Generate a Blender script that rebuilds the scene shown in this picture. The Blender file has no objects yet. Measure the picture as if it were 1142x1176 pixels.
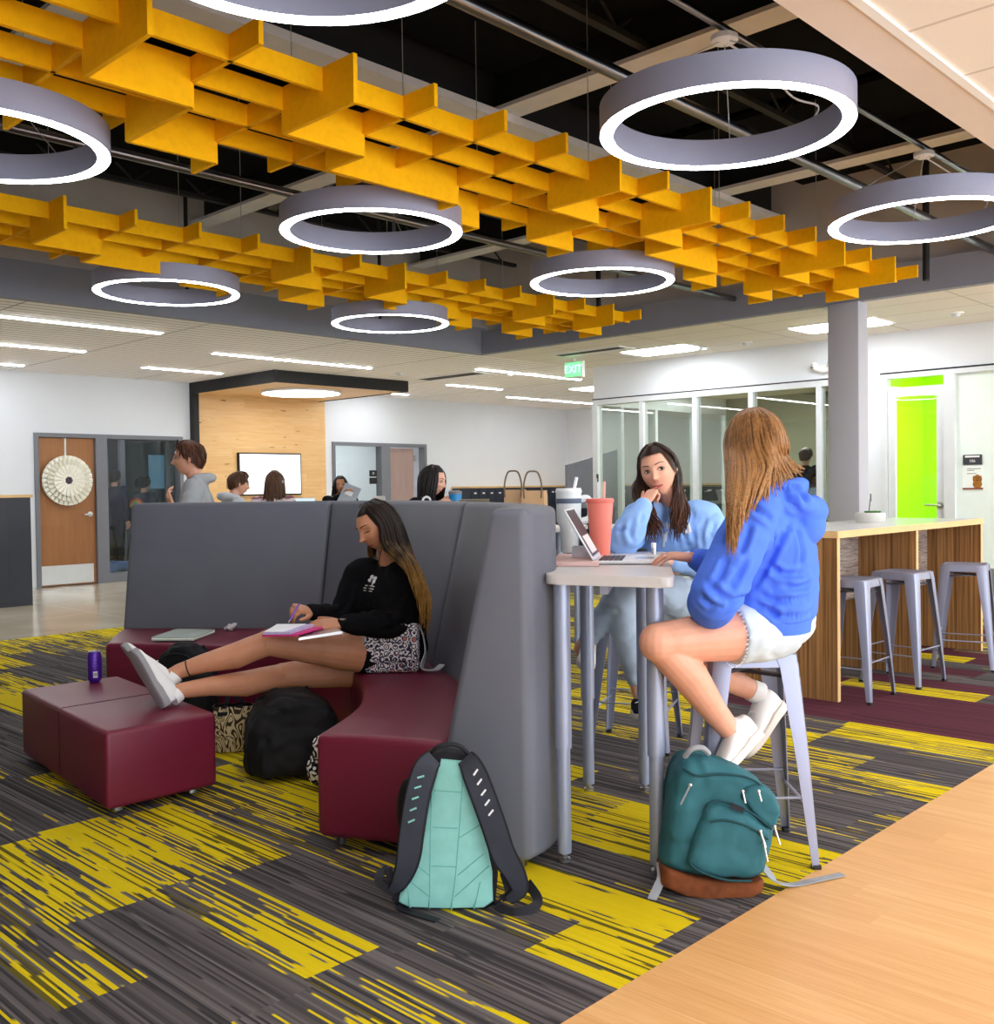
import bpy, bmesh, math, random
from mathutils import Vector, Matrix, Quaternion, noise
from math import sin, cos, pi, radians, sqrt, atan2
S = bpy.context.scene
COL = S.collection
random.seed(7)

# ------------------------------------------------------------------ camera (measured from the photograph)
F, CU, CV, CAMZ = 1168.4, 571.0, 588.0, 1.375
ROLL, YAW, PITCH = -0.013604, 0.765814, 0.0238105
def _cam():
    cr, sr, cp, sp = cos(ROLL), sin(ROLL), cos(PITCH), sin(PITCH)
    m2 = Matrix(((cr, 0, sr), (0, 1, 0), (-sr, 0, cr)))
    m1 = Matrix(((1, 0, 0), (0, cp, -sp), (0, sp, cp)))
    a = Matrix(((sin(YAW), -cos(YAW), 0), (cos(YAW), sin(YAW), 0), (0, 0, 1)))
    return m2 @ m1 @ a
W = _cam()
CR, CF, CUP = Vector(W[0]), Vector(W[1]), Vector(W[2])     # right, forward, up of the view in room axes
cam_d = bpy.data.cameras.new('camera')
cam_d.sensor_fit = 'HORIZONTAL'; cam_d.sensor_width = 36.0; cam_d.lens = 36.0 * F / 1142.0
cam_d.clip_start = 0.05; cam_d.clip_end = 200
cam = bpy.data.objects.new('camera', cam_d); COL.objects.link(cam)
mw = Matrix.Identity(4)
for i in range(3):
    mw[i][0] = CR[i]; mw[i][1] = CUP[i]; mw[i][2] = -CF[i]
mw[0][3], mw[1][3], mw[2][3] = 0, 0, CAMZ
cam.matrix_world = mw
S.camera = cam
CAMP = Vector((0, 0, CAMZ))
def V(*a): return Vector(a[0]) if len(a) == 1 else Vector(a)
def at(u, v, D):                       # room point seen at (u, v) of the photograph at depth D
    return CAMP + D * (CF + CR * ((u - CU) / F) - CUP * ((v - CV) / F))
def atz(u, v, z):
    d = CF + CR * ((u - CU) / F) - CUP * ((v - CV) / F)
    return CAMP + d * ((z - CAMZ) / d.z)

# ------------------------------------------------------------------ materials
class G:
    """small helper for building shader graphs"""
    def __init__(s, name):
        s.m = bpy.data.materials.new(name); s.m.use_nodes = True
        s.t = s.m.node_tree; s.t.nodes.clear()
        s.out = s.n('ShaderNodeOutputMaterial')
        s.b = s.n('ShaderNodeBsdfPrincipled')
        s.t.links.new(s.b.outputs[0], s.out.inputs[0])
    def n(s, k, **kw):
        x = s.t.nodes.new(k)
        for a, b in kw.items(): setattr(x, a, b)
        return x
    def set(s, sock, v):
        if hasattr(v, 'is_linked') or isinstance(v, bpy.types.NodeSocket): s.t.links.new(v, sock)
        else: sock.default_value = v
    def pos(s): return s.n('ShaderNodeTexCoord').outputs['Object']
    def gen(s): return s.n('ShaderNodeTexCoord').outputs['Generated']
    def sep(s, v):
        x = s.n('ShaderNodeSeparateXYZ'); s.set(x.inputs[0], v); return x.outputs
    def comb(s, a, b, c=0.0):
        x = s.n('ShaderNodeCombineXYZ'); s.set(x.inputs[0], a); s.set(x.inputs[1], b); s.set(x.inputs[2], c); return x.outputs[0]
    def op(s, o, a, b=0.0, c=0.0):
        x = s.n('ShaderNodeMath', operation=o); s.set(x.inputs[0], a); s.set(x.inputs[1], b)
        if o in ('MULTIPLY_ADD',): s.set(x.inputs[2], c)
        return x.outputs[0]
    def mapr(s, v, a, b, c=0.0, d=1.0):
        x = s.n('ShaderNodeMapRange'); s.set(x.inputs[0], v)
        for i, q in enumerate((a, b, c, d)): s.set(x.inputs[1 + i], q)
        return x.outputs[0]
    def white(s, v):
        x = s.n('ShaderNodeTexWhiteNoise', noise_dimensions='3D'); s.set(x.inputs[0], v); return x.outputs[0]
    def noise(s, v, scale=5.0, detail=2.0, rough=0.5, dist=0.0):
        x = s.n('ShaderNodeTexNoise'); s.set(x.inputs['Vector'], v); x.inputs['Scale'].default_value = scale
        x.inputs['Detail'].default_value = detail; x.inputs['Roughness'].default_value = rough; x.inputs['Distortion'].default_value = dist
        return x.outputs[0]
    def vscale(s, v, sx, sy, sz):
        x = s.n('ShaderNodeVectorMath', operation='MULTIPLY'); s.set(x.inputs[0], v); x.inputs[1].default_value = (sx, sy, sz); return x.outputs[0]
    def mix(s, f, a, b):
        x = s.n('ShaderNodeMix', data_type='RGBA'); s.set(x.inputs[0], f); s.set(x.inputs[6], a); s.set(x.inputs[7], b); return x.outputs[2]
    def bump(s, h, strength=0.3, dist=0.01):
        x = s.n('ShaderNodeBump'); s.set(x.inputs['Height'], h); x.inputs['Strength'].default_value = strength; x.inputs['Distance'].default_value = dist
        s.t.links.new(x.outputs[0], s.b.inputs['Normal'])
    def fin(s, col, rough=0.6, metal=0.0, spec=0.5, **kw):
        s.set(s.b.inputs['Base Color'], col); s.set(s.b.inputs['Roughness'], rough); s.set(s.b.inputs['Metallic'], metal)
        s.b.inputs['Specular IOR Level'].default_value = spec
        for k, v in kw.items(): s.set(s.b.inputs[k.replace('_', ' ')], v)
        return s.m
def C4(c): return (c[0], c[1], c[2], 1.0)
def srgb(r, g, b):
    f = lambda x: (x / 255 / 12.92) if x / 255 <= 0.04045 else ((x / 255 + 0.055) / 1.055) ** 2.4
    return (f(r), f(g), f(b), 1.0)
def flat(name, col, rough=0.6, metal=0.0, spec=0.5, var=0.08, vs=6.0, bump=0.0, bs=200.0, **kw):
    g = G(name); p = g.pos()
    nz = g.noise(p, vs, 3)
    k0, k1 = 1 - var, 1 + var
    c = g.mix(g.mapr(nz, 0.3, 0.7), (col[0] * k0, col[1] * k0, col[2] * k0, 1), (col[0] * k1, col[1] * k1, col[2] * k1, 1))
    if bump: g.bump(g.noise(p, bs, 2), bump, 0.003)
    return g.fin(c, rough, metal, spec, **kw)
def emit(name, col, st):
    g = G(name); g.fin((0.8, 0.8, 0.8, 1), 0.5)
    g.b.inputs['Emission Color'].default_value = C4(col); g.b.inputs['Emission Strength'].default_value = st
    return g.m

# ------------------------------------------------------------------ mesh building
class MB:
    def __init__(s): s.bm = bmesh.new(); s.mi = 0
    def _f(s, vs):
        try:
            f = s.bm.faces.new(vs); f.material_index = s.mi; f.smooth = True; return f
        except ValueError: return None
    def v(s, p): return s.bm.verts.new(p)
    def box(s, c, size, rz=0.0, bev=0.0, seg=2, mat=None):
        m = Matrix.Translation(Vector(c)) @ (mat if mat is not None else Matrix.Rotation(rz, 4, 'Z')) @ Matrix.Diagonal((size[0], size[1], size[2], 1))
        r = bmesh.ops.create_cube(s.bm, size=1.0, matrix=m)
        vs = r['verts']; fs = set(f for v in vs for f in v.link_faces)
        for f in fs: f.material_index = s.mi; f.smooth = True
        if bev > 0:
            es = list(set(e for v in vs for e in v.link_edges))
            r = bmesh.ops.bevel(s.bm, geom=es, offset=bev, segments=seg, profile=0.5, affect='EDGES', clamp_overlap=True)
            for f in r['faces']: f.material_index = s.mi; f.smooth = True
        return s
    def box2(s, a, b, bev=0.0, seg=2):
        return s.box([(a[i] + b[i]) / 2 for i in range(3)], [abs(b[i] - a[i]) for i in range(3)], 0, bev, seg)
    def loft(s, rings, cap0=True, cap1=True, closed=True):
        R = [[s.v(p) for p in r] for r in rings]; n = len(R[0])
        for a, b in zip(R, R[1:]):
            for i in range(n if closed else n - 1):
                j = (i + 1) % n; s._f((a[i], a[j], b[j], b[i]))
        if closed and cap0: s._f(list(reversed(R[0])))
        if closed and cap1: s._f(R[-1])
        s.last = R; return s
    def tube(s, pts, r, n=10, cap=True, flat=1.0, up=None, round_=False):
        pts = [Vector(p) for p in pts]; m = len(pts)
        rs = r if isinstance(r, (list, tuple)) else [r] * m
        rs = list(rs)
        if round_:
            t0 = (pts[0] - pts[1]).normalized(); t1 = (pts[-1] - pts[-2]).normalized()
            a = [pts[0] + t0 * rs[0] * k for k in (0.98, 0.8, 0.45)]; b = [pts[-1] + t1 * rs[-1] * k for k in (0.45, 0.8, 0.98)]
            q = (0.2, 0.6, 0.9)
            rs = [rs[0] * k for k in q] + rs + [rs[-1] * k for k in reversed(q)]
            pts = a + pts + b; m = len(pts)
        T = []
        for i in range(m):
            d = (pts[min(i + 1, m - 1)] - pts[max(i - 1, 0)])
            T.append(d.normalized() if d.length > 1e-9 else Vector((0, 0, 1)))
        u = Vector(up) if up is not None else (Vector((0, 0, 1)) if abs(T[0].z) < 0.9 else Vector((1, 0, 0)))
        rings = []
        for i in range(m):
            w = T[i].cross(u)
            if w.length < 1e-6: w = T[i].orthogonal()
            w.normalize(); uu = w.cross(T[i]).normalized()
            if up is None: u = uu
            rings.append([pts[i] + w * (cos(2 * pi * k / n) * rs[i]) + uu * (sin(2 * pi * k / n) * rs[i] * flat) for k in range(n)])
        return s.loft(rings, cap, cap)
    def prism(s, poly, z0, z1, bev=0.0, seg=2):
        a = [s.v((p[0], p[1], z0)) for p in poly]; b = [s.v((p[0], p[1], z1)) for p in poly]; n = len(a); fs = []
        for i in range(n):
            j = (i + 1) % n; fs.append(s._f((a[i], a[j], b[j], b[i])))
        fs.append(s._f(list(reversed(a)))); fs.append(s._f(b))
        if bev:
            es = list(set(e for v in a + b for e in v.link_edges))
            r = bmesh.ops.bevel(s.bm, geom=es, offset=bev, segments=seg, profile=0.5, affect='EDGES', clamp_overlap=True)
            for f in r['faces']: f.material_index = s.mi; f.smooth = True
        return s
    def lathe(s, prof, c=(0, 0, 0), n=24, mat=None, cap0=True, cap1=True):
        c = Vector(c); rings = []
        for r, z in prof:
            ring = []
            for k in range(n):
                p = Vector((r * cos(2 * pi * k / n), r * sin(2 * pi * k / n), z))
                ring.append(c + (mat @ p if mat is not None else p))
            rings.append(ring)
        return s.loft(rings, cap0, cap1)
    def ball(s, c, r, seg=16, rings=10, rot=None):
        c = Vector(c); r = Vector(r) if not isinstance(r, (int, float)) else Vector((r, r, r)); L = []
        for i in range(1, rings):
            th = pi * i / rings; ring = []
            for k in range(seg):
                p = Vector((r.x * sin(th) * cos(2 * pi * k / seg), r.y * sin(th) * sin(2 * pi * k / seg), -r.z * cos(th)))
                ring.append(c + (rot @ p if rot is not None else p))
            L.append([s.v(q) for q in ring])
        pb = Vector((0, 0, -r.z)); pt = Vector((0, 0, r.z))
        vb = s.v(c + (rot @ pb if rot is not None else pb)); vt = s.v(c + (rot @ pt if rot is not None else pt))
        for a, b in zip(L, L[1:]):
            for k in range(seg): s._f((a[k], a[(k + 1) % seg], b[(k + 1) % seg], b[k]))
        for k in range(seg):
            s._f((L[0][(k + 1) % seg], L[0][k], vb)); s._f((L[-1][k], L[-1][(k + 1) % seg], vt))
        return s
    def quad(s, a, b, c, d): s._f([s.v(p) for p in (a, b, c, d)]); return s
    def mesh(s, name, sharp=35):
        bmesh.ops.recalc_face_normals(s.bm, faces=s.bm.faces)
        me = bpy.data.meshes.new(name); s.bm.to_mesh(me); s.bm.free()
        if sharp is not None:
            try: me.set_sharp_from_angle(angle=radians(sharp))
            except Exception: pass
        return me
ORG = {}
def org(o):
    return ORG.get(o.name, Vector((0, 0, 0))) if o else Vector((0, 0, 0))
def link(name, me, mats, parent=None):
    o = bpy.data.objects.new(name, me); COL.objects.link(o)
    for m in (mats if isinstance(mats, (list, tuple)) else [mats]): me.materials.append(m)
    if parent is not None:
        o.parent = parent
        off = org(parent); ORG[o.name] = off
        if off.length > 0: me.transform(Matrix.Translation(-off))
    return o
def obj(name, mb, mats, parent=None, sharp=35): return link(name, mb.mesh(name, sharp), mats, parent)
def tag(o, label, cat, group=None):
    o['label'] = label; o['category'] = cat
    if group: o['group'] = group
    return o
def thing(name, label, cat, loc=(0, 0, 0), group=None):
    o = bpy.data.objects.new(name, None); COL.objects.link(o); o.location = loc; o.empty_display_size = 0.1
    ORG[o.name] = Vector(loc)
    return tag(o, label, cat, group)
def solo(name, mb, mats, label, cat, group=None, sharp=35): return tag(obj(name, mb, mats, None, sharp), label, cat, group)
def rebase(o, loc):                                  # move a single-mesh thing's origin to its base
    loc = Vector(loc); o.data.transform(Matrix.Translation(-loc)); o.location = loc; ORG[o.name] = loc; return o
def struct(name, mb, mats, sharp=35):
    o = obj(name, mb, mats, None, sharp); o['kind'] = 'structure'; return o
def dup(root, loc, rz=0.0, label=None):
    r = root.copy(); COL.objects.link(r); r.location = loc; r.rotation_euler = (0, 0, rz)
    if label: r['label'] = label
    for ch in list(root.children):
        c = ch.copy(); COL.objects.link(c); c.parent = r
        for g in list(ch.children):
            d = g.copy(); COL.objects.link(d); d.parent = c
    return r
def catmull(P, n=6):
    P = [Vector(p) for p in P]; out = []
    for i in range(len(P) - 1):
        p0 = P[max(i - 1, 0)]; p1 = P[i]; p2 = P[i + 1]; p3 = P[min(i + 2, len(P) - 1)]
        for k in range(n):
            t = k / n
            out.append(0.5 * ((2 * p1) + (p2 - p0) * t + (2 * p0 - 5 * p1 + 4 * p2 - p3) * t * t + (3 * p1 - p0 - 3 * p2 + p3) * t ** 3))
    out.append(P[-1]); return out
def clerp(L, n):                                     # resample numbers over n samples
    out = []
    for i in range(n):
        t = i / (n - 1) * (len(L) - 1); k = min(int(t), len(L) - 2); out.append(L[k] + (L[k + 1] - L[k]) * (t - k))
    return out
def voxel(mb, size, smooth=4, fac=0.5, name='m'):
    me = mb.mesh(name, None)
    o = bpy.data.objects.new('tmp', me); COL.objects.link(o)
    r = o.modifiers.new('r', 'REMESH'); r.mode = 'VOXEL'; r.voxel_size = size; r.use_smooth_shade = True
    if smooth:
        q = o.modifiers.new('s', 'SMOOTH'); q.iterations = smooth; q.factor = fac
    dg = bpy.context.evaluated_depsgraph_get(); dg.update()
    m2 = bpy.data.meshes.new_from_object(o.evaluated_get(dg)); m2.name = name
    bpy.data.objects.remove(o); bpy.data.meshes.remove(me)
    m2.polygons.foreach_set('use_smooth', [True] * len(m2.polygons))
    return m2
FONT = None
def text_mb(txt, size, origin, right, up, depth=0.002):
    cu = bpy.data.curves.new('t', 'FONT'); cu.body = txt; cu.size = size; cu.align_x = 'CENTER'; cu.align_y = 'CENTER'; cu.extrude = depth; cu.resolution_u = 2
    o = bpy.data.objects.new('t', cu); COL.objects.link(o)
    dg = bpy.context.evaluated_depsgraph_get(); dg.update()
    me = bpy.data.meshes.new_from_object(o.evaluated_get(dg)); bpy.data.objects.remove(o)
    right = Vector(right).normalized(); up = Vector(up).normalized(); nrm = right.cross(up)
    m = Matrix.Identity(4)
    for i in range(3):
        m[i][0] = right[i]; m[i][1] = up[i]; m[i][2] = nrm[i]; m[i][3] = origin[i]
    me.transform(m); mb = MB(); mb.bm.from_mesh(me); bpy.data.meshes.remove(me)
    return mb
# ------------------------------------------------------------------ surface materials
def m_carpet():
    g = G('carpet'); p = g.pos(); X, Y, Z = g.sep(p)
    TW, TL = 0.275, 0.92
    i = g.op('FLOOR', g.op('DIVIDE', X, TW))
    off = g.white(g.comb(i, 3.7, 1.1))
    j = g.op('FLOOR', g.op('DIVIDE', g.op('ADD', Y, off), TL))
    r1 = g.white(g.comb(i, j, 2.0)); r2 = g.white(g.comb(i, j, 9.0)); r3 = g.white(g.comb(i, j, 5.0))
    big = g.noise(g.vscale(p, 0.5, 0.33, 0), 1.3, 1)
    s = g.op('FLOOR', g.op('DIVIDE', X, 0.0085))
    sr = g.white(g.comb(s, j, 4.0)); s2 = g.white(g.comb(s, 8.0, 1.0))
    along = g.noise(g.comb(g.op('MULTIPLY', s, 3.13), g.op('MULTIPLY', Y, 1.7), r3), 1.0, 1)
    along2 = g.noise(g.comb(g.op('MULTIPLY', s, 7.77), g.op('MULTIPLY', Y, 1.1), 4.0), 1.0, 1)
    # how much yellow this tile carries, then which yarn rows show it
    lvl = g.op('ADD', g.op('MULTIPLY', r1, 0.75), g.op('MULTIPLY', big, 0.95))
    lvl = g.mapr(lvl, 0.70, 1.14, -0.36, 0.30)
    ym = g.op('ADD', lvl, g.op('ADD', g.op('MULTIPLY', g.op('SUBTRACT', along, 0.5), 1.5), g.op('MULTIPLY', g.op('SUBTRACT', sr, 0.5), 0.22)))
    ymask = g.mapr(ym, 0.0, 0.02)
    dark = g.mapr(g.op('ADD', along2, g.op('MULTIPLY', s2, 0.35)), 0.79, 0.81)
    gcol = g.mix(sr, srgb(66, 62, 64), srgb(116, 110, 110))
    gcol = g.mix(dark, gcol, srgb(58, 55, 58))
    yc = g.mix(s2, srgb(238, 210, 8), srgb(252, 228, 28))
    yc = g.mix(g.mapr(g.noise(p, 700, 1), 0.38, 0.55), srgb(196, 172, 20), yc)
    yc = g.mix(g.op('MULTIPLY', dark, 0.9), yc, srgb(70, 64, 30))
    mar = g.mix(sr, srgb(70, 34, 46), srgb(104, 52, 66))
    far = g.op('MULTIPLY', g.op('GREATER_THAN', X, 5.6), g.op('LESS_THAN', Y, 3.6))
    ismar = g.op('MULTIPLY', far, g.op('GREATER_THAN', r2, 0.45))
    col = g.mix(ymask, gcol, yc)
    col = g.mix(ismar, col, mar)
    fuzz = g.noise(p, 900, 2)
    col = g.mix(g.mapr(fuzz, 0.2, 0.8, 0.25, 0.0), col, srgb(30, 30, 30))
    g.bump(g.op('ADD', fuzz, g.op('MULTIPLY', sr, 0.6)), 0.35, 0.004)
    return g.fin(col, 0.95, 0, 0.1)
def m_planks(name, c1, c2, c3, w=0.15, L=1.2, axis='Y', rough=0.32, grain=1.0, knots=False, spec=0.5, coord='obj'):
    g = G(name); p = g.pos(); x = g.sep(p)
    a, b = {'Y': (x[0], x[1]), 'X': (x[1], x[0]), 'XZ': (x[2], x[0]), 'ZX': (x[0], x[2]), 'ZY': (x[1], x[2]), 'YZ': (x[2], x[1])}[axis]
    i = g.op('FLOOR', g.op('DIVIDE', a, w)); off = g.white(g.comb(i, 2.3, 0.7))
    j = g.op('FLOOR', g.op('DIVIDE', g.op('ADD', b, g.op('MULTIPLY', off, L)), L))
    r = g.white(g.comb(i, j, 1.0))
    gn = g.noise(g.comb(g.op('ADD', g.op('MULTIPLY', a, 22.0), g.op('MULTIPLY', r, 9.0)), g.op('MULTIPLY', b, 1.6), r), 1.0, 4, 0.6, 0.6)
    gf = g.noise(g.comb(g.op('MULTIPLY', a, 130.0), g.op('MULTIPLY', b, 4.0), r), 1.0, 2)
    col = g.mix(g.mapr(gn, 0.3, 0.72), C4(c1), C4(c2))
    col = g.mix(g.mapr(g.op('MULTIPLY', gf, grain), 0.42, 0.8, 0, 0.5), col, C4(c3))
    col = g.mix(g.op('MULTIPLY', r, 0.35), col, C4(c3))
    if knots:
        k = g.noise(g.comb(g.op('MULTIPLY', a, 34.0), g.op('MULTIPLY', b, 4.2), 3.0), 1.0, 0)
        col = g.mix(g.mapr(k, 0.775, 0.82), col, srgb(120, 66, 22))
    fa = g.op('ABSOLUTE', g.op('SUBTRACT', g.op('FRACT', g.op('DIVIDE', a, w)), 0.5))
    seam = g.mapr(fa, 0.488, 0.499)
    col = g.mix(g.op('MULTIPLY', seam, 0.22), col, srgb(110, 64, 24))
    return g.fin(col, rough, 0, spec)
def m_zebrano(name, c1, c2, axis=0, sc=60.0, wob=0.0):
    g = G(name); p = g.pos(); x = g.sep(p)
    if axis == 0: q = g.comb(g.op('MULTIPLY', g.op('ADD', x[0], x[1]), sc), g.op('MULTIPLY', x[2], 0.7), 0.0)      # vertical stripes
    else: q = g.comb(g.op('MULTIPLY', x[2], sc), g.op('MULTIPLY', x[0], 3.0), 0.0)                                   # horizontal grain
    n1 = g.noise(q, 1.0, 3, 0.55, wob); n2 = g.noise(q, 3.1, 2)
    col = g.mix(g.mapr(g.op('ADD', g.op('MULTIPLY', n1, 0.7), g.op('MULTIPLY', n2, 0.3)), 0.38, 0.62), C4(c1), C4(c2))
    return g.fin(col, 0.45, 0, 0.4)
def m_concrete():
    g = G('polished_concrete'); p = g.pos(); x = g.sep(p)
    n1 = g.noise(p, 0.9, 5, 0.6, 0.5)
    col = g.mix(g.mapr(n1, 0.3, 0.7), srgb(176, 164, 142), srgb(206, 196, 176))
    fa = g.op('ABSOLUTE', g.op('SUBTRACT', g.op('FRACT', g.op('DIVIDE', x[1], 1.7)), 0.5))
    fb = g.op('ABSOLUTE', g.op('SUBTRACT', g.op('FRACT', g.op('DIVIDE', x[0], 2.6)), 0.5))
    sm = g.op('MAXIMUM', g.mapr(fa, 0.493, 0.497), g.mapr(fb, 0.495, 0.498))
    col = g.mix(g.op('MULTIPLY', sm, 0.5), col, srgb(228, 222, 206))
    return g.fin(col, 0.16, 0, 0.6)
def m_tiles(name, base, line, sx, sy, ox=0, oy=0, lw=0.012, str_=0.5):
    g = G(name); p = g.pos(); x = g.sep(p)
    fx = g.op('ABSOLUTE', g.op('SUBTRACT', g.op('FRACT', g.op('DIVIDE', g.op('ADD', x[0], ox), sx)), 0.5))
    fy = g.op('ABSOLUTE', g.op('SUBTRACT', g.op('FRACT', g.op('DIVIDE', g.op('ADD', x[1], oy), sy)), 0.5))
    l = g.op('MAXIMUM', g.mapr(fx, 0.5 - lw / sx, 0.5 - lw / sx * 0.7), g.mapr(fy, 0.5 - lw / sy, 0.5 - lw / sy * 0.7))
    sp = g.mapr(g.noise(p, 160, 2), 0.62, 0.72)
    col = g.mix(g.op('MULTIPLY', l, str_), C4(base), C4(line))
    col = g.mix(g.op('MULTIPLY', sp, 0.12), col, srgb(120, 110, 100))
    return g.fin(col, 0.9, 0, 0.1)
def m_slats():
    g = G('slat_ceiling'); p = g.pos(); x = g.sep(p)
    f = g.op('FRACT', g.op('DIVIDE', x[1], 0.15))
    sl = g.op('LESS_THAN', f, 0.20)
    fx = g.op('ABSOLUTE', g.op('SUBTRACT', g.op('FRACT', g.op('DIVIDE', x[0], 1.9)), 0.5))
    sm = g.mapr(fx, 0.4935, 0.4955)
    n = g.noise(g.comb(g.op('MULTIPLY', x[0], 1.2), g.op('MULTIPLY', x[1], 25.0), 0.0), 1.0, 3)
    col = g.mix(g.mapr(n, 0.3, 0.7), srgb(250, 246, 244), srgb(254, 251, 250))
    col = g.mix(g.op('MULTIPLY', sl, 0.52), col, srgb(96, 84, 76))
    col = g.mix(g.op('MULTIPLY', sm, 0.6), col, srgb(110, 100, 92))
    return g.fin(col, 0.8, 0, 0.2)
def m_glass(name, tint=(0.92, 0.95, 0.94), refl=0.09, rough=0.0):
    g = G(name); t = g.t; t.nodes.remove(g.b)
    a = g.n('ShaderNodeBsdfTransparent'); a.inputs[0].default_value = C4(tint)
    b = g.n('ShaderNodeBsdfGlossy'); b.inputs['Roughness'].default_value = rough; b.inputs[0].default_value = (1, 1, 1, 1)
    m = g.n('ShaderNodeMixShader'); m.inputs[0].default_value = refl
    t.links.new(a.outputs[0], m.inputs[1]); t.links.new(b.outputs[0], m.inputs[2]); t.links.new(m.outputs[0], g.out.inputs[0])
    return g.m
M = {}
M['carpet'] = m_carpet()
M['woodfloor'] = m_planks('light_wood_floor', srgb(216, 164, 102), srgb(232, 186, 126), srgb(198, 138, 76), 0.17, 1.25, 'Y', 0.38)
M['concrete'] = m_concrete()
M['wall'] = flat('white_wall_paint', srgb(226, 230, 236), 0.85, 0, 0.2, 0.015, 2)
M['tile'] = m_tiles('ceiling_tile', srgb(236, 230, 222), srgb(196, 188, 178), 0.61, 1.22, 0.2, 0.1, 0.012, 0.8)
M['slat'] = m_slats()
M['soffit'] = flat('soffit_paint', srgb(222, 210, 200), 0.85, 0, 0.2, 0.02)
M['white'] = flat('white_metal', srgb(240, 240, 240), 0.5, 0, 0.4, 0.01)
M['fascia'] = flat('grey_fascia_paint', srgb(150, 153, 168), 0.8, 0, 0.2, 0.02)
M['upper'] = flat('upper_wall_paint', srgb(196, 188, 180), 0.9, 0, 0.1, 0.03)
M['deck'] = flat('black_roof_deck', (0.006, 0.006, 0.006), 0.45, 0, 0.4, 0.1)
M['black'] = flat('black_paint', (0.012, 0.012, 0.013), 0.6, 0, 0.4, 0.1)
M['panelblack'] = flat('black_acoustic_panel', (0.004, 0.004, 0.004), 0.95, 0, 0.1, 0.1)
M['beam'] = flat('grey_painted_beam', srgb(226, 224, 222), 0.55, 0, 0.4, 0.05)
M['silver'] = flat('galvanised_pipe', (0.22, 0.22, 0.235), 0.28, 1.0, 0.5, 0.05)
M['alu'] = flat('pale_aluminium', srgb(222, 226, 230), 0.4, 0.15, 0.5, 0.02)
M['frame'] = flat('grey_door_frame', srgb(120, 122, 130), 0.5, 0, 0.4, 0.02)
M['lacquer'] = flat('dark_locker_laminate', srgb(44, 48, 60), 0.4, 0, 0.5, 0.06)
M['maple'] = flat('maple_edge', srgb(222, 184, 130), 0.5, 0, 0.4, 0.08)
M['feature'] = m_planks('feature_wood_panel', srgb(226, 182, 122), srgb(240, 204, 150), srgb(214, 160, 96), 0.14, 1.1, 'XZ', 0.45, 1.0, True)
M['doorwood'] = m_planks('door_veneer', srgb(158, 104, 58), srgb(172, 118, 70), srgb(144, 92, 50), 0.6, 5.0, 'ZX', 0.5)
M['doorwood2'] = m_planks('pale_door_veneer', srgb(168, 142, 136), srgb(180, 154, 146), srgb(154, 128, 122), 0.6, 5.0, 'ZX', 0.5)
M['glass'] = m_glass('clear_glass', (0.94, 0.97, 0.96), 0.06)
M['glassgrey'] = m_glass('grey_tinted_glass', (0.82, 0.86, 0.82), 0.10)
M['frost'] = flat('frosted_glass', srgb(232, 244, 238), 0.35, 0, 0.5, 0.02)
M['lime'] = flat('lime_green_wall', srgb(188, 240, 16), 0.6, 0, 0.3, 0.02)
M['olive'] = flat('olive_grey_wall', srgb(140, 138, 116), 0.85, 0, 0.2, 0.03)
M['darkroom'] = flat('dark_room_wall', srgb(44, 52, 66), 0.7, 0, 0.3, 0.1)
M['steel'] = flat('stainless_steel', (0.62, 0.62, 0.63), 0.28, 1.0, 0.5, 0.03)
M['led'] = emit('led_white', (0.95, 0.98, 1.0), 16.0)
M['led2'] = emit('led_panel', (0.95, 0.98, 1.0), 17.0)
M['ringgrey'] = flat('ring_grey_metal', srgb(160, 163, 186), 0.45, 0.2, 0.4, 0.02)
M['yellow'] = flat('mustard_felt_board', srgb(255, 190, 0), 0.75, 0, 0.2, 0.06, 30, 0.1, 600)
M['cable'] = flat('steel_cable', (0.5, 0.5, 0.5), 0.4, 0.8, 0.5, 0.0)
M['led3'] = emit('led_panel_dim', (0.95, 0.98, 1.0), 5.0)
M['led26'] = emit('led_strip', (0.95, 0.98, 1.0), 26.0)
M['screen'] = emit('lit_screen', (0.86, 0.95, 1.0), 0.85)

# ------------------------------------------------------------------ room shell
ZC, YW, XG, YK, XK, YN = 3.15, 15.13, 11.97, 9.53, 9.65, 1.865
X0, X1, Y0 = -3.2, 18.1, -3.6
def slab(name, a, b, m): return struct(name, MB().box2(a, b), m)
slab('floor', (X0, 1.68, -0.1), (X1, 10.0, 0), M['carpet'])
slab('floor', (X0, Y0, -0.1), (X1, 1.68, 0), M['woodfloor'])
slab('floor', (X0, 10.0, -0.1), (X1, 19.6, 0), M['concrete'])
slab('ceiling', (X0, YK + 0.1, ZC), (X1, YW + 0.1, ZC + 0.1), M['slat'])
slab('ceiling', (XK + 0.1, Y0, ZC), (X1, YK + 0.1, ZC + 0.1), M['tile'])
slab('ceiling', (X0, Y0, ZC + 0.002), (XK, YN - 0.24, ZC + 0.1), M['tile'])
slab('trim_1', (X0, YN - 0.20, ZC - 0.004), (XK, YN, ZC + 0.1), M['soffit'])
slab('trim_2', (X0, YN - 0.24, ZC - 0.012), (XK, YN - 0.20, ZC + 0.1), M['white'])
ZD, ZF = 4.62, 3.50
slab('trim_3', (X0, YK, ZC), (XK + 0.1, YK + 0.1, ZF), M['fascia'])
slab('trim_4', (XK, Y0, ZC), (XK + 0.1, YK, ZF - 0.05), M['fascia'])
slab('wall_upper_left', (X0, YK + 0.12, ZF), (XK + 0.3, YK + 0.2, ZD), M['upper'])
slab('wall_upper_far', (XK + 0.12, YN, ZF - 0.05), (XK + 0.2, YK + 0.12, ZD), M['upper'])
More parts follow.
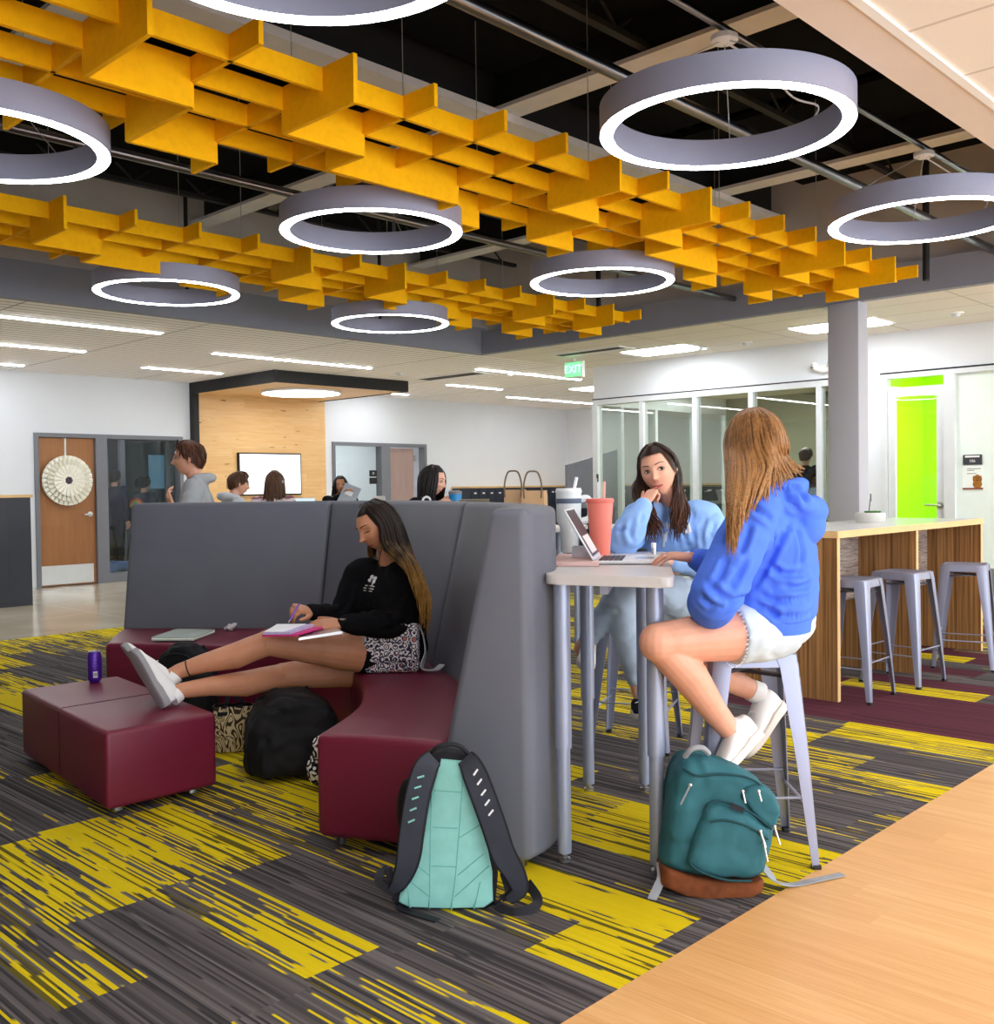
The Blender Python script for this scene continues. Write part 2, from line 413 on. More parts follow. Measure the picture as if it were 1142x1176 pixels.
slab('wall_upper_near', (X0, YN - 0.1, ZC), (XK, YN, ZD), M['black'])
slab('wall_upper_back', (X0 - 0.1, YN, ZC), (X0, YK, ZD), M['upper'])
mb = MB().box2((X0, YN - 0.1, ZD), (XK + 0.3, YK + 0.2, ZD + 0.1))
y = YN + 0.1
while y < YK:
    mb.box2((X0, y, ZD - 0.07), (XK + 0.1, y + 0.07, ZD)); y += 0.19
struct('ceiling', mb, M['deck'])
# white wall along the far side with the two door openings
def wall_x(name, x0, x1, y0, y1, z0, z1, m, holes=()):
    mb = MB(); xs = x0
    for (a, b, h) in holes:
        mb.box2((xs, y0, z0), (a, y1, z1)); mb.box2((a, y0, h), (b, y1, z1)); xs = b
    mb.box2((xs, y0, z0), (x1, y1, z1)); return struct(name, mb, m)
wall_x('wall_far', X0, X1, YW, YW + 0.12, 0, ZC, M['wall'], [(6.02, 8.38, 2.27), (11.38, 13.70, 2.26)])
slab('wall_right', (X1, 9.2, 0), (X1 + 0.1, YW, ZC), M['wall'])
slab('wall_left', (X0 - 0.1, Y0, 0), (X0, YW, ZC), flat('warm_grey_wall', srgb(150, 150, 156), 0.85, 0, 0.2, 0.02))
slab('wall_right', (X1, Y0, 0), (X1 + 0.1, 9.2, ZC), M['wall'])
# glazed wall on the right: header, piers, then rooms behind it
mb = MB()
mb.box2((XG, Y0, 2.66), (XG + 0.12, 9.48, ZC)); mb.box2((XG, 5.10, 0), (XG + 0.12, 5.72, 2.66))
struct('wall_glazed', mb, M['wall'])
slab('wall_room_back', (15.6, 5.4, 0), (15.7, 9.45, ZC), M['olive'])
slab('wall_room_side', (XG + 0.12, 5.36, 0), (15.7, 5.46, ZC), M['olive'])
slab('ceiling', (XG + 0.12, 5.46, 2.86), (15.6, 9.42, 2.9), M['tile'])
slab('wall_green_back', (13.6, 1.5, 0), (13.7, 5.36, ZC), M['lime'])
slab('wall_green_side', (XG + 0.12, 5.25, 0), (13.6, 5.36, ZC), M['lime'])
slab('ceiling', (XG + 0.12, 1.5, 2.86), (13.6, 5.25, 2.9), M['white'])
slab('wall_green_end', (XG + 0.12, 1.4, 0), (13.6, 1.5, ZC), M['wall'])
# rooms behind the two doors
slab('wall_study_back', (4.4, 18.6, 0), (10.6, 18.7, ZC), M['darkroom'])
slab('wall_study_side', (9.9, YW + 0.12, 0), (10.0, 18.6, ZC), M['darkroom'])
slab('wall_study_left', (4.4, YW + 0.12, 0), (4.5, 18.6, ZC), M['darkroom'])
slab('ceiling', (4.4, YW + 0.12, 2.7), (10.0, 18.6, 2.75), M['upper'])
slab('wall_class_back', (10.9, 18.0, 0), (16.5, 18.1, ZC), M['wall'])
slab('wall_class_side', (16.4, YW + 0.12, 0), (16.5, 18.0, ZC), M['wall'])
slab('wall_class_left', (10.8, YW + 0.12, 0), (10.9, 18.0, ZC), M['wall'])
slab('ceiling', (10.8, YW + 0.12, 2.8), (16.5, 18.0, 2.85), M['white'])

# ------------------------------------------------------------------ well: beams, panels, pipes
for i, (x, lab) in enumerate(((2.6, 'leftmost'), (5.6, 'middle'), (8.6, 'farthest right'))):
    mb = MB().box2((x - 0.11, YN, 4.16), (x + 0.11, YK + 0.1, 4.19)); struct('trim_%d' % (70 + i), MB().box2((x - 0.015, YN, 4.19), (x + 0.015, YK, 4.60)), M['black'])
    o = struct('trim_%d' % (10 + i), mb, M['beam'])
mb = MB().box2((X0, 5.20, 4.10), (XK + 0.1, 5.50, 4.16)); struct('trim_14', mb, M['beam']); struct('trim_15', MB().box2((X0, 5.33, 4.16), (XK + 0.1, 5.37, 4.58)), M['black'])
for k, (x0, x1, y0, y1) in enumerate(((2.8, 5.4, 2.4, 5.1), (5.8, 7.3, 2.0, 5.1), (7.5, 8.4, 2.6, 5.1), (3.2, 5.4, 6.6, 9.3), (5.8, 8.4, 5.6, 7.6), (8.8, 9.6, 2.0, 4.9), (-0.5, 2.3, 6.0, 7.2), (0.0, 2.4, 2.2, 4.4), (6.4, 8.0, 8.2, 9.4))):
    struct('ceiling', MB().box2((x0, y0, 4.36 + 0.004 * k), (x1, y1, 4.40 + 0.004 * k), 0), M['panelblack'])
# open web joists between the beams
for k, y in enumerate((3.9, 7.4, 8.9)):
    mb = MB(); mb.box2((X0, y - 0.03, 4.2), (XK, y + 0.03, 4.24)); mb.box2((X0, y - 0.03, 4.52), (XK, y + 0.03, 4.56))
    x = X0; f = 0
    while x < XK - 0.35:
        a, b = (4.24, 4.52) if f == 0 else (4.52, 4.24)
        mb.tube([(x, y, a), (x + 0.35, y, b)], 0.012, 6); x += 0.35; f = 1 - f
    struct('trim_%d' % (20 + k), mb, M['black'])
def pipe(name, pts, r, m, label, cat='pipe', group=None): return solo(name, MB().tube(pts, r, 12), m, label, cat, group)
pipe('sprinkler_pipe', [(X0, 3.08, 3.42), (XK + 0.12, 3.08, 3.42)], 0.034, M['silver'], 'thick bare steel sprinkler pipe running above the nearer yellow baffle grid, beside the ring lights', 'pipe')
pipe('sprinkler_pipe', [(X0, 5.72, 3.36), (XK + 0.12, 5.72, 3.36)], 0.03, M['silver'], 'steel sprinkler pipe between the two yellow baffle grids', 'pipe')
pipe('sprinkler_pipe', [(X0, 8.7, 3.55), (XK + 0.12, 8.7, 3.55)], 0.03, M['black'], 'black pipe along the top of the left grey fascia', 'pipe')
mb = MB(); mb.tube([(1.2, 5.72, 3.9), (1.2, 5.72, 3.36)], 0.012, 8)
for xx, yy in ((2.55, 5.72), (4.9, 5.72), (7.6, 5.72)):
    t = thing('sprinkler', 'small chrome sprinkler under the steel pipe %s' % {2.55: 'left of the middle ring light', 4.9: 'above the middle ring light', 7.6: 'farthest from the camera'}[xx], 'sprinkler', (xx, yy, 3.22), 'sprinkler heads')
    obj('drop_pipe', MB().tube([(xx, yy, 3.36), (xx, yy, 3.26)], 0.012, 8), M['silver'], t)
    obj('deflector', MB().lathe([(0.0, 3.215), (0.035, 3.22), (0.012, 3.235), (0.014, 3.262)], (xx, yy, 0), 12), M['silver'], t)
for k, (yy) in enumerate((2.50, 5.06)):
    pipe('conduit', [(X0, yy, 3.47), (XK + 0.12, yy, 3.47)], 0.018, M['silver'], ['thin steel strut carrying the row of ring lights nearest the camera', 'thin steel strut carrying the middle row of ring lights'][k], 'conduit', 'conduits')
for k, (x, y) in enumerate(((8.9, 2.3), (9.4, 3.6), (7.4, 8.9), (9.2, 7.2), (1.5, 9.3), (5.3, 9.4))):
    pipe('hanger_rod', [(x, y, 3.2 if k < 4 else 3.3), (x, y, 4.6)], 0.03 if k in (0, 1, 3) else 0.02, M['black'],
         ['black drop rod nearest the near soffit', 'black drop rod in front of the right grey fascia', 'black drop rod before the corner of the two fascias, left one', 'black drop rod before the right fascia, farthest one', 'black drop rod above the left fascia, nearest one', 'black drop rod above the left fascia, behind the middle ring'][k], 'rod', 'black drop rods')

# ------------------------------------------------------------------ yellow baffle grids
XS = lambda i: 2.786 + 0.4725 * i
ZT, ZNB, ZDB, TH = 3.255, 3.15, 3.042, 0.011
def stepped(mb, along, c, segs):
    """one board: segs = [(a, b, zbottom)], extruded to the board thickness"""
    pts = [(segs[0][0], ZT)]
    for a, b, z in segs: pts += [(a, z), (b, z)]
    pts.append((segs[-1][1], ZT))
    q = []
    for p in pts:
        if not q or (abs(q[-1][0] - p[0]) > 1e-6 or abs(q[-1][1] - p[1]) > 1e-6): q.append(p)
    P = (lambda s, z, t: (c + t, s, z)) if along == 'Y' else (lambda s, z, t: (s, c + t, z))
    for t, fl in ((-TH, 0), (TH, 1)):
        f = mb._f([mb.v(P(s, z, t)) for s, z in (q if fl else reversed(q))])
    n = len(q)
    for k in range(n):
        (s0, z0), (s1, z1) = q[k], q[(k + 1) % n]
        mb._f([mb.v(P(s0, z0, -TH)), mb.v(P(s1, z1, -TH)), mb.v(P(s1, z1, TH)), mb.v(P(s0, z0, TH))])
def merge(segs):
    out = []
    for a, b, z in segs:
        if out and abs(out[-1][2] - z) < 1e-6: out[-1] = (out[-1][0], b, z)
        else: out.append((a, b, z))
    return out
def baffle(yend, i0, i1, label, group):
    t = thing('ceiling_baffle', label, 'ceiling baffle', (XS((i0 + i1) / 2), yend + 0.68, ZDB), group)
    ys = [yend, yend + 0.231, yend + 0.54, yend + 0.84, yend + 1.14, yend + 1.37]     # end, R1..R4, end
    deepL = {}; deepR = {2: set(), 3: set(), 4: set()}
    for i in range(i0 - 7, i1 + 1):
        r = i % 6
        if r == 4:      # pattern A
            deepL.setdefault(i, []).append((0, 2)); deepR[2].add(i); deepL.setdefault(i + 1, []).append((2, 4)); deepR[4].add(i + 1); deepL.setdefault(i + 2, []).append((4, 5))
        if r == 0:      # pattern B
            deepL.setdefault(i, []).append((0, 2)); deepR[2].add(i); deepL.setdefault(i + 1, []).append((2, 3)); deepR[3] |= {i + 1, i + 2}
            deepL.setdefault(i + 3, []).append((3, 4)); deepR[4].add(i + 3); deepL.setdefault(i + 4, []).append((4, 5))
    for i in range(i0, i1 + 1):
        segs = []
        for k in range(5):
            d = any(a <= k < b for a, b in deepL.get(i, []))
            segs.append((ys[k], ys[k + 1], ZDB if d else ZNB))
        mb = MB(); stepped(mb, 'Y', XS(i), merge(segs)); obj('cross_board', mb, M['yellow'], t)
    for r in (1, 2, 3, 4):
        segs = [(XS(i0) - 0.12, XS(i0), ZNB)]
        for i in range(i0, i1):
            segs.append((XS(i), XS(i + 1), ZDB if i in deepR.get(r, ()) else ZNB))
        segs.append((XS(i1), XS(i1) + 0.1, ZNB))
        mb = MB(); stepped(mb, 'X', ys[r], merge(segs)); obj('long_board', mb, M['yellow'], t)
    for i in range(i0 + 1, i1, 3):
        for r in (1, 4):
            obj('hanging_wire', MB().tube([(XS(i), ys[r], ZT), (XS(i), ys[r], 4.36)], 0.0025, 5), M['cable'], t)
    return t
baffle(3.49, -6, 13, 'mustard yellow egg-crate ceiling baffle nearer the camera, the larger of the two', 'yellow ceiling baffles')
baffle(6.42, -4, 13, 'mustard yellow egg-crate ceiling baffle farther back, along the left grey fascia', 'yellow ceiling baffles')

# ------------------------------------------------------------------ ring pendants
def ring_pendant():
    R, r, z0, h = 0.575, 0.512, 3.0, 0.135
    t = thing('ring_pendant', '', 'pendant light', (0, 0, 0), 'ring pendant lights')
    pr = [(R, z0 + 0.004), (R, z0 + h), (r, z0 + h), (r, z0 + 0.004)]; n = 72
    mb = MB(); rings = [[(a * cos(2 * pi * k / n), a * sin(2 * pi * k / n), z) for a, z in pr] for k in range(n)]
    RR = [[mb.v(p) for p in q] for q in rings]
    for k in range(n):
        a, b = RR[k], RR[(k + 1) % n]
        for i in range(3): mb._f((a[i], a[i + 1], b[i + 1], b[i]))
    obj('housing', mb, M['ringgrey'], t)
    mb = MB(); pr = [(R - 0.004, z0), (R - 0.004, z0 + 0.012), (r + 0.004, z0 + 0.012), (r + 0.004, z0)]
    RR = [[mb.v((a * cos(2 * pi * k / n), a * sin(2 * pi * k / n), z)) for a, z in pr] for k in range(n)]
    for k in range(n):
        a, b = RR[k], RR[(k + 1) % n]
        for i in range(4): mb._f((a[i], a[(i + 1) % 4], b[(i + 1) % 4], b[i]))
    obj('diffuser', mb, M['led'], t)
    obj('canopy', MB().lathe([(0.0, 3.405), (0.05, 3.405), (0.062, 3.412), (0.062, 3.435), (0.0, 3.438)], (0, 0, 0), 24), M['white'], t)
    for k in range(3):
        a = 2 * pi * k / 3 + 0.5; x, y = 0.54 * cos(a), 0.54 * sin(a)
        obj('suspension_cable', MB().tube([(0.02 * cos(a), 0.02 * sin(a), 3.41), (x, y, z0 + h)], 0.0025, 5), M['cable'], t)
    a = -0.35
    obj('power_cord', MB().tube(catmull([(0.01, 0, 3.41), (0.16, -0.12, 3.30), (0.38, -0.14, 3.22), (0.49, -0.21, 3.19), (0.50 * cos(a), 0.52 * sin(a) - 0.03, z0 + h)], 5), 0.005, 6), M['white'], t)
    return t
rp = ring_pendant()
spots = [(4.15, 2.50, 'ring pendant light hung in front of the nearer yellow baffle, right of centre'), (6.50, 2.50, 'ring pendant light farthest right, cut by the right edge of the photo'),
         (4.15, 5.06, 'ring pendant light between the two yellow baffles, in the middle of the photo'), (6.50, 5.05, 'ring pendant light between the two yellow baffles, beside the right fascia'),
         (4.18, 7.73, 'ring pendant light behind the farther yellow baffle, nearer the left edge'), (6.55, 7.72, 'smallest ring pendant light, behind the farther yellow baffle near the fascia corner'),
         (1.80, 2.50, 'ring pendant light at the top edge of the photo, only its lower rim in view'), (1.80, 5.06, 'ring pendant light cut by the left edge, above the farther yellow baffle')]
for k, (x, y, lab) in enumerate(spots):
    if k == 0: rp.location = (x, y, 0); rp['label'] = lab
    else: dup(rp, (x, y, 0), 0, lab)
# ------------------------------------------------------------------ ceiling fixtures
def linear(x0, x1, y, label):
    t = thing('linear_light', label, 'ceiling light', ((x0 + x1) / 2, y, ZC - 0.02), 'linear ceiling lights')
    obj('housing', MB().box2((x0 - 0.02, y - 0.05, ZC - 0.012), (x1 + 0.02, y + 0.05, ZC + 0.005)), M['white'], t)
    obj('diffuser', MB().box2((x0, y - 0.038, ZC - 0.02), (x1, y + 0.038, ZC - 0.012)), M['led26'], t)
linear(2.2, 5.60, 10.52, 'long strip light in the slatted ceiling, cut by the left edge, nearest the grey fascia')
linear(2.6, 5.62, 12.49, 'strip light in the slatted ceiling, second from the fascia at the left edge')
linear(3.6, 5.61, 14.38, 'short end of a strip light at the left edge, nearest the white door wall')
linear(6.89, 9.44, 11.6, 'strip light just above the black canopy edge')
linear(6.92, 8.16, 13.53, 'strip light left of the black canopy, close to the white wall')
linear(10.7, 13.1, 10.66, 'strip light ending at the green exit sign')
linear(11.95, 13.26, 12.61, 'short strip light beside the ceiling vent')
linear(14.46, 17.05, 13.57, 'strip light farthest back, near the right wall')
linear(11.3, 12.6, 14.4, 'strip light behind the right end of the black canopy')
def troffer(x, y, sx, sy, label, group='ceiling light panels'):
    t = thing('troffer_light', label, 'ceiling light', (x, y, ZC - 0.02), group)
    obj('frame', MB().box2((x - sx / 2 - 0.03, y - sy / 2 - 0.03, ZC - 0.012), (x + sx / 2 + 0.03, y + sy / 2 + 0.03, ZC)), M['white'], t)
    obj('diffuser', MB().box2((x - sx / 2, y - sy / 2, ZC - 0.02), (x + sx / 2, y + sy / 2, ZC - 0.012)), M['led3' if group == 'light panels out of view' and y < 1 and x < 9 else 'led2'], t)
troffer(11.13, 7.65, 0.55, 0.95, 'square light panel in the white tiles, left of the column')
troffer(10.95, 5.15, 0.55, 0.95, 'square light panel in the white tiles, behind the column')
for k, (x, y) in enumerate(((10.9, 1.6), (10.9, -1.4), (1.2, -0.6), (4.2, -0.6), (7.2, -0.6), (-1.6, -0.6), (2.7, -2.4), (6.0, -2.4), (14.5, 11.2))):
    troffer(x, y, 0.6, 1.2, ['light panel in the tiles beyond the right edge of the photo', 'light panel in the tiles far beyond the right edge'][min(k, 1)] if k < 2 else 'light panel in the tiles behind the camera', 'light panels out of view')
# room lights behind the glass; the dark room's is added to show its people
for nm, x, y, z, sx, sy, lab in (('troffer_light', 12.7, 3.6, 2.86, 0.6, 1.5, 'square ceiling light in the lime green room'), ('troffer_light', 13.6, 16.6, 2.8, 0.9, 0.6, 'ceiling light in the whiteboard room'),
                           ('troffer_light', 13.9, 7.6, 2.86, 0.6, 2.6, 'ceiling light in the olive glass room'), ('troffer_light', 7.6, 16.1, 2.7, 0.5, 0.22, 'unseen panel added to light the people in the dark glazed room')):
    t = thing(nm, lab, 'ceiling light', (x, y, z - 0.02)); obj('diffuser', MB().box2((x - sx / 2, y - sy / 2, z - 0.02), (x + sx / 2, y + sy / 2, z - 0.004)), M['led2'], t)
    obj('frame', MB().box2((x - sx / 2 - .02, y - sy / 2 - .02, z - 0.01), (x + sx / 2 + .02, y + sy / 2 + .02, z)), M['white'], t)
# vents, detectors, speaker
def vent(x, y, sx, sy, label):
    t = thing('ceiling_vent', label, 'vent', (x, y, ZC - 0.02), 'ceiling vents')
    obj('frame', MB().box2((x - sx / 2, y - sy / 2, ZC - 0.015), (x + sx / 2, y + sy / 2, ZC)), M['white'], t)
    obj('slot', MB().box2((x - sx * 0.42, y - sy / 2 + .03, ZC - 0.02), (x - sx * 0.05, y + sy / 2 - .03, ZC - 0.014)), M['black'], t)
vent(atz(525, 432, ZC).x, atz(525, 432, ZC).y, 0.6, 1.3, 'slot vent in the slatted ceiling, right of the black canopy')
vent(10.55, 8.35, 0.35, 1.1, 'slot vent in the white tiles beside the left light panel')
for u, v, lab in ((804, 398, 'round smoke detector right of the left light panel'), (857, 393, 'round smoke detector left of the column'), (1098, 359, 'round ceiling speaker near the right edge'), (586, 428, 'small round sensor near the slot vent'), (460, 428, 'small round sprinkler plate above the canopy end')):
    p = atz(u, v, ZC)
    t = thing('ceiling_detector', lab, 'detector', (p.x, p.y, ZC - 0.05), 'round ceiling detectors')
    obj('base', MB().lathe([(0, -0.012), (0.075, -0.012), (0.08, 0)], (p.x, p.y, ZC), 20), M['white'], t)
    obj('dome', MB().lathe([(0, -0.05), (0.035, -0.045), (0.05, -0.012), (0, -0.01)], (p.x, p.y, ZC), 20), M['alu'], t)
# exit sign
ex = Vector((10.95, 9.0, 2.88))
t = thing('exit_sign', 'green lit EXIT sign hanging from the ceiling near the glass wall', 'exit sign', ex)
obj('housing', MB().box2((ex.x - 0.03, ex.y - 0.16, ex.z), (ex.x + 0.03, ex.y + 0.16, ex.z + 0.23), 0.008), M['white'], t)
M['exitgreen'] = emit('exit_green', srgb(0, 205, 110)[:3], 1.1); M['exitwhite'] = emit('exit_letters', srgb(160, 255, 200)[:3], 1.4)
obj('face', MB().box2((ex.x - 0.036, ex.y - 0.145, ex.z + 0.02), (ex.x - 0.029, ex.y + 0.145, ex.z + 0.21)), M['exitgreen'], t)
obj('lettering', text_mb('EXIT', 0.15, (ex.x - 0.038, ex.y, ex.z + 0.115), (0, -1, 0), (0, 0, 1)), M['exitwhite'], t)
obj('stem', MB().tube([(ex.x, ex.y, ex.z + 0.23), (ex.x, ex.y, ZC)], 0.015, 8), M['white'], t)

# ------------------------------------------------------------------ far wall: door 1, alcove, door 2, lockers
def frame_x(name, x0, x1, z1, mulls, y0=YW - 0.035, y1=YW + 0.14, w=0.06, m='frame', sill=None):
    mb = MB(); mb.box2((x0, y0, 0), (x0 + w, y1, z1 - w)); mb.box2((x1 - w, y0, 0), (x1, y1, z1 - w)); mb.box2((x0, y0, z1 - w), (x1, y1, z1))
    for a, b in mulls: mb.box2((a, y0, 0), (b, y1, z1 - w))
    if sill: mb.box2((sill[0] + .012, y0 + .003, 0), (sill[1] - w, y1, sill[2]))
    return struct(name, mb, M[m])
frame_x('trim_30', 6.02, 8.38, 2.27, [(6.93, 7.11)], sill=(7.1, 8.38, 0.14))
d1 = struct('door_1', MB().box2((6.085, YW + 0.02, 0.012), (6.925, YW + 0.065, 2.205)), M['doorwood'])
def pt(name, mb, m, par): o = obj(name, mb, m, par); return o
ORG['door_1'] = Vector((0, 0, 0))
pt('kick_plate', MB().box2((6.10, YW + 0.014, 0.03), (6.88, YW + 0.021, 0.31)), M['steel'], d1)
mb = MB(); mb.lathe([(0, 0), (0.04, 0.0), (0.04, 0.02), (0, 0.022)], (6.84, YW + 0.02, 1.06), 16, Matrix.Rotation(radians(90), 3, 'X'))
mb.tube([(6.84, YW + 0.01, 1.06), (6.84, YW - 0.05, 1.06), (6.72, YW - 0.055, 1.055)], 0.014, 8); pt('door_handle', mb, M['steel'], d1)
struct('window_1', MB().box2((7.11, YW + 0.04, 0.14), (8.32, YW + 0.05, 2.21)), m_glass('dim_room_glass', (0.93, 0.96, 0.97), 0.025))
# paper wreath on the door
c = Vector((6.48, YW - 0.03, 1.57))
t = thing('door_wreath', 'round folded paper wreath hung on the brown wooden door', 'wreath', c)
M['paper'] = flat('cream_paper', srgb(246, 244, 232), 0.85, 0, 0.2, 0.05, 20)
M['paper2'] = flat('printed_paper', srgb(232, 230, 214), 0.85, 0, 0.2, 0.12, 60)
for ring, (r0, r1, n, yy) in enumerate(((0.20, 0.37, 30, 0.0), (0.13, 0.31, 26, -0.03), (0.05, 0.23, 20, -0.06))):
    mb = MB()
    for k in range(n):
        a = 2 * pi * k / n + ring * 0.1; d = Vector((cos(a), 0, sin(a))); q = Vector((-sin(a), 0, cos(a)))
        a0 = c + d * r0 + V(0, yy, 0); a1 = c + d * r1 + V(0, yy - 0.02, 0)
        w = r1 * pi / n * 1.05
        R0 = [a0 + q * (0.012 * cos(b)) + V(0, -0.012 * sin(b) - 0.01, 0) for b in (0, 1.26, 2.5, 3.77, 5.0)]
        R1 = [a1 + q * (w * cos(b)) + V(0, -w * 0.8 * sin(b) - 0.01, 0) for b in (0, 1.26, 2.5, 3.77, 5.0)]
        mb.loft([R0, R1], True, True)
    obj('paper_cones', mb, M['paper'] if ring != 1 else M['paper2'], t)
mb = MB()
for k in range(7):
    a = 2 * pi * k / 7; mb.ball(c + V(0.035 * cos(a), -0.07, 0.035 * sin(a)), (0.028, 0.02, 0.028), 8, 6)
obj('rosette', mb, flat('dark_rosette', srgb(70, 62, 74), 0.8), t)
obj('ribbon', MB().box2((c.x - 0.012, YW - 0.006, c.z + 0.2), (c.x + 0.012, YW + 0.019, 2.2)), flat('white_ribbon', srgb(225, 225, 215), 0.7), t)
# inside the study behind window 1
for k, (a, b) in enumerate((((7.0, 16.6, 0), (7.06, 16.7, 2.5)), ((8.05, 16.6, 0), (8.13, 16.7, 2.5)), ((8.9, 16.6, 0), (8.95, 16.7, 2.5)), ((6.9, 16.6, 2.28), (9.9, 16.68, 2.36)))):
    struct('trim_%d' % (40 + k), MB().box2(a, b), M['frame'])
struct('window_7', MB().box2((8.13, 16.64, 0.02), (9.9, 16.65, 2.28)), M['glassgrey'])
struct('trim_45', MB().box2((6.6, 18.55, 1.25), (8.3, 18.6, 2.3)), flat('pale_board', srgb(190, 200, 205), 0.7))
struct('trim_46', MB().box2((6.8, 18.5, 1.5), (7.1, 18.56, 2.3)), flat('green_curtain', srgb(44, 84, 60), 0.8))
tv = MB().box2((10.6 - 1.05, 18.48, 1.45), (10.05, 18.54, 2.1)); solo('wall_screen', tv, emit('blue_screen', srgb(90, 150, 190)[:3], 0.35), 'dim blue screen deep inside the dark glazed room', 'screen')

# alcove of knotty wood with black canopy
struct('trim_50', MB().box2((8.62, YW - 0.03, 0), (11.22, YW + 0.0, 2.99)), M['feature'])
mb = MB(); mb.box2((8.53, YW - 0.14, 0), (8.62, YW, 2.99)); struct('trim_51', mb, M['black'])
ca = thing('wood_canopy', 'flat canopy with black edge and pale wood underside over the wooden alcove wall', 'canopy', (9.85, 13.9, 2.975))
mb = MB(); mb.box2((8.53, 12.68, 2.97), (11.12, 12.72, ZC)); mb.box2((8.53, 12.72, 2.97), (8.57, YW, ZC)); mb.box2((11.08, 12.72, 2.97), (11.12, YW, ZC)); obj('edge_band', mb, M['black'], ca)
obj('wood_underside', MB().box2((8.57, 12.72, 2.98), (11.08, YW - 0.03, 3.0)), M['feature'], ca)
dl = thing('disc_light', 'round flat white light under the wooden canopy', 'ceiling light', (9.75, 13.75, 2.94))
obj('rim', MB().lathe([(0.62, 0), (0.645, 0), (0.645, 0.035), (0.0, 0.040)], (9.75, 13.75, 2.942), 40), M['white'], dl)
obj('diffuser', MB().lathe([(0, -0.004), (0.62, -0.004), (0.62, 0.01), (0, 0.012)], (9.75, 13.75, 2.942), 40), M['led3'], dl)
t = thing('wall_display', 'large lit white display with black bezel on the knotty wood wall', 'screen', (10.0, YW - 0.04, 1.32))
obj('bezel', MB().box2((9.37, YW - 0.09, 1.30), (10.64, YW - 0.03, 2.03), 0.008), M['black'], t)
obj('screen', MB().box2((9.395, YW - 0.094, 1.325), (10.615, YW - 0.088, 2.005)), M['screen'], t)
# door 2 with side light
frame_x('trim_31', 11.38, 13.70, 2.26, [(12.53, 12.75)])
struct('window_2', MB().box2((11.44, YW + 0.04, 0.02), (12.53, YW + 0.05, 2.2)), M['glass'])
d2 = struct('door_2', MB().box2((12.78, YW + 0.05, 0.012), (13.42, YW + 0.09, 2.17)), M['doorwood2'])
ORG['door_2'] = Vector((0, 0, 0))
mb = MB()
for z in (0.3, 1.1, 1.98): mb.box2((13.41, YW + 0.02, z - 0.06), (13.46, YW + 0.06, z + 0.06))
pt('hinge', mb, M['steel'], d2)
struct('trim_47', MB().box2((11.3, 17.9, 0.9), (13.6, 17.98, 2.0), 0.01), flat('whiteboard', srgb(240, 244, 246), 0.3))
mb = MB(); mb.box2((11.55, 17.88, 1.96), (12.9, 17.9, 2.0)); struct('trim_48', mb, M['frame'])
t = thing('room_sign', 'small black sign on the glass beside the pale brown door', 'sign', (12.36, YW + 0.03, 1.5))
obj('sign_plate', MB().box2((12.28, YW + 0.025, 1.62), (12.46, YW + 0.035, 1.74)), M['black'], t); obj('sign_plate', MB().box2((12.28, YW + 0.025, 1.48), (12.46, YW + 0.035, 1.60)), M['black'], t)
obj('lettering', text_mb('=', 0.1, (12.37, YW + 0.024, 1.68), (1, 0, 0), (0, 0, 1)), M['white'], t)
# lockers
def lockers(name, x0, x1, y0, y1, h, w, label, ax='X'):
    t = thing('locker_row', label, 'lockers', ((x0 + x1) / 2, (y0 + y1) / 2, 0), 'dark locker rows')
    obj('carcass', MB().box2((x0, y0, 0), (x1, y1, h)), M['lacquer'], t)
    obj('wood_top', MB().box2((x0 - 0.02, y0 - 0.03, h), (x1 + 0.02, y1 + 0.02, h + 0.035)), M['maple'], t)
    n = int(((x1 - x0) if ax == 'X' else (y1 - y0)) / w)
    for k in range(n):
        if ax == 'X':
            a = x0 + k * w + 0.006; d = obj('door', MB().box2((a, y0 - 0.018, 0.06), (a + w - 0.012, y0, h - 0.01), 0.003, 1), M['lacquer'], t)
            obj('label_holder', MB().box2((a + w * 0.33, y0 - 0.022, h - 0.12), (a + w * 0.62, y0 - 0.017, h - 0.09)), M['white'], d)
        else:
            a = y0 + k * w + 0.006; d = obj('door', MB().box2((x0 - 0.018, a, 0.06), (x0, a + w - 0.012, h - 0.01), 0.003, 1), M['lacquer'], t)
            obj('label_holder', MB().box2((x0 - 0.022, a + w * 0.33, h - 0.12), (x0 - 0.017, a + w * 0.62, h - 0.09)), M['white'], d)
    return t
t0 = atz(538, 690, 0)
lockers('locker_row', 14.4, 18.0, YW - 0.55, YW - 0.03, 1.375, 0.24, 'long row of dark lockers with wood top along the white far wall')
lockers('locker_row', 17.5, 18.05, 9.6, YW - 0.7, 1.375, 0.30, 'dark lockers with wood top seen through the first glass pane', 'Y')
lockers('locker_row', 1.6, 5.07, 12.88, 13.4, 1.335, 0.8, 'dark navy locker block with wood cap at the left edge')

# ------------------------------------------------------------------ glazed wall on the right
mb = MB(); zt = 2.66
for y, w in ((9.44, 0.09), (8.60, 0.07), (7.71, 0.07), (6.85, 0.07), (5.90, 0.07)): mb.box2((XG - 0.03, y - w / 2, 0), (XG + 0.09, y + w / 2, 2.58))
mb.box2((XG - 0.03, 5.70, 2.58), (XG + 0.09, 9.48, zt)); mb.box2((XG - 0.026, 5.76, 0), (XG + 0.088, 9.44, 0.1)); mb.box2((XG - 0.03, 5.70, 0), (XG + 0.09, 5.76, 2.58))
struct('trim_32', mb, M['alu'])
ysp = (9.40, 8.635, 8.565, 7.745, 7.675, 6.885, 6.815, 5.935, 5.865, 5.76)
for k in range(5):
    struct('window_%d' % (10 + k), MB().box2((XG + 0.025, ysp[2 * k + 1], 0.1), (XG + 0.033, ysp[2 * k], 2.58)), M['glassgrey'])
mb = MB()
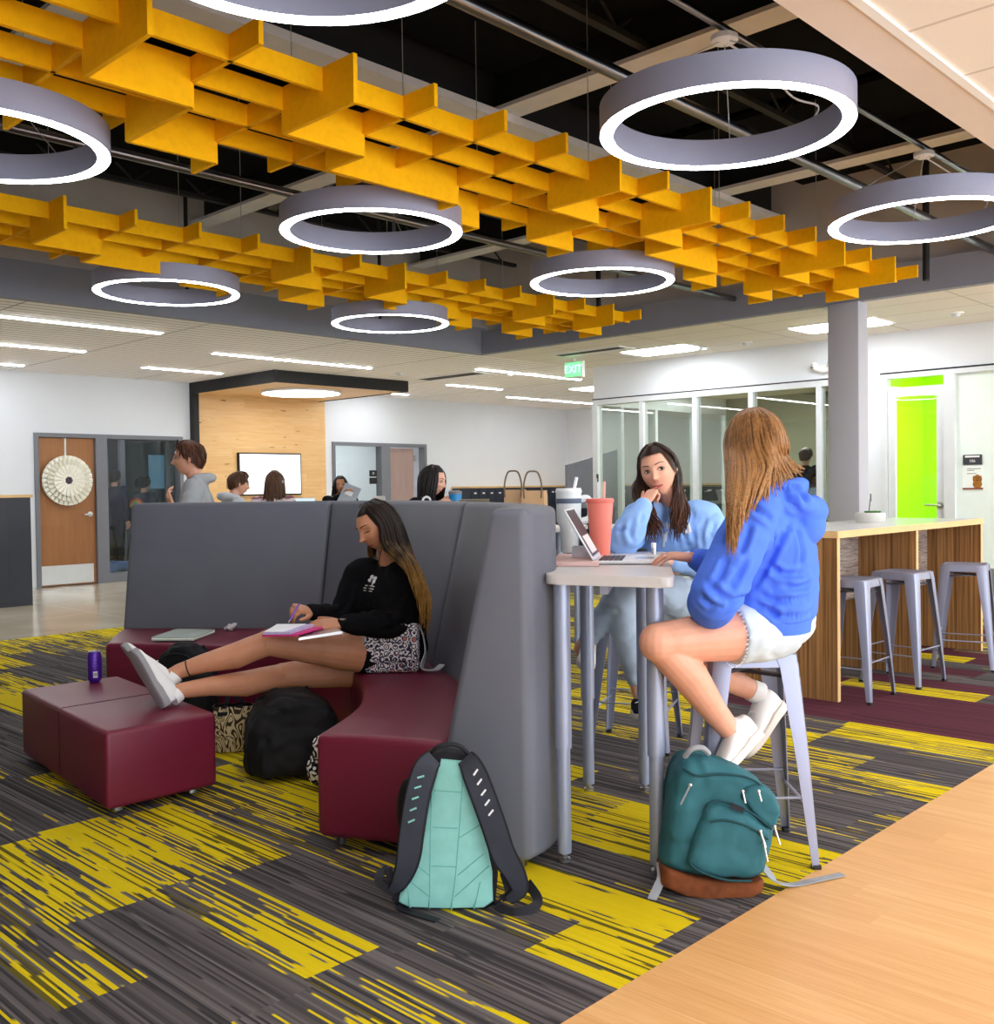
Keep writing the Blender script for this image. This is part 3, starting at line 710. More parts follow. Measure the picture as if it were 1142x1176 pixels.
for x in (12.6, 13.5, 14.6, 15.6): mb.box2((x - 0.035, 9.42, 0), (x + 0.035, 9.5, 2.58))
mb.box2((XG + 0.1, 9.42, 2.58), (15.65, 9.5, zt)); mb.box2((XG + 0.1, 9.424, 0), (15.65, 9.496, 0.1)); struct('trim_33', mb, M['alu'])
struct('window_15', MB().box2((XG + 0.1, 9.455, 0.1), (15.6, 9.462, 2.58)), M['glass'])
struct('wall_room_top', MB().box2((XG + 0.1, 9.42, zt), (15.65, 9.5, ZC)), M['wall'])
# dark stepped panel seen through the first pane
mb = MB(); a = [(13.0, 11.2), (14.6, 11.2)]
f = [V(13.4, 11.2, 1.0), V(14.9, 11.2, 1.0), V(14.9, 11.2, 2.05), V(13.4, 11.2, 1.75)]
mb.loft([f, [p + V(0, 0.05, 0) for p in f]]); g_ = solo('divider_screen', mb, flat('grey_panel', srgb(112, 112, 122), 0.7), 'grey panel with sloping top seen through the first glass pane', 'panel')
mb2 = MB(); mb2.box2((13.45, 11.2, 0), (13.5, 11.25, 1.0)); mb2.box2((14.8, 11.2, 0), (14.85, 11.25, 1.0)); obj('post', mb2, M['frame'], g_)
# green door bay
mb = MB()
mb.box2((XG - 0.03, 5.04, 0), (XG + 0.09, 5.12, 2.60)); mb.box2((XG - 0.03, 4.26, 0), (XG + 0.09, 4.38, 2.60)); mb.box2((XG - 0.03, Y0, 2.60), (XG + 0.09, 5.12, zt))
for y in (2.6, 1.0, -0.6, -2.2): mb.box2((XG - 0.03, y, 0.09), (XG + 0.09, y + 0.08, 2.60))
mb.box2((XG - 0.026, Y0, 0), (XG + 0.088, 4.26, 0.09)); struct('trim_34', mb, M['alu'])
struct('trim_35', MB().box2((XG - 0.032, 5.12, 2.655), (XG - 0.028, Y0, 2.675)), M['black'])
struct('trim_36', MB().box2((XG - 0.032, 5.72, 2.655), (XG - 0.028, 9.48, 2.672)), M['black'])
d3 = MB(); lw = 0.09
d3.box2((XG, 4.95, 0.01), (XG + 0.045, 5.035, 2.49)); d3.box2((XG, 4.385, 0.01), (XG + 0.045, 4.47, 2.49)); d3.box2((XG + .001, 4.47, 2.39), (XG + 0.044, 4.95, 2.49)); d3.box2((XG + .001, 4.47, 0.01), (XG + 0.045, 4.95, 0.26))
D3 = struct('door_3', d3, M['alu']); ORG['door_3'] = Vector((0, 0, 0))
pt('door_glass', MB().box2((XG + 0.018, 4.47, 0.26), (XG + 0.026, 4.95, 2.39)), M['glass'], D3)
mb = MB(); mb.lathe([(0, 0), (0.04, 0.0), (0.04, 0.02), (0, 0.022)], (XG, 4.43, 1.105), 16, Matrix.Rotation(radians(-90), 3, 'Y'))
mb.tube([(XG, 4.43, 1.105), (XG - 0.06, 4.43, 1.105), (XG - 0.065, 4.58, 1.11)], 0.013, 8); pt('door_handle', mb, M['steel'], D3)
struct('window_16', MB().box2((XG + 0.02, 4.38, 2.49), (XG + 0.03, 5.04, 2.6)), M['glass'])
struct('window_17', MB().box2((XG + 0.02, Y0, 0.40), (XG + 0.03, 4.27, 2.6)), M['frost'])
struct('baseboard_right', MB().box2((XG - 0.01, Y0, 0.02), (XG + 0.05, 4.27, 0.40)), flat('grey_base', srgb(120, 128, 126), 0.6))
t = thing('light_switch', 'two white switch plates on the lime green wall', 'switch', (13.59, 5.0, 1.3))
for k in range(2):
    p = at(1025 + 8 * k, 566, 1.0) - CAMP; q = CAMP + p * (13.59 / p.x)
    pl = obj('switch_plate', MB().box2((13.585, q.y - 0.035, q.z - 0.06), (13.6, q.y + 0.035, q.z + 0.06), 0.004), M['white'], t)
    obj('toggle', MB().box2((13.578, q.y - 0.012, q.z - 0.025), (13.586, q.y + 0.012, q.z + 0.025)), M['frame'], pl)
# room number sign and notice
def onx(u, v, x=XG + 0.015):
    d = at(u, v, 1.0) - CAMP; return CAMP + d * (x / d.x)
A, B_ = onx(1106.5, 522.5), onx(1128.5, 533.5)
t = thing('room_sign', 'black room number plate reading 106 on the frosted glass', 'sign', (XG, (A.y + B_.y) / 2, B_.z))
obj('sign_plate', MB().box2((XG + 0.004, B_.y, B_.z), (XG + 0.02, A.y, A.z), 0.003, 1), flat('charcoal_sign', srgb(52, 54, 62), 0.5), t)
obj('name_strip', MB().box2((XG + 0.001, B_.y + 0.025, A.z - 0.03), (XG + 0.005, A.y - 0.025, A.z - 0.012)), M['white'], t)
obj('lettering', text_mb('106', 0.045, (XG + 0.003, (A.y + B_.y) / 2 , B_.z + 0.042), (0, -1, 0), (0, 0, 1)), M['white'], t)
A, B_ = onx(1106, 535), onx(1129, 562)
t = thing('notice_sheet', 'white notice with a brown dog picture taped below the room number', 'notice', (XG, (A.y + B_.y) / 2, B_.z))
obj('sheet', MB().box2((XG + 0.012, B_.y, B_.z), (XG + 0.02, A.y, A.z)), flat('notice_paper', srgb(240, 246, 242), 0.8, 0, 0.2, 0.01), t)
obj('footer_line', MB().box2((XG + 0.009, B_.y - 0.005, B_.z), (XG + 0.012, A.y, B_.z + 0.018)), flat('red_brown_ink', srgb(130, 62, 44), 0.8), t)
mb = MB(); cy = B_.y + 0.055; cz = B_.z + 0.09
mb.ball((XG + 0.010, cy, cz - 0.03), (0.002, 0.05, 0.05), 16, 8); mb.ball((XG + 0.009, cy, cz + 0.035), (0.002, 0.036, 0.042), 16, 8)
mb.ball((XG + 0.008, cy - 0.036, cz + 0.03), (0.002, 0.014, 0.036), 12, 8); mb.ball((XG + 0.008, cy + 0.036, cz + 0.03), (0.002, 0.014, 0.036), 12, 8)
dg_ = obj('dog_picture', mb, flat('brown_fur_print', srgb(158, 104, 44), 0.8, 0, 0.2, 0.25, 40), t)
mb = MB(); mb.ball((XG + 0.006, cy, cz + 0.015), (0.002, 0.009, 0.007), 10, 6); mb.ball((XG + 0.006, cy - 0.014, cz + 0.045), (0.002, 0.005, 0.005), 8, 6); mb.ball((XG + 0.006, cy + 0.014, cz + 0.045), (0.002, 0.005, 0.005), 8, 6)
obj('dog_face', mb, M['black'], dg_)
mb = MB()
for k, (a, b) in enumerate(((0.03, 0.9), (0.05, 0.6), (0.085, 0.7))): mb.box2((XG + 0.010, A.y - b * (A.y - B_.y), A.z - a - 0.008), (XG + 0.012, A.y - 0.05, A.z - a))
obj('printed_lines', mb, flat('grey_ink', srgb(130, 136, 140), 0.8), t)
# emergency light, column
p = onx(946, 422, XG - 0.05)
t = thing('emergency_light', 'white two-headed emergency lamp on the wall above the glass panes', 'lamp', p)
obj('lamp_body', MB().tube(catmull([p + V(0, -0.09, 0.03), p + V(0, -0.04, -0.03), p + V(0, 0.04, -0.03), p + V(0, 0.11, 0.01)], 5), 0.032, 12, round_=True), M['white'], t)
for s, dz in ((-1, 0.035), (1, 0.02)):
    h = obj('lamp_head', MB().ball(p + V(-0.03, 0.11 * s, dz), 0.05, 14, 10), M['white'], t); obj('lens', MB().ball(p + V(-0.068, 0.11 * s, dz), (0.02, 0.03, 0.03), 10, 8), M['steel'], h)
obj('bracket', MB().box2((p.x, p.y - 0.05, p.z - 0.05), (XG, p.y + 0.05, p.z + 0.03)), M['white'], t)
struct('trim_60', MB().box2((XK - 0.02, 4.34, 0), (XK + 0.20, 4.66, ZC), 0.012), flat('light_grey_column', srgb(188, 190, 200), 0.6, 0, 0.3, 0.01))
# ------------------------------------------------------------------ furniture
def leather(name, c, rough=0.42, bs=420, var=0.06, spec=0.45):
    g = G(name); p = g.pos(); n1 = g.noise(p, 3, 3); n2 = g.noise(p, bs, 2)
    col = g.mix(g.mapr(n1, 0.3, 0.7), tuple(x * (1 - var) for x in c[:3]) + (1,), tuple(x * (1 + var) for x in c[:3]) + (1,))
    g.bump(n2, 0.12, 0.002); return g.fin(col, rough, 0, spec)
M['maroon'] = leather('maroon_vinyl', srgb(106, 20, 48)); M['maroon_side'] = M['maroon']
M['sofagrey'] = leather('grey_upholstery', srgb(102, 105, 116), 0.55, 700, 0.04, 0.35)
def bevelmod(o, w, seg=3, ang=40):
    b = o.modifiers.new('bevel', 'BEVEL'); b.width = w; b.segments = seg; b.limit_method = 'ANGLE'; b.angle_limit = radians(ang); b.harden_normals = False
    for p in o.data.polygons: p.use_smooth = True
    return o
Bc = catmull([(2.52, 2.70, 0), (2.95, 3.02, 0), (3.35, 3.47, 0), (3.64, 4.0, 0), (3.93, 4.6, 0), (4.12, 5.15, 0), (4.10, 5.63, 0)], 6) + [Vector((4.10 - 0.86 * k / 8, 5.63 + 1.08 * k / 8, 0)) for k in range(1, 9)]
Oc = catmull([(2.66, 2.42, 0), (2.935, 2.515, 0), (3.46, 3.06, 0), (3.92, 3.83, 0), (4.25, 4.5, 0), (4.46, 5.15, 0), (4.42, 5.78, 0)], 6) + [Vector((4.42 - 0.92 * k / 8, 5.78 + 1.17 * k / 8, 0)) for k in range(1, 9)]
Fc = catmull([(2.29, 3.18, 0), (2.606, 3.383, 0), (2.83, 3.578, 0), (3.06, 3.87, 0), (3.25, 4.18, 0), (3.42, 4.62, 0), (3.44, 5.08, 0)], 6) + [Vector((3.44 - 0.61 * t + 0.05 * sin(pi * t), 5.08 + 1.02 * t, 0)) for t in [k / 8 for k in range(1, 9)]]
sofa = thing('curved_booth_sofa', 'curved booth sofa with maroon seat and tall grey leaning back', 'sofa', (3.4, 4.4, 0))
SEAT = 0.445; BT = 1.30
def lerp(a, b, t): return a + (b - a) * t
for k, (i0, i1) in enumerate(((0, 18), (18, 36), (36, 44))):
    rings = []; n = i1 - i0
    for i in range(i0, i1 + 1):
        b, o = Bc[i], Oc[i]
        if i == i0 and k: b, o = lerp(b, Bc[i + 1], 0.05), lerp(o, Oc[i + 1], 0.05)
        if i == i1 and k < 2: b, o = lerp(b, Bc[i - 1], 0.05), lerp(o, Oc[i - 1], 0.05)
        t = lerp(o, b, 0.42); bb = lerp(b, o, 0.02)
        rings.append([V(bb.x, bb.y, 0.035), V(b.x, b.y, SEAT - 0.01), V(t.x, t.y, BT), V(o.x, o.y, BT), V(o.x, o.y, 0.035)])
    mb = MB(); mb.loft(rings); o_ = obj('back_panel', mb, M['sofagrey'], sofa, None); bevelmod(o_, 0.028, 4, 35)
for k, (i0, i1) in enumerate(((0, 24), (24, 44))):
    rings = []
    for i in range(i0, i1 + 1):
        b, f = Bc[i], Fc[i]
        if i == i0 and k: b, f = lerp(b, Bc[i + 1], 0.03), lerp(f, Fc[i + 1], 0.03)
        b = lerp(b, f, -0.015); m1 = lerp(f, b, 0.33); m2 = lerp(f, b, 0.66)
        rings.append([V(f.x, f.y, 0.05), V(f.x, f.y, SEAT), V(m1.x, m1.y, SEAT + 0.006), V(m2.x, m2.y, SEAT + 0.006), V(b.x, b.y, SEAT), V(b.x, b.y, 0.05)])
    mb = MB(); mb.loft(rings); o_ = obj('seat', mb, M['maroon'], sofa, None); bevelmod(o_, 0.03, 4, 50)
for i in (2, 12, 22, 32, 42):
    f = lerp(Fc[i], Bc[i], 0.12); obj('glide', MB().lathe([(0.02, 0), (0.02, 0.05), (0.0, 0.05)], (f.x, f.y, 0), 10), M['silver'], sofa)
    o = lerp(Oc[i], Bc[i], 0.2); obj('glide', MB().lathe([(0.02, 0), (0.02, 0.045), (0.0, 0.045)], (o.x, o.y, 0), 10), M['silver'], sofa)
# ottoman
ot = thing('ottoman', 'low rectangular maroon ottoman with a cross seam, in front of the sofa', 'ottoman', (2.25, 4.75, 0))
a0, a1, a2 = V(1.915, 4.145, 0), V(2.43, 4.13, 0), V(2.055, 5.40, 0)
ex_, ey_ = (a1 - a0), (a2 - a0)
mb = MB(); mb.prism([(q.x, q.y) for q in (a0, a1, a1 + ey_, a2)], 0.035, 0.37); bevelmod(obj('cushion', mb, M['maroon'], ot, None), 0.022, 4)
q = a0 + ey_ * 0.5; nx_ = -ex_.normalized(); obj('seam', MB().tube([q + nx_ * 0.0005 + V(0, 0, 0.06), q + nx_ * 0.0005 + V(0, 0, 0.35), q + ex_ * 0.03 + V(0, 0, 0.3705), q + ex_ * 0.97 + V(0, 0, 0.3705)], 0.0022, 5), flat('dark_seam', srgb(58, 8, 24), .6), ot)
for s in (0.08, 0.92):
    for u_ in (0.16, 0.84):
        q = a0 + ex_ * u_ + ey_ * s; obj('glide', MB().lathe([(0.022, 0), (0.018, 0.04), (0, 0.04)], (q.x, q.y, 0), 10), M['steel'], ot)

# high table beside the sofa
M['tabletop'] = flat('pale_grey_laminate', srgb(206, 204, 204), 0.35, 0, 0.5, 0.02)
M['tableleg'] = flat('silver_painted_tube', srgb(156, 166, 190), 0.35, 0.35, 0.5, 0.02)
tb = thing('high_table', 'narrow high table with grey top and telescopic silver legs behind the sofa end', 'table', (3.28, 2.53, 0))
n0, n1, f1, f0 = V(2.750, 2.415, 0), V(2.90, 1.955, 0), V(4.02, 2.76, 0), V(3.80, 3.07, 0)
poly = []
for a, b, c in ((f0, n0, n1), (n0, n1, f1), (n1, f1, f0), (f1, f0, n0)):
    d1_, d2_ = (a - b).normalized() * 0.05, (c - b).normalized() * 0.05
    for s in range(5):
        t = s / 4; poly.append((b + d1_) * (1 - t) ** 2 + b * 2 * t * (1 - t) + (b + d2_) * t ** 2)
mb = MB(); mb.prism([(p.x, p.y) for p in poly], 1.025, 1.062, 0.004, 1); obj('tabletop', mb, M['tabletop'], tb)
for (x, y) in ((2.965, 2.085), (2.83, 2.40), (3.735, 2.69), (3.57, 2.88)):
    lg = obj('leg', MB().lathe([(0.0, 0.42), (0.031, 0.42), (0.031, 1.026), (0, 1.026)], (x, y, 0), 20).lathe([(0.0, 0.035), (0.0255, 0.035), (0.0255, 0.44), (0, 0.44)], (x, y, 0), 20), M['tableleg'], tb)
    obj('foot_glide', MB().lathe([(0, 0), (0.022, 0.002), (0.022, 0.014), (0.012, 0.018), (0.012, 0.04), (0, 0.04)], (x, y, 0), 16), M['steel'], lg)
obj('apron_rail', MB().box((3.30, 2.53, 1.005), (0.95, 0.03, 0.04), radians(34)), M['tableleg'], tb)

# bar counter
M['zebra'] = m_zebrano('zebrano_veneer', srgb(104, 68, 34), srgb(176, 130, 80), 0, 55)
M['greygrain'] = m_zebrano('weathered_grey_veneer', srgb(104, 92, 88), srgb(192, 176, 166), 1, 38, 1.5)
M['bartop'] = flat('white_bar_laminate', srgb(214, 216, 214), 0.22, 0, 0.5, 0.02)
bar = thing('bar_counter', 'long high bar counter with zebra-grain wood panels and white top', 'counter', (7.4, 3.3, 0))
by0, by1, bx0, bx1 = 2.87, 3.66, 6.05, 8.66
obj('counter_top', MB().box2((bx0, by0, 1.035), (bx1, by1, 1.072)), M['bartop'], bar)
mb = MB(); mb.box2((bx0 - 0.004, by0 - 0.006, 1.03), (bx1 + 0.004, by0, 1.074)); mb.box2((bx0 - 0.006, by0, 1.03), (bx0, by1, 1.074)); obj('wood_edge', mb, M['maple'], bar)
for x in (bx0 + 0.002, 7.30, bx1 - 0.04):
    d = obj('upright_panel', MB().box2((x, by0 + 0.005, 0.0), (x + 0.036, by1 - 0.01, 1.033)), M['zebra'], bar)
    obj('edge_strip', MB().box2((x, by0 + 0.001, 0.0), (x + 0.036, by0 + 0.005, 1.033)), M['maple'], d)
for x0, x1 in ((bx0 + 0.04, 7.30), (7.336, bx1 - 0.04)):
    obj('modesty_panel', MB().box2((x0, 3.30, 0.52), (x1, 3.325, 1.03)), M['greygrain'], bar)
# metal stools
M['stool'] = flat('silver_stool_paint', srgb(146, 150, 172), 0.3, 0.35, 0.5, 0.02)
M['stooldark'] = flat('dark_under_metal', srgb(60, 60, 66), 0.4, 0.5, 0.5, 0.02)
def make_stool(h=0.765, paint='stool'):
    t = thing('metal_stool', '', 'stool', (0, 0, 0), 'metal stools')
    s = 0.152; mb = MB(); n = 6; R = 0.045
    def rr(hw, z, r=R):
        out = []
        for cx, cy, a0 in ((1, 1, 0), (-1, 1, 90), (-1, -1, 180), (1, -1, 270)):
            for k in range(n + 1):
                a = radians(a0 + 90 * k / n); out.append(((hw - r) * cx + r * cos(a), (hw - r) * cy + r * sin(a), z))
        return out
    mb.loft([rr(0.03, h - 0.012, 0.02), rr(s - 0.022, h - 0.010), rr(s - 0.008, h), rr(s + 0.001, h - 0.004), rr(s + 0.006, h - 0.05), rr(s + 0.003, h - 0.052), rr(s - 0.006, h - 0.014), rr(0.03, h - 0.016, 0.02)], True, True)
    obj('seat', mb, M[paint], t)
    F_ = 0.212
    for sx, sy in ((1, 1), (-1, 1), (-1, -1), (1, -1)):
        rings = []
        for z, off, w, r in ((h - 0.006, s + 0.004, 0.085, 0.03), (h - 0.05, s + 0.010, 0.075, 0.028), (h * 0.5, s + 0.036, 0.052, 0.02), (0.02, F_, 0.030, 0.012), (0.0, F_ + 0.001, 0.028, 0.012)):
            o_, i_ = off, off - 0.004
            pr = [(o_ - w, o_), (o_ - r, o_), (o_ - r * 0.3, o_ - r * 0.3), (o_, o_ - r), (o_, o_ - w), (i_, o_ - w), (i_, i_ - r), (i_ - r * 0.3, i_ - r * 0.3), (i_ - r, i_), (o_ - w, i_)]
            rings.append([(a * sx, b * sy, z) for a, b in pr])
        l = obj('leg', MB().loft(rings), M[paint], t)
        obj('foot_cap', MB().box((sx * (F_ - 0.012), sy * (F_ - 0.012), 0.008), (0.032, 0.032, 0.016), 0, 0.004), M['black'], l)
    for a, b, z in (((1, 1), (-1, 1), 0.25), ((-1, -1), (1, -1), 0.25), ((-1, 1), (-1, -1), 0.21), ((1, -1), (1, 1), 0.21)):
        k = s + 0.036 + (F_ - s - 0.036) * (1 - z / (h * 0.5)) - 0.012
        obj('crossbar', MB().tube([(a[0] * k, a[1] * k, z), (b[0] * k, b[1] * k, z)], 0.008, 8, flat=0.6), M[paint], t)
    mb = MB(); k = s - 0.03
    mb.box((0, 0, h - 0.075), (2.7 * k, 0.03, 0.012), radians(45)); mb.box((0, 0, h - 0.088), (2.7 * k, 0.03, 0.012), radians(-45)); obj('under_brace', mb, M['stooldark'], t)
    return t
st = make_stool()
for k, (x, y, rz, lab) in enumerate(((6.30, 2.90, 2, 'silver metal stool at the bar counter, nearest its left end panel'), (6.98, 2.84, -3, 'silver metal stool at the bar counter, middle of the three'), (7.86, 2.73, 14, 'silver metal stool at the bar counter, farthest right'),
                                      (3.385, 1.97, -47, 'silver metal stool under the girl in the blue hoodie'), (4.40, 3.22, -66, 'silver metal stool under the girl in pale jeans, behind the table'))):
    if k == 0: st.location = (x, y, 0); st.rotation_euler = (0, 0, radians(rz)); st['label'] = lab
    else: dup(st, (x, y, 0), radians(rz), lab)
# ------------------------------------------------------------------ people: builders
from mathutils.bvhtree import BVHTree
def hframe(f, u):
    f = Vector(f).normalized(); u = Vector(u); r = f.cross(u).normalized(); u = r.cross(f).normalized()
    return Matrix((r, f, u)).transposed()            # columns: right, forward, up
def gs(x, s): return math.exp(-(x / s) ** 2)
def head_pt(th, ph):
    """point on the head, local units of metres, y forward"""
    st, ct = sin(th), cos(th)
    x, y, z = 0.074 * st * sin(ph), 0.093 * st * cos(ph), 0.113 * ct
    if y < 0: y *= 1.10
    if z < 0:
        t = -z / 0.113
        x *= 1 - 0.36 * t ** 1.6
        if y < 0: y *= 1 - 0.55 * t ** 1.3
        else: y *= 1 - 0.05 * t
    if y > 0:
        wgt = min(1.0, max(0.0, (y - 0.02) / 0.05))
        d = 0.0
        if z > -0.035: d += 0.021 * gs(x, 0.0095) * max(0.0, min(1.0, (0.022 - z) / 0.05))
        d += 0.014 * gs(x, 0.013) * gs(z + 0.034, 0.011)
        for sx in (-1, 1):
            d -= 0.013 * gs(x - sx * 0.031, 0.017) * gs(z - 0.004, 0.012)
            d += 0.004 * gs(x - sx * 0.028, 0.022) * gs(z - 0.027, 0.008)
            d += 0.006 * gs(x - sx * 0.040, 0.02) * gs(z + 0.026, 0.018)
        d += 0.006 * gs(x, 0.021) * gs(z + 0.066, 0.010)
        d -= 0.004 * gs(x, 0.03) * gs(z + 0.084, 0.007)
        d += 0.008 * gs(x, 0.018) * gs(z + 0.101, 0.014)
        y += d * wgt
    return Vector((x, y, z))
def add_head(mb, c, R, s, ears=True):
    nT, nP = 54, 72; rings = []
    for i in range(1, nT):
        rings.append([c + R @ (head_pt(pi * i / nT, 2 * pi * k / nP) * s) for k in range(nP)])
    mb.loft(rings, True, True)
    if ears:
        for sx in (-1, 1): mb.ball(c + R @ (V(sx * 0.073, -0.008, -0.006) * s), V(0.011, 0.019, 0.031) * s, 14, 10, R @ Matrix.Rotation(sx * 0.35, 3, 'Z'))
def add_hand(mb, wrist, fd, nrm, thumb, s=1.0, curl=((20, 25, 15),) * 4, spread=0.06, tcurl=20):
    """fd finger direction, nrm back-of-hand direction, thumb = +1/-1 side along fd x nrm"""
    fd = Vector(fd).normalized(); nrm = Vector(nrm); sd = fd.cross(nrm).normalized() * thumb; nrm = (sd * thumb).cross(fd).normalized()
    rings = []
    for t, w, h in ((-0.02, 0.024, 0.019), (0.0, 0.026, 0.018), (0.03, 0.036, 0.017), (0.06, 0.041, 0.015), (0.085, 0.040, 0.012), (0.093, 0.034, 0.008)):
        c = wrist + fd * t * s
        rings.append([c + sd * (w * s * cos(2 * pi * k / 14)) + nrm * (h * s * sin(2 * pi * k / 14)) for k in range(14)])
    mb.loft(rings)
    for k, (o, L, r) in enumerate(((0.0295, 0.072, 0.0084), (0.0098, 0.080, 0.0086), (-0.0100, 0.074, 0.0082), (-0.0292, 0.058, 0.0074))):
        d = (fd + sd * (o / 0.03) * spread).normalized(); ax = d.cross(nrm).normalized()
        p = wrist + (fd * (0.078 if k in (0, 3) else 0.083) + sd * o) * s; pts = [p - d * 0.02 * s, p]; a = 0
        for j, fr in enumerate((0.44, 0.32, 0.24)):
            a -= radians(curl[k][j]); dd = Quaternion(ax, a) @ d; p = p + dd * (L * fr * s); pts.append(p)
        mb.tube(pts, [r * s, r * s, r * 0.95 * s, r * 0.9 * s, r * 0.78 * s], 10, round_=True)
    d = (fd * 0.72 + sd * 0.68 - nrm * 0.15).normalized(); p = wrist + (fd * 0.018 + sd * 0.024 - nrm * 0.004) * s; pts = [p]; ax = d.cross(nrm).normalized()
    for j, L in enumerate((0.042, 0.034, 0.028)):
        d = Quaternion(nrm, -thumb * radians(tcurl * (0.5 if j == 0 else 0.7)) * -1.0) @ d if j else d
        p = p + d * L * s; pts.append(p)
    mb.tube(pts, [0.0145 * s, 0.0115 * s, 0.0095 * s, 0.008 * s], 10, round_=True)
def torso_loft(mb, L, n=24, e=2.4):
    rings = []
    for c, r, f, w, d in L:
        r = Vector(r).normalized(); f = Vector(f).normalized(); ring = []
        for k in range(n):
            a = 2 * pi * k / n; ca, sa = cos(a), sin(a)
            ring.append(Vector(c) + r * (w * abs(ca) ** (2 / e) * (1 if ca > 0 else -1)) + f * (d * abs(sa) ** (2 / e) * (1 if sa > 0 else -1)))
        rings.append(ring)
    mb.loft(rings)
def wrinkle(me, amp, sc=(9, 9, 16), seed=0.0, amp2=0.0):
    for v in me.vertices:
        p = v.co; q = Vector((p.x * sc[0] + seed, p.y * sc[1], p.z * sc[2]))
        n = noise.noise(q) + 0.5 * noise.noise(q * 2.1)
        r = 1 - abs(noise.noise(q * 1.3 + Vector((5, 1, 2))))
        q2 = Vector((p.x * sc[0] * 0.8 + seed + 3, p.y * sc[1] * 0.8, p.z * sc[2] * 0.9)) + 0.5 * noise.noise_vector(q * 0.7)
        r2 = 1 - abs(noise.noise(q2)); v.co = p + v.normal * (amp * n - amp2 * (r2 ** 5) + 0.3 * amp2 * (r ** 4))
def cloth(name, build, size, mat, parent, amp=0.003, sc=(9, 9, 16), seed=0.0, amp2=0.0, smooth=5):
    mb = MB(); build(mb); me = voxel(mb, size, smooth, 0.5, name); wrinkle(me, amp, sc, seed, amp2)
    b_ = bmesh.new(); b_.from_mesh(me)
    for _ in range(3): bmesh.ops.smooth_vert(b_, verts=b_.verts, factor=0.5, use_axis_x=True, use_axis_y=True, use_axis_z=True)
    b_.to_mesh(me); b_.free()
    return link(name, me, mat, parent)
def crease(o, base, lines, depth=0.012, width=0.016):
    """press fold lines (given as photo points on the garment) into a cloth mesh, with a raised lip beside each"""
    me = o.data; b_ = bmesh.new(); b_.from_mesh(me); base = Vector(base)
    bv = BVHTree.FromPolygons([v.co + base for v in b_.verts], [tuple(v.index for v in f.verts) for f in b_.faces])
    acc = {}
    for L in lines:
        pts = []
        for (u, v) in L:
            d = (at(u, v, 5) - CAMP).normalized(); h = bv.ray_cast(CAMP, d, 12)
            if h[0] is not None: pts.append(h[0] - base)
        if len(pts) < 2: continue
        P = catmull(pts, 8); n = len(P)
        for vt in b_.verts:
            if (vt.co - P[n // 2]).length > 0.5: continue
            bd, bi = 9, 0
            for i, p in enumerate(P):
                q = (vt.co - p).length
                if q < bd: bd, bi = q, i
            if bd < width * 3:
                t = bi / (n - 1); env = min(1, 4 * min(t, 1 - t) + 0.15)
                acc[vt.index] = acc.get(vt.index, 0) + env * (-depth * math.exp(-(bd / width) ** 2) + 0.45 * depth * math.exp(-((bd - 1.8 * width) / width) ** 2))
    b_.normal_update(); b_.verts.ensure_lookup_table()
    mv = [(b_.verts[i], b_.verts[i].normal.copy(), a) for i, a in acc.items()]
    for vt, nn, a in mv: vt.co += nn * a
    b_.to_mesh(me); b_.free()
def fibre(name, c1, c2, tip=None, z0=0, z1=1, sc=260, rough=0.42):
    g = G(name); p = g.pos(); x = g.sep(p)
    n = g.noise(g.vscale(p, 1, 1, 0.06), sc, 2, 0.6); n2 = g.noise(g.vscale(p, 1, 1, 0.25), 30, 2)
    col = g.mix(g.mapr(g.op('ADD', g.op('MULTIPLY', n, 0.6), g.op('MULTIPLY', n2, 0.4)), 0.36, 0.64), C4(c1), C4(c2))
    if tip:
        f = g.mapr(g.op('ADD', x[2], g.op('MULTIPLY', g.op('SUBTRACT', n2, 0.5), 0.25)), z1, z0)
        col = g.mix(f, col, g.mix(g.mapr(n, 0.38, 0.62), C4(tip[0]), C4(tip[1])))
    return g.fin(col, rough, 0, 0.22)
def hair_locks(mb, guides, n, r0, jit=0.006, seed=1, sides=5, wav=0.0, m=16, flat=0.6):
    rnd = random.Random(seed); GS = []
    for g in guides:
        q = catmull(g, 6); L = [0]
        for a, b in zip(q, q[1:]): L.append(L[-1] + (b - a).length)
        out = []
        for k in range(m):
            t = L[-1] * k / (m - 1); i = 0
            while i < len(L) - 2 and L[i + 1] < t: i += 1
            out.append(q[i].lerp(q[i + 1], (t - L[i]) / max(1e-6, L[i + 1] - L[i])))
        GS.append(out)
    for k in range(n):
        t = (k + rnd.random()) / n * (len(GS) - 1); i = min(int(t), len(GS) - 2); f = t - i
        off = Vector((rnd.uniform(-1, 1), rnd.uniform(-1, 1), rnd.uniform(-1, 1))) * jit; ph = rnd.uniform(0, 6.28); e = rnd.uniform(0.86, 1.0); pts = []
        for j in range(m):
            s = j / (m - 1); jj = s * e * (m - 1); a = min(int(jj), m - 2); h = jj - a
            p = GS[i][a].lerp(GS[i][a + 1], h).lerp(GS[i + 1][a].lerp(GS[i + 1][a + 1], h), f)
            w = wav * s * sin(ph + s * 14)
            pts.append(p + off * (0.35 + s) + Vector((w, -w, 0)))
        rr = [r0 * (0.75 + 0.5 * sin(pi * min(1, 0.15 + j / (m - 1))) ) * (1 if j < m - 4 else (m - j) / 5) for j in range(m)]
        mb.tube(pts, rr, sides, flat=flat)
def hp(c, R, s, az, el, k=1.0):
    """point on the hair shell: az 0 = face, +90 = subject's right, el up"""
    a, e = radians(az), radians(el)
    return c + R @ (V(0.081 * sin(a) * cos(e), (0.100 if abs(az) < 90 else 0.110) * cos(a) * cos(e) - 0.004, 0.121 * sin(e)) * s * k)
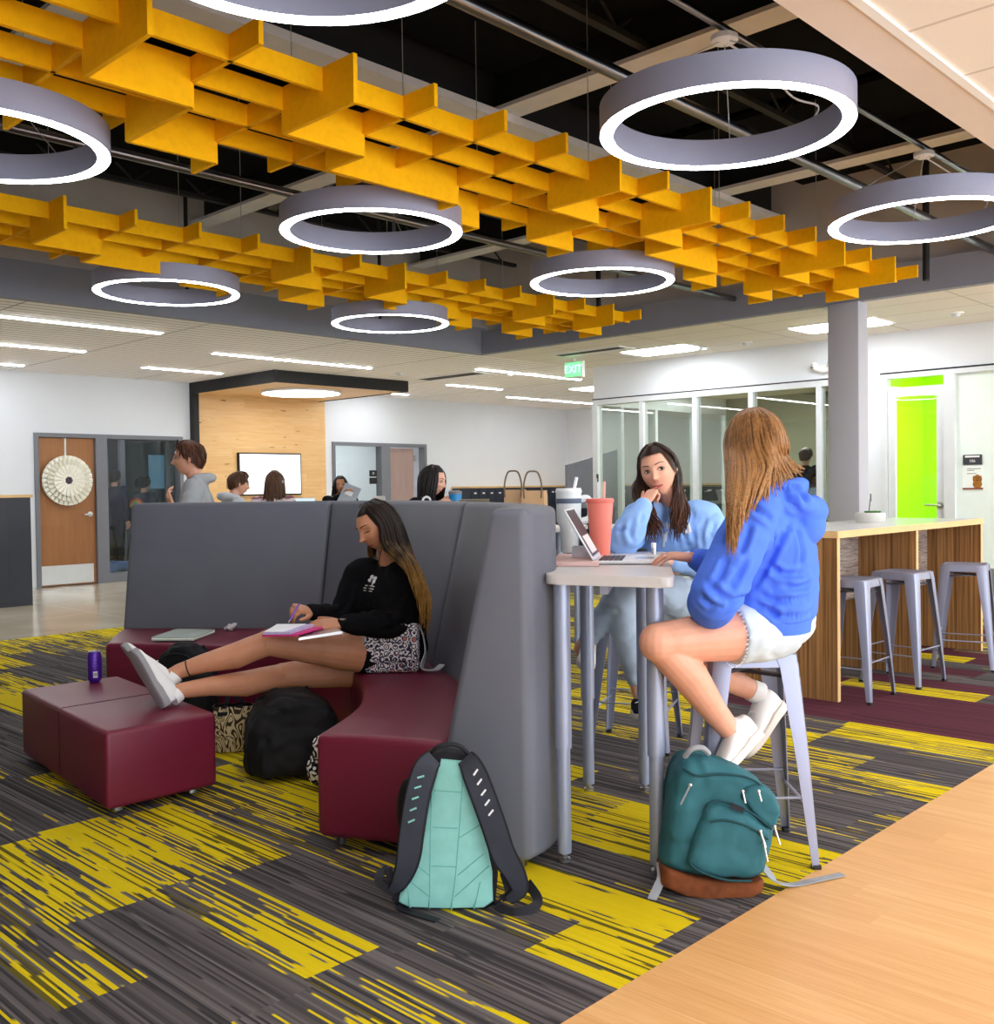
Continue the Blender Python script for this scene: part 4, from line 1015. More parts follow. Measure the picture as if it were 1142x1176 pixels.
def scalp(mb, c, R, s, front=40, side=-18, back=-42, k=0.985, open_=62):
    naz, nel = 48, 12; rows = []
    for i in range(naz):
        az = -180 + 360 * i / naz; A = abs(az)
        lo = front if A < open_ - 14 else (front + (side - front) * (A - open_ + 14) / 22 if A < open_ + 8 else side + (back - side) * min(1, (A - open_ - 8) / 70))
        rows.append([hp(c, R, s, az, 90 + (lo - 90) * j / nel, k) for j in range(1, nel + 1)])
    vs = [[mb.v(p) for p in r] for r in rows]; top = mb.v(hp(c, R, s, 0, 90, k))
    for i in range(naz):
        a, b = vs[i], vs[(i + 1) % naz]
        mb._f((top, a[0], b[0]))
        for j in range(nel - 1): mb._f((a[j], a[j + 1], b[j + 1], b[j]))
def skin(name, c, r=0.5):
    g = G(name); p = g.pos(); n = g.noise(p, 14, 3)
    col = g.mix(g.mapr(n, 0.3, 0.7), (c[0] * 0.94, c[1] * 0.90, c[2] * 0.88, 1), (c[0] * 1.04, c[1] * 1.04, c[2] * 1.04, 1))
    return g.fin(col, r, 0, 0.4, Subsurface_Weight=0.08, Subsurface_Radius=(0.02, 0.008, 0.004), Subsurface_Scale=0.4)
M['eyewhite'] = flat('eye_white', srgb(236, 232, 230), 0.25, 0, 0.5, 0.0)
M['iris'] = flat('brown_iris', srgb(34, 20, 14), 0.45, 0, 0.5, 0.0)
M['lash'] = flat('dark_lash', srgb(30, 20, 18), 0.6, 0, 0.3, 0.0)
def face_parts(par, me, c, R, s, lip, brow, gaze=(0, 0), closed=False, eyes=True, teeth=False):
    off = org(par); bv = BVHTree.FromPolygons([v.co + off for v in me.vertices], [tuple(p.vertices) for p in me.polygons])
    dn = -(R @ V(0, 1, 0))
    def hit(x, z, o=0.0006):
        st = c + R @ (V(x, 0.2, z) * s); h = bv.ray_cast(st, dn, 0.4)
        return (h[0] - dn * o) if h[0] is not None else c + R @ (V(x, 0.08, z) * s)
    mb = MB()                                         # lips
    for half, (za, zb) in enumerate((((-0.0655), (-0.0600)), ((-0.0735), (-0.0662)))):
        nx = 12; lo, hi = [], []
        for i in range(nx + 1):
            t = -1 + 2 * i / nx; w = 0.0225; k = (1 - t * t) ** 0.6; bow = -0.0012 * gs(t, 0.18) if half == 0 else 0
            zm = -0.0660 + 0.002 * t * t
            a, b = (zm, zm + (zb - za) * k + bow) if half == 0 else (zm - (zb - za) * k, zm)
            lo.append(mb.v(hit(w * t, a, 0.0012))); hi.append(mb.v(hit(w * t, b, 0.0012)))
        for i in range(nx): mb._f((lo[i], lo[i + 1], hi[i + 1], hi[i]))
    obj('lips', mb, flat('lip_' + par.name, lip, 0.4, 0, 0.5, 0.05), par)
    obj('mouth_line', MB().tube([hit(0.022 * t, -0.0660 + 0.002 * t * t, 0.0008) for t in [-1 + k / 5 for k in range(11)]], 0.0008 * s, 5), M['lash'], par)
    for sx in (-1, 1):
        mb = MB(); pts = [hit(sx * (0.014 + 0.036 * t), 0.026 + 0.008 * sin(pi * min(1, t * 0.75)) - 0.004 * t, 0.001) for t in [k / 8 for k in range(9)]]
        mb.tube(pts, [0.0040 * s * (1 - 0.6 * (k / 8) ** 2) for k in range(9)], 6, flat=0.5); obj('eyebrow', mb, brow, par)
        ec = hit(sx * 0.031, 0.004, 0.0) + dn * (0.0085 * s)
        if not closed and eyes:
            eb = obj('eyeball', MB().ball(ec, (0.0125 * s, 0.0118 * s, 0.0098 * s), 18, 12, R), M['eyewhite'], par)
            gd = R @ V(gaze[0], 1, gaze[1]).normalized()
            mb = MB(); rot = gd.to_track_quat('Z', 'Y').to_matrix(); mb.lathe([(0.0, 0.0022 * s), (0.003 * s, 0.0018 * s), (0.0068 * s, 0.0), (0.0, -0.002 * s)], ec + gd * 0.0106 * s, 14, rot)
            obj('iris', mb, M['iris'], eb)
        zz = -0.001 if closed else 0.0115
        mb = MB(); mb.tube([hit(sx * 0.031 + 0.0155 * t, (zz if closed else 0.003 + (0.0085) * (1 - t * t)), 0.0022 if not closed else 0.0012) for t in [-1 + k / 5 for k in range(11)]], [0.0008 * s + 0.0017 * s * sin(pi * k / 10) for k in range(11)], 6)
        obj('eyelashes', mb, M['lash'], par)
        if not closed: obj('lower_lid', MB().tube([hit(sx * 0.031 + 0.014 * t, 0.003 - 0.007 * (1 - t * t), 0.001) for t in [-1 + k / 5 for k in range(11)]], 0.0009 * s, 5), M['lash'], par)
    obj('nostrils', MB().ball(hit(-0.0062, -0.0445, -0.0005), 0.0022 * s, 8, 6).ball(hit(0.0062, -0.0445, -0.0005), 0.0022 * s, 8, 6), M['lash'], par)
def make_shoe(par, heel, toe, up, mats, w=0.046, h=0.085, name='shoe', lace=True, topline=0.5):
    heel, toe, up = Vector(heel), Vector(toe), Vector(up); ax = (toe - heel); L = ax.length; ax.normalize(); sd = ax.cross(up).normalized(); up = sd.cross(ax).normalized()
    prof = [(0.0, .55, .80), (0.03, .74, .95), (0.12, .82, 1.0), (0.28, .80, .98), (0.42, .84, .86), (0.56, .94, .72), (0.70, 1.0, .58), (0.84, .96, .46), (0.94, .76, .38), (0.985, .5, .30), (1.0, .3, .22)]
    def ring(t, k, z0, z1, n=16, exp=2.6):
        c = heel + ax * (L * t); out = []
        for q in range(n):
            a = 2 * pi * q / n; ca, sa = cos(a), sin(a)
            out.append(c + sd * (w * k * abs(ca) ** (2 / exp) * (1 if ca > 0 else -1)) + up * ((z0 + z1) / 2 + (z1 - z0) / 2 * abs(sa) ** (2 / exp) * (1 if sa > 0 else -1)))
        return out
    mb = MB(); mb.loft([ring(t, k * 0.97, 0.012, h * hh) for t, k, hh in prof]); s_ = obj(name, mb, mats[0], par, 50)
    mb = MB(); mb.loft([ring(-0.015 + t * 1.03, k * 1.06, -0.006, 0.026 + (0.008 if t < 0.3 else 0), 16, 5) for t, k, hh in prof]); obj('sole', mb, mats[1], s_, 40)
    if lace:
        mb = MB()
        for t in (0.46, 0.53, 0.60, 0.67):
            hh = h * clerp([.86, .72, .6, .5], 4)[min(3, int((t - .45) / .07))] + 0.002
            c = heel + ax * (L * t) + up * hh; mb.tube([c - sd * w * 0.55 - up * 0.012, c, c + sd * w * 0.55 - up * 0.012], 0.003, 6)
        obj('laces', mb, mats[2] if len(mats) > 2 else mats[1], s_)
    return s_
def limb2(mb, a, b, c, ra, rb, n=16, bulge=None, back=None):
    """two tapered segments meeting in a rounded joint"""
    r0, r1 = ra; r2, r3 = rb
    mb.tube([a, a.lerp(b, .35), a.lerp(b, .75), b], [r0, r0 * .75 + r1 * .25 if not bulge else r0 * .95, r0 * .3 + r1 * .7, r1], n, round_=True)
    q = V(0, 0, 0) if back is None else back
    mb.tube([b, b.lerp(c, .2) + q * .4, b.lerp(c, .38) + q, b.lerp(c, .72), c], [r2, r2 * 1.0, r2 * 1.03, r2 * .4 + r3 * .6, r3], n, round_=True)
    mb.ball(b, (r1 * 1.02, r1 * 1.02, r1 * 1.02), 16, 10)
def person_from(mb, size, mat, label, base, smooth=4, group=None):
    me = voxel(mb, size, smooth, 0.5, 'person'); o = link('person', me, mat); tag(o, label, 'person', group)
    rebase(o, base); return o
# ------------------------------------------------------------------ girl on the sofa
SC = 1.12
def knit(name, c, rough=0.95): return flat(name, c, rough, 0, 0.08, 0.05, 8, 0.25, 700)
M['blackcloth'] = knit('black_sweatshirt', srgb(20, 19, 22)); M['skinA'] = skin('tan_skin', srgb(196, 138, 106)); M['skinB'] = skin('fair_skin', srgb(226, 172, 146)); M['skinC'] = skin('rosy_skin', srgb(222, 164, 138))
M['hairA'] = fibre('dark_to_golden_hair', srgb(15, 9, 7), srgb(40, 25, 17), (srgb(166, 116, 52), srgb(226, 178, 100)), 0.30, 0.66)
M['shoewhite'] = flat('white_shoe_leather', srgb(232, 232, 232), 0.5, 0, 0.4, 0.03); M['shoegrey'] = flat('light_grey_sole', srgb(150, 148, 152), 0.6, 0, 0.3, 0.05); M['solewhite'] = flat('off_white_sole', srgb(226, 218, 208), 0.6, 0, 0.3, 0.05)
def girl_sofa():
    s = SC
    hipc = at(452, 752, 5.36); base = V(hipc.x, hipc.y, 0.445)
    hd = at(433, 604, 5.18); f = (-CR * 0.72 - CF * 0.62 - CUP * 0.40); u = (CUP * 0.9 - CR * 0.36 - CF * 0.12); R = hframe(f, u)
    nb = at(452, 652, 5.27)
    shL, elL, wrL = at(464, 668, 5.16), at(463, 716, 5.16), at(393, 717, 4.95)
    shR, elR, wrR = at(413, 662, 5.40), at(392, 712, 5.32), at(357, 702, 5.12)
    hpL, knL, anL = at(440, 752, 5.22), at(309, 738, 4.98), at(205, 771, 4.92)
    hpR, knR, anR = at(440, 764, 5.42), at(325, 776, 5.16), at(208, 793, 4.80)
    mb = MB(); add_head(mb, hd, R, s)
    mb.tube([hd + R @ (V(0, -0.03, -0.05) * s), nb.lerp(hd, 0.35), nb], [0.052 * s, 0.05 * s, 0.058 * s], 16, round_=True)
    fw = (-CR * 0.75 - CF * 0.55).normalized(); rt = fw.cross(V(0, 0, 1)).normalized()
    ch = at(453, 690, 5.28)
    torso_loft(mb, [(hipc - V(0, 0, 0.05), rt, fw, 0.15, 0.10), (hipc + V(0, 0, 0.06), rt, fw, 0.16, 0.11), (ch, rt, fw, 0.15, 0.10), (nb - V(0, 0, 0.06), rt, fw, 0.15, 0.085), (nb - V(0, 0, .01), rt, fw, 0.07, 0.06)])
    mb.tube([shL, elL, wrL], [0.05, 0.043, 0.029], 14, round_=True); mb.tube([shR, elR, wrR], [0.05, 0.043, 0.029], 14, round_=True)
    add_hand(mb, wrL, at(352, 716, 4.93) - wrL, CUP * 0.9 - CF * 0.45, 1, s, ((12, 18, 12),) * 4, 0.12)
    add_hand(mb, wrR, at(335, 697, 5.02) - wrR, CUP * 0.55 - CF * 0.3 + CR * 0.1, -1, s * 0.97, ((50, 45, 25), (58, 55, 30), (62, 58, 30), (66, 60, 30)), 0.05)
    for h_, k_, a_ in ((hpL, knL, anL), (hpR, knR, anR)):
        d = (a_ - k_).normalized(); q = V(0, 0, 1) - d * d.z; q.normalize()
        limb2(mb, h_, k_, a_, (0.104, 0.064), (0.062, 0.036), 18, True, q * -0.012)
    # feet inside the shoes
    toL, toR = at(140, 742, 4.86), at(150, 748, 4.70); heL, heR = at(184, 797, 4.86), at(187, 812, 4.72)
    mb.tube([anL, heL.lerp(anL, 0.45).lerp(toL, .12)], [0.036, 0.03], 12, round_=True); mb.tube([anR, heR.lerp(anR, 0.45).lerp(toR, .12)], [0.036, 0.03], 12, round_=True)
    o = person_from(mb, 0.0046, M['skinA'], 'girl in black sweatshirt writing on the sofa with her feet on the ottoman', base)
    face_parts(o, o.data, hd, R, s, srgb(170, 88, 82), M['lash'], closed=True)
    def hoodie(m):
        torso_loft(m, [(hipc - V(0, 0, 0.07), rt, fw, 0.17, 0.125), (hipc + V(0, 0, 0.02), rt, fw, 0.205, 0.155), (hipc.lerp(ch, .55), rt, fw, 0.20, 0.15), (ch, rt, fw, 0.205, 0.14), (nb - V(0, 0, 0.085), rt, fw, 0.20, 0.12), (nb - V(0, 0, 0.02), rt, fw, 0.10, 0.085), (nb + V(0, 0, 0.015), rt, fw, 0.075, 0.07)])
        m.tube(catmull([shL.lerp(nb, .35), shL, shL.lerp(elL, .5), elL, elL.lerp(wrL, .5), wrL - (wrL - elL).normalized() * 0.015], 4), clerp([.085, .092, .088, .082, .068, .046], 21), 16, round_=True)
        m.tube(catmull([shR.lerp(nb, .35), shR, shR.lerp(elR, .5), elR, elR.lerp(wrR, .5), wrR - (wrR - elR).normalized() * 0.015], 4), clerp([.085, .09, .084, .078, .066, .046], 21), 16, round_=True)
        m.tube([nb + fw * 0.07, nb + rt * 0.075 + V(0, 0, .01), nb - fw * 0.05 + V(0, 0, .015), nb - rt * 0.075 + V(0, 0, .01), nb + fw * 0.07], 0.022, 8)
    cl = cloth('sweatshirt', hoodie, 0.009, M['blackcloth'], o, 0.007, (7, 7, 11), 2.0, 0.010)
    crease(cl, base, [[(462, 668), (458, 690), (450, 712)], [(400, 690), (392, 700), (380, 708)], [(440, 700), (452, 712), (470, 716)], [(470, 700), (462, 716), (440, 724)], [(420, 690), (424, 706)], [(405, 668), (400, 684), (394, 694)]], 0.014, 0.015)
    # white tree emblem and text lines on the chest
    bv = BVHTree.FromPolygons([v.co + base for v in cl.data.vertices], [tuple(p.vertices) for p in cl.data.polygons])
    def on(u_, v_):
        p0 = CAMP; d = (at(u_, v_, 5) - CAMP).normalized(); h = bv.ray_cast(p0, d, 9); return (h[0] - d * 0.003) if h[0] is not None else at(u_, v_, 5.1)
    mb = MB()
    for cx, cy, r in ((428, 663, 3.2), (431.5, 664.5, 3.0), (425, 666.5, 2.6), (430, 668, 2.8)):
        p = on(cx, cy); mb.ball(p, r * 5.1 / F * 0.9, 10, 6)
    mb.tube([on(428.5, 668), on(427.5, 672.5)], 0.004, 6); mb.tube([on(420, 672.3), on(430, 673.6)], 0.0035, 5); mb.tube([on(418, 675), on(429, 676.6)], 0.0035, 5); mb.tube([on(418, 678), on(427, 679.2)], 0.0022, 5)
    obj('tree_emblem', mb, flat('white_print', srgb(225, 225, 228), 0.8), cl)
    # hair
    G_ = []
    sh = at(470, 640, 5.2)
    P_ = lambda az, el, k=1.0: hp(hd, R, s, az, el, k)
    G_.append([P_(60, 66), P_(64, 30, 1.02), P_(72, 0, 1.02), P_(92, -24, 0.98), at(430, 636, 5.36)])
    G_.append([P_(90, 68), P_(100, 30, 1.03), P_(112, 0), at(424, 630, 5.40), at(430, 652, 5.42)])
    G_.append([P_(150, 70), P_(150, 30), P_(150, -10, 1.05), at(478, 655, 5.44), at(494, 690, 5.38), at(488, 735, 5.30)])
    G_.append([P_(190, 70), P_(190, 30), P_(190, -10, 1.05), at(476, 648, 5.34), at(489, 680, 5.24), at(486, 735, 5.20)])
    G_.append([P_(-150, 70), P_(-140, 32, 1.03), P_(-135, -5, 1.06), at(470, 634, 5.20), at(486, 668, 5.10), at(484, 728, 5.10)])
    G_.append([P_(-100, 70), P_(-105, 32, 1.03), P_(-110, -5, 1.07), at(461, 628, 5.08), at(480, 660, 4.99), at(484, 715, 5.02)])
    G_.append([P_(-70, 70), P_(-80, 34, 1.02), P_(-86, 0, 1.05), at(450, 626, 5.04), at(468, 645, 4.96), at(481, 690, 4.97)])
    G_.append([P_(-36, 74), P_(-56, 36, 1.02), P_(-70, 4, 1.04), at(439, 626, 5.03), at(452, 640, 4.97), at(474, 660, 4.95)])
    mb = MB(); hair_locks(mb, G_, 210, 0.0085, 0.009, 3); scalp(mb, hd, R, s, 38, -10, -40, 0.99, 60)
    hair_locks(mb, [[P_(-52, 60), P_(-66, 25, 1.02), P_(-74, -20, 1.03), at(434, 636, 5.0), at(436, 652, 5.0)], [P_(-56, 60), P_(-70, 25, 1.02), P_(-78, -20, 1.03), at(438, 636, 5.0), at(433, 655, 5.0)]], 9, 0.005, 0.004, 8)
    obj('hair', mb, M['hairA'], o, None)
    # watch, shoes, socks
    d = (wrL - elL).normalized(); c = wrL - d * 0.012
    mb = MB(); mb.tube([c - d * 0.006, c + d * 0.006], 0.036, 16); w_ = obj('watch_strap', mb, M['black'], o); obj('watch_face', MB().box(c + (CUP * 0.75 - CF * 0.65).normalized() * 0.036, (0.03, 0.03, 0.008), 0, 0.003), M['steel'], w_)
    for (he, to, an) in ((heL, toL, anL), (heR, toR, anR)):
        sole_n = (at(0, 0, 1) * 0 + (CR * 0.78 - CUP * 0.1 + CF * 0.55))
        ax = (to - he).normalized()
        up_ = (an - he.lerp(to, 0.25)); up_ = (up_ - ax * up_.dot(ax)).normalized()
        make_shoe(o, he, to, up_, (M['shoewhite'], M['shoegrey'], M['white']), 0.05, 0.098)
    obj('sock', MB().tube([anL.lerp(heL, .18), anL.lerp(heL, .5)], [0.041, 0.04], 14).tube([anR.lerp(heR, .18), anR.lerp(heR, .5)], [0.041, 0.04], 14), M['shoewhite'], o)
    obj('anklet', MB().tube([anL.lerp(knL, .10), anL.lerp(knL, .115)], [0.041, 0.0415], 14), M['black'], o)
    obj('shorts', MB().tube([hpL, hpL.lerp(knL, .15)], [0.112, 0.108], 18, round_=True).tube([hpR, hpR.lerp(knR, .15)], [0.112, 0.108], 18, round_=True), M['blackcloth'], o)
    # pen in her hand
    pe = thing('ballpoint_pen', 'purple pen held in the raised hand of the girl on the sofa', 'pen', wrR + (at(335, 697, 5.02) - wrR).normalized() * 0.1)
    a, b = at(344, 693, 5.0), at(333, 712, 4.98)
    obj('barrel', MB().tube([a, b], 0.0048, 8), flat('purple_plastic', srgb(110, 80, 190), 0.3), pe); obj('tip', MB().tube([b, b + (b - a).normalized() * 0.016], [0.004, 0.001], 8), M['steel'], pe)
    return o
girl_sofa()
# ------------------------------------------------------------------ two girls at the high table
def denim(name, c):
    g = G(name); p = g.pos(); n = g.noise(p, 5, 3); f = g.noise(g.vscale(p, 1, 1, 1), 500, 2)
    col = g.mix(g.mapr(n, 0.32, 0.68), tuple(x * 0.82 for x in c[:3]) + (1,), tuple(min(1, x * 1.12) for x in c[:3]) + (1,))
    col = g.mix(g.mapr(f, 0.4, 0.7, 0, 0.3), col, tuple(x * 0.7 for x in c[:3]) + (1,)); g.bump(f, 0.2, 0.002); return g.fin(col, 0.9, 0, 0.15)
M['bluehood'] = knit('blue_hoodie_fleece', srgb(84, 124, 236)); M['ltblue'] = knit('light_blue_fleece', srgb(142, 182, 240))
M['jean'] = denim('pale_blue_denim', srgb(176, 194, 214)); M['shortdenim'] = denim('bleached_denim', srgb(206, 220, 228))
M['hairB'] = fibre('dark_brown_hair', srgb(22, 12, 9), srgb(50, 28, 18), (srgb(66, 36, 20), srgb(112, 66, 36)), 0.28, 0.62)
M['hairC'] = fibre('golden_brown_hair', srgb(92, 60, 32), srgb(158, 112, 64), (srgb(124, 84, 46), srgb(206, 160, 106)), 0.42, 0.72)
M['whiteprint'] = flat('white_print2', srgb(236, 238, 244), 0.8); M['canvasblack'] = flat('black_canvas', srgb(26, 26, 30), 0.9, 0, 0.1)
def girl_b():
    s = SC; base = V(4.40, 3.22, 0.765)
    hipc = V(4.40, 3.22, 0.90)
    hd = at(756, 540, 4.98); R = hframe(-CF * 0.92 - CR * 0.36 - CUP * 0.10, CUP * 0.95 - CR * 0.30 - CF * 0.12)
    nb = at(776, 584, 5.06); f0 = hipc
    fw = (V(3.3, 2.5, 0) - V(4.4, 3.22, 0)).normalized(); rt = fw.cross(V(0, 0, 1)).normalized()
    shR, elR, wrR = at(733, 598, 4.98), at(716, 624, 4.76), at(741, 579, 4.82)
    shL, elL, wrL = at(812, 600, 5.05), at(822, 652, 4.86), at(770, 645, 4.62)
    hpR, knR, anR = at(775, 690, 5.32), at(712, 688, 4.92), at(733, 790, 5.02)
    hpL, knL, anL = at(792, 692, 5.24), at(728, 664, 4.86), at(671, 740, 5.06)
    mb = MB(); add_head(mb, hd, R, s)
    mb.tube([hd + R @ (V(0, -0.03, -0.05) * s), nb.lerp(hd, 0.35), nb], [0.05 * s, 0.05 * s, 0.056 * s], 16, round_=True)
    ch = at(776, 640, 5.10)
    L = [(hipc - V(0, 0, 0.05), rt, fw, 0.15, 0.10), (ch, rt, fw, 0.14, 0.09), (nb - V(0, 0, 0.06), rt, fw, 0.14, 0.08), (nb - V(0, 0, .01), rt, fw, 0.06, 0.055)]
    torso_loft(mb, L)
    for a, b, c in ((shR, elR, wrR), (shL, elL, wrL)): mb.tube([a, b, c], [0.05, 0.042, 0.028], 14, round_=True)
    hdir = at(754, 556, 4.87) - wrR
    add_hand(mb, wrR, hdir, -CR * 0.72 - CF * 0.55 + CUP * 0.4, -1, s * 0.86, ((62, 50, 20), (68, 56, 25), (74, 62, 30), (80, 70, 35)), 0.06, 10)
    add_hand(mb, wrL, at(745, 646, 4.60) - wrL, V(0, 0, 1), 1, s * 0.92, ((10, 15, 10),) * 4, 0.08)
    for h_, k_, a_ in ((hpL, knL, anL), (hpR, knR, anR)):
        limb2(mb, h_, k_, a_ + (a_ - k_).normalized() * 0.03, (0.09, 0.058), (0.056, 0.036))
    o = person_from(mb, 0.0044, M['skinB'], 'girl in light blue sweatshirt and jeans resting her cheek on her fist', base)
    face_parts(o, o.data, hd, R, s, srgb(190, 104, 100), M['lash'], gaze=(-0.42, 0.06))
    def top(m):
        torso_loft(m, [(hipc - V(0, 0, 0.06), rt, fw, 0.19, 0.14), (hipc + V(0, 0, 0.04), rt, fw, 0.215, 0.165), (hipc.lerp(ch, .6), rt, fw, 0.20, 0.145), (ch, rt, fw, 0.205, 0.135), (nb - V(0, 0, 0.10), rt, fw, 0.20, 0.12), (nb - V(0, 0, 0.025), rt, fw, 0.10, 0.085), (nb + V(0, 0, 0.01), rt, fw, 0.072, 0.068)])
        m.tube(catmull([shR.lerp(nb, .35), shR, shR.lerp(elR, .55), elR, elR.lerp(wrR, .45), elR.lerp(wrR, .93)], 4), clerp([.085, .088, .086, .076, .074, .044], 21), 16, round_=True)
        m.tube(catmull([shL.lerp(nb, .35), shL, shL.lerp(elL, .5), elL, elL.lerp(wrL, .5), elL.lerp(wrL, .93)], 4), clerp([.088, .098, .092, .08, .068, .046], 21), 16, round_=True)
        q = [nb + fw * 0.065, nb + rt * 0.072 + V(0, 0, .012), nb - fw * 0.06 + V(0, 0, .02), nb - rt * 0.072 + V(0, 0, .012), nb + fw * 0.065]
        m.tube(catmull(q, 4), 0.018, 8)
    cl = cloth('sweatshirt', top, 0.009, M['ltblue'], o, 0.006, (7, 7, 9), 6.0, 0.014, 4)
    crease(cl, base, [[(716, 600), (713, 612), (716, 624)], [(728, 596), (724, 612), (728, 624)], [(708, 612), (720, 606)], [(797, 588), (794, 604), (800, 622)], [(812, 592), (806, 610), (808, 630)], [(786, 612), (790, 626), (796, 634)], [(822, 600), (815, 618)], [(775, 606), (778, 622)], [(740, 590), (735, 600)]], 0.012, 0.012)
    bv = BVHTree.FromPolygons([v.co + base for v in cl.data.vertices], [tuple(p.vertices) for p in cl.data.polygons])
    def on(u_, v_):
        d = (at(u_, v_, 5) - CAMP).normalized(); h = bv.ray_cast(CAMP, d, 9); return (h[0] - d * 0.004) if h[0] is not None else at(u_, v_, 4.95)
    mb = MB()
    for pts, r in (([(764, 622), (767, 600), (770, 606)], 0.008), ([(783, 598), (787, 612), (792, 611), (789, 600)], 0.012), ([(777, 608), (786, 607), (794, 614)], 0.006), ([(765, 612), (772, 610)], 0.006), ([(762, 628), (763, 612)], 0.008)):
        mb.tube([on(*p) for p in pts], r, 6, flat=0.4)
    obj('chest_print', mb, M['whiteprint'], cl)
    def jeans(m):
        m.ball(hipc - V(0, 0, 0.03), (0.19, 0.17, 0.13), 20, 12)
        for h_, k_, a_ in ((hpL, knL, anL), (hpR, knR, anR)):
            limb2(m, h_, k_, k_.lerp(a_, .88), (.114, .080), (.076, .056), 18)
    cloth('jeans', jeans, 0.009, M['jean'], o, 0.005, (10, 10, 12), 3.0, 0.010)
    f1 = (at(664, 765, 4.98) - anL); f1.normalize()
    make_shoe(o, anL + V(0, 0, -0.075) - f1 * 0.05, at(672, 770, 4.74), CUP * 0.9 + CR * .3, (M['shoewhite'], M['solewhite'], M['canvasblack']), 0.044, 0.07, 'sneaker')
    make_shoe(o, at(733, 822, 5.07), at(741, 826, 4.80), V(0, 0, 1), (M['canvasblack'], M['solewhite'], M['white']), 0.048, 0.09, 'sneaker')
    # hair: middle part, two long curtains over the chest
    P_ = lambda az, el, k=1.0: hp(hd, R, s, az, el, k); G_ = []
    G_.append([P_(40, 74), P_(62, 40, 1.02), P_(74, 8, 1.04), P_(82, -22, 1.05), at(741, 588, 4.86), at(752, 606, 4.78), at(748, 627, 4.78)])
    G_.append([P_(60, 76), P_(76, 40, 1.03), P_(86, 5, 1.05), at(731, 566, 4.98), at(742, 592, 4.88), at(744, 610, 4.80), at(742, 628, 4.78)])
    G_.append([P_(100, 76), P_(105, 35, 1.03), P_(110, 0, 1.05), at(729, 562, 5.04), at(738, 590, 4.94), at(757, 618, 4.82)])
    G_.append([P_(160, 76), P_(160, 30), P_(160, -10, 1.04), at(752, 575, 5.16), at(765, 590, 5.14)])
    G_.append([P_(200, 76), P_(200, 30), P_(205, -10, 1.04), at(780, 580, 5.18), at(790, 590, 5.16)])
    G_.append([P_(-130, 76), P_(-130, 34, 1.02), P_(-125, -5, 1.04), at(781, 560, 5.06), at(790, 585, 4.98), at(784, 615, 4.90)])
    G_.append([P_(-100, 76), P_(-104, 36, 1.02), P_(-104, 0, 1.06), at(781, 562, 5.0), at(784, 590, 4.90), at(777, 625, 4.86)])
    G_.append([P_(-70, 76), P_(-90, 36, 1.03), P_(-102, 2, 1.06), at(777, 563, 4.97), at(777, 590, 4.88), at(772, 622, 4.86)])
    G_.append([P_(-40, 74), P_(-66, 44, 1.02), P_(-92, 14, 1.05), at(776, 562, 4.96), at(772, 585, 4.90), at(769, 612, 4.88)])
    mb = MB(); hair_locks(mb, G_, 230, 0.0085, 0.009, 5, wav=0.006); scalp(mb, hd, R, s, 36, -6, -40, 1.0, 58)
    mb2 = G_[0:2]; hair_locks(mb, [[q + CR * 0.03 for q in g_] for g_ in mb2], 34, 0.009, 0.012, 9, wav=0.01)
    obj('hair', mb, M['hairB'], o, None)
    return o
girl_b()
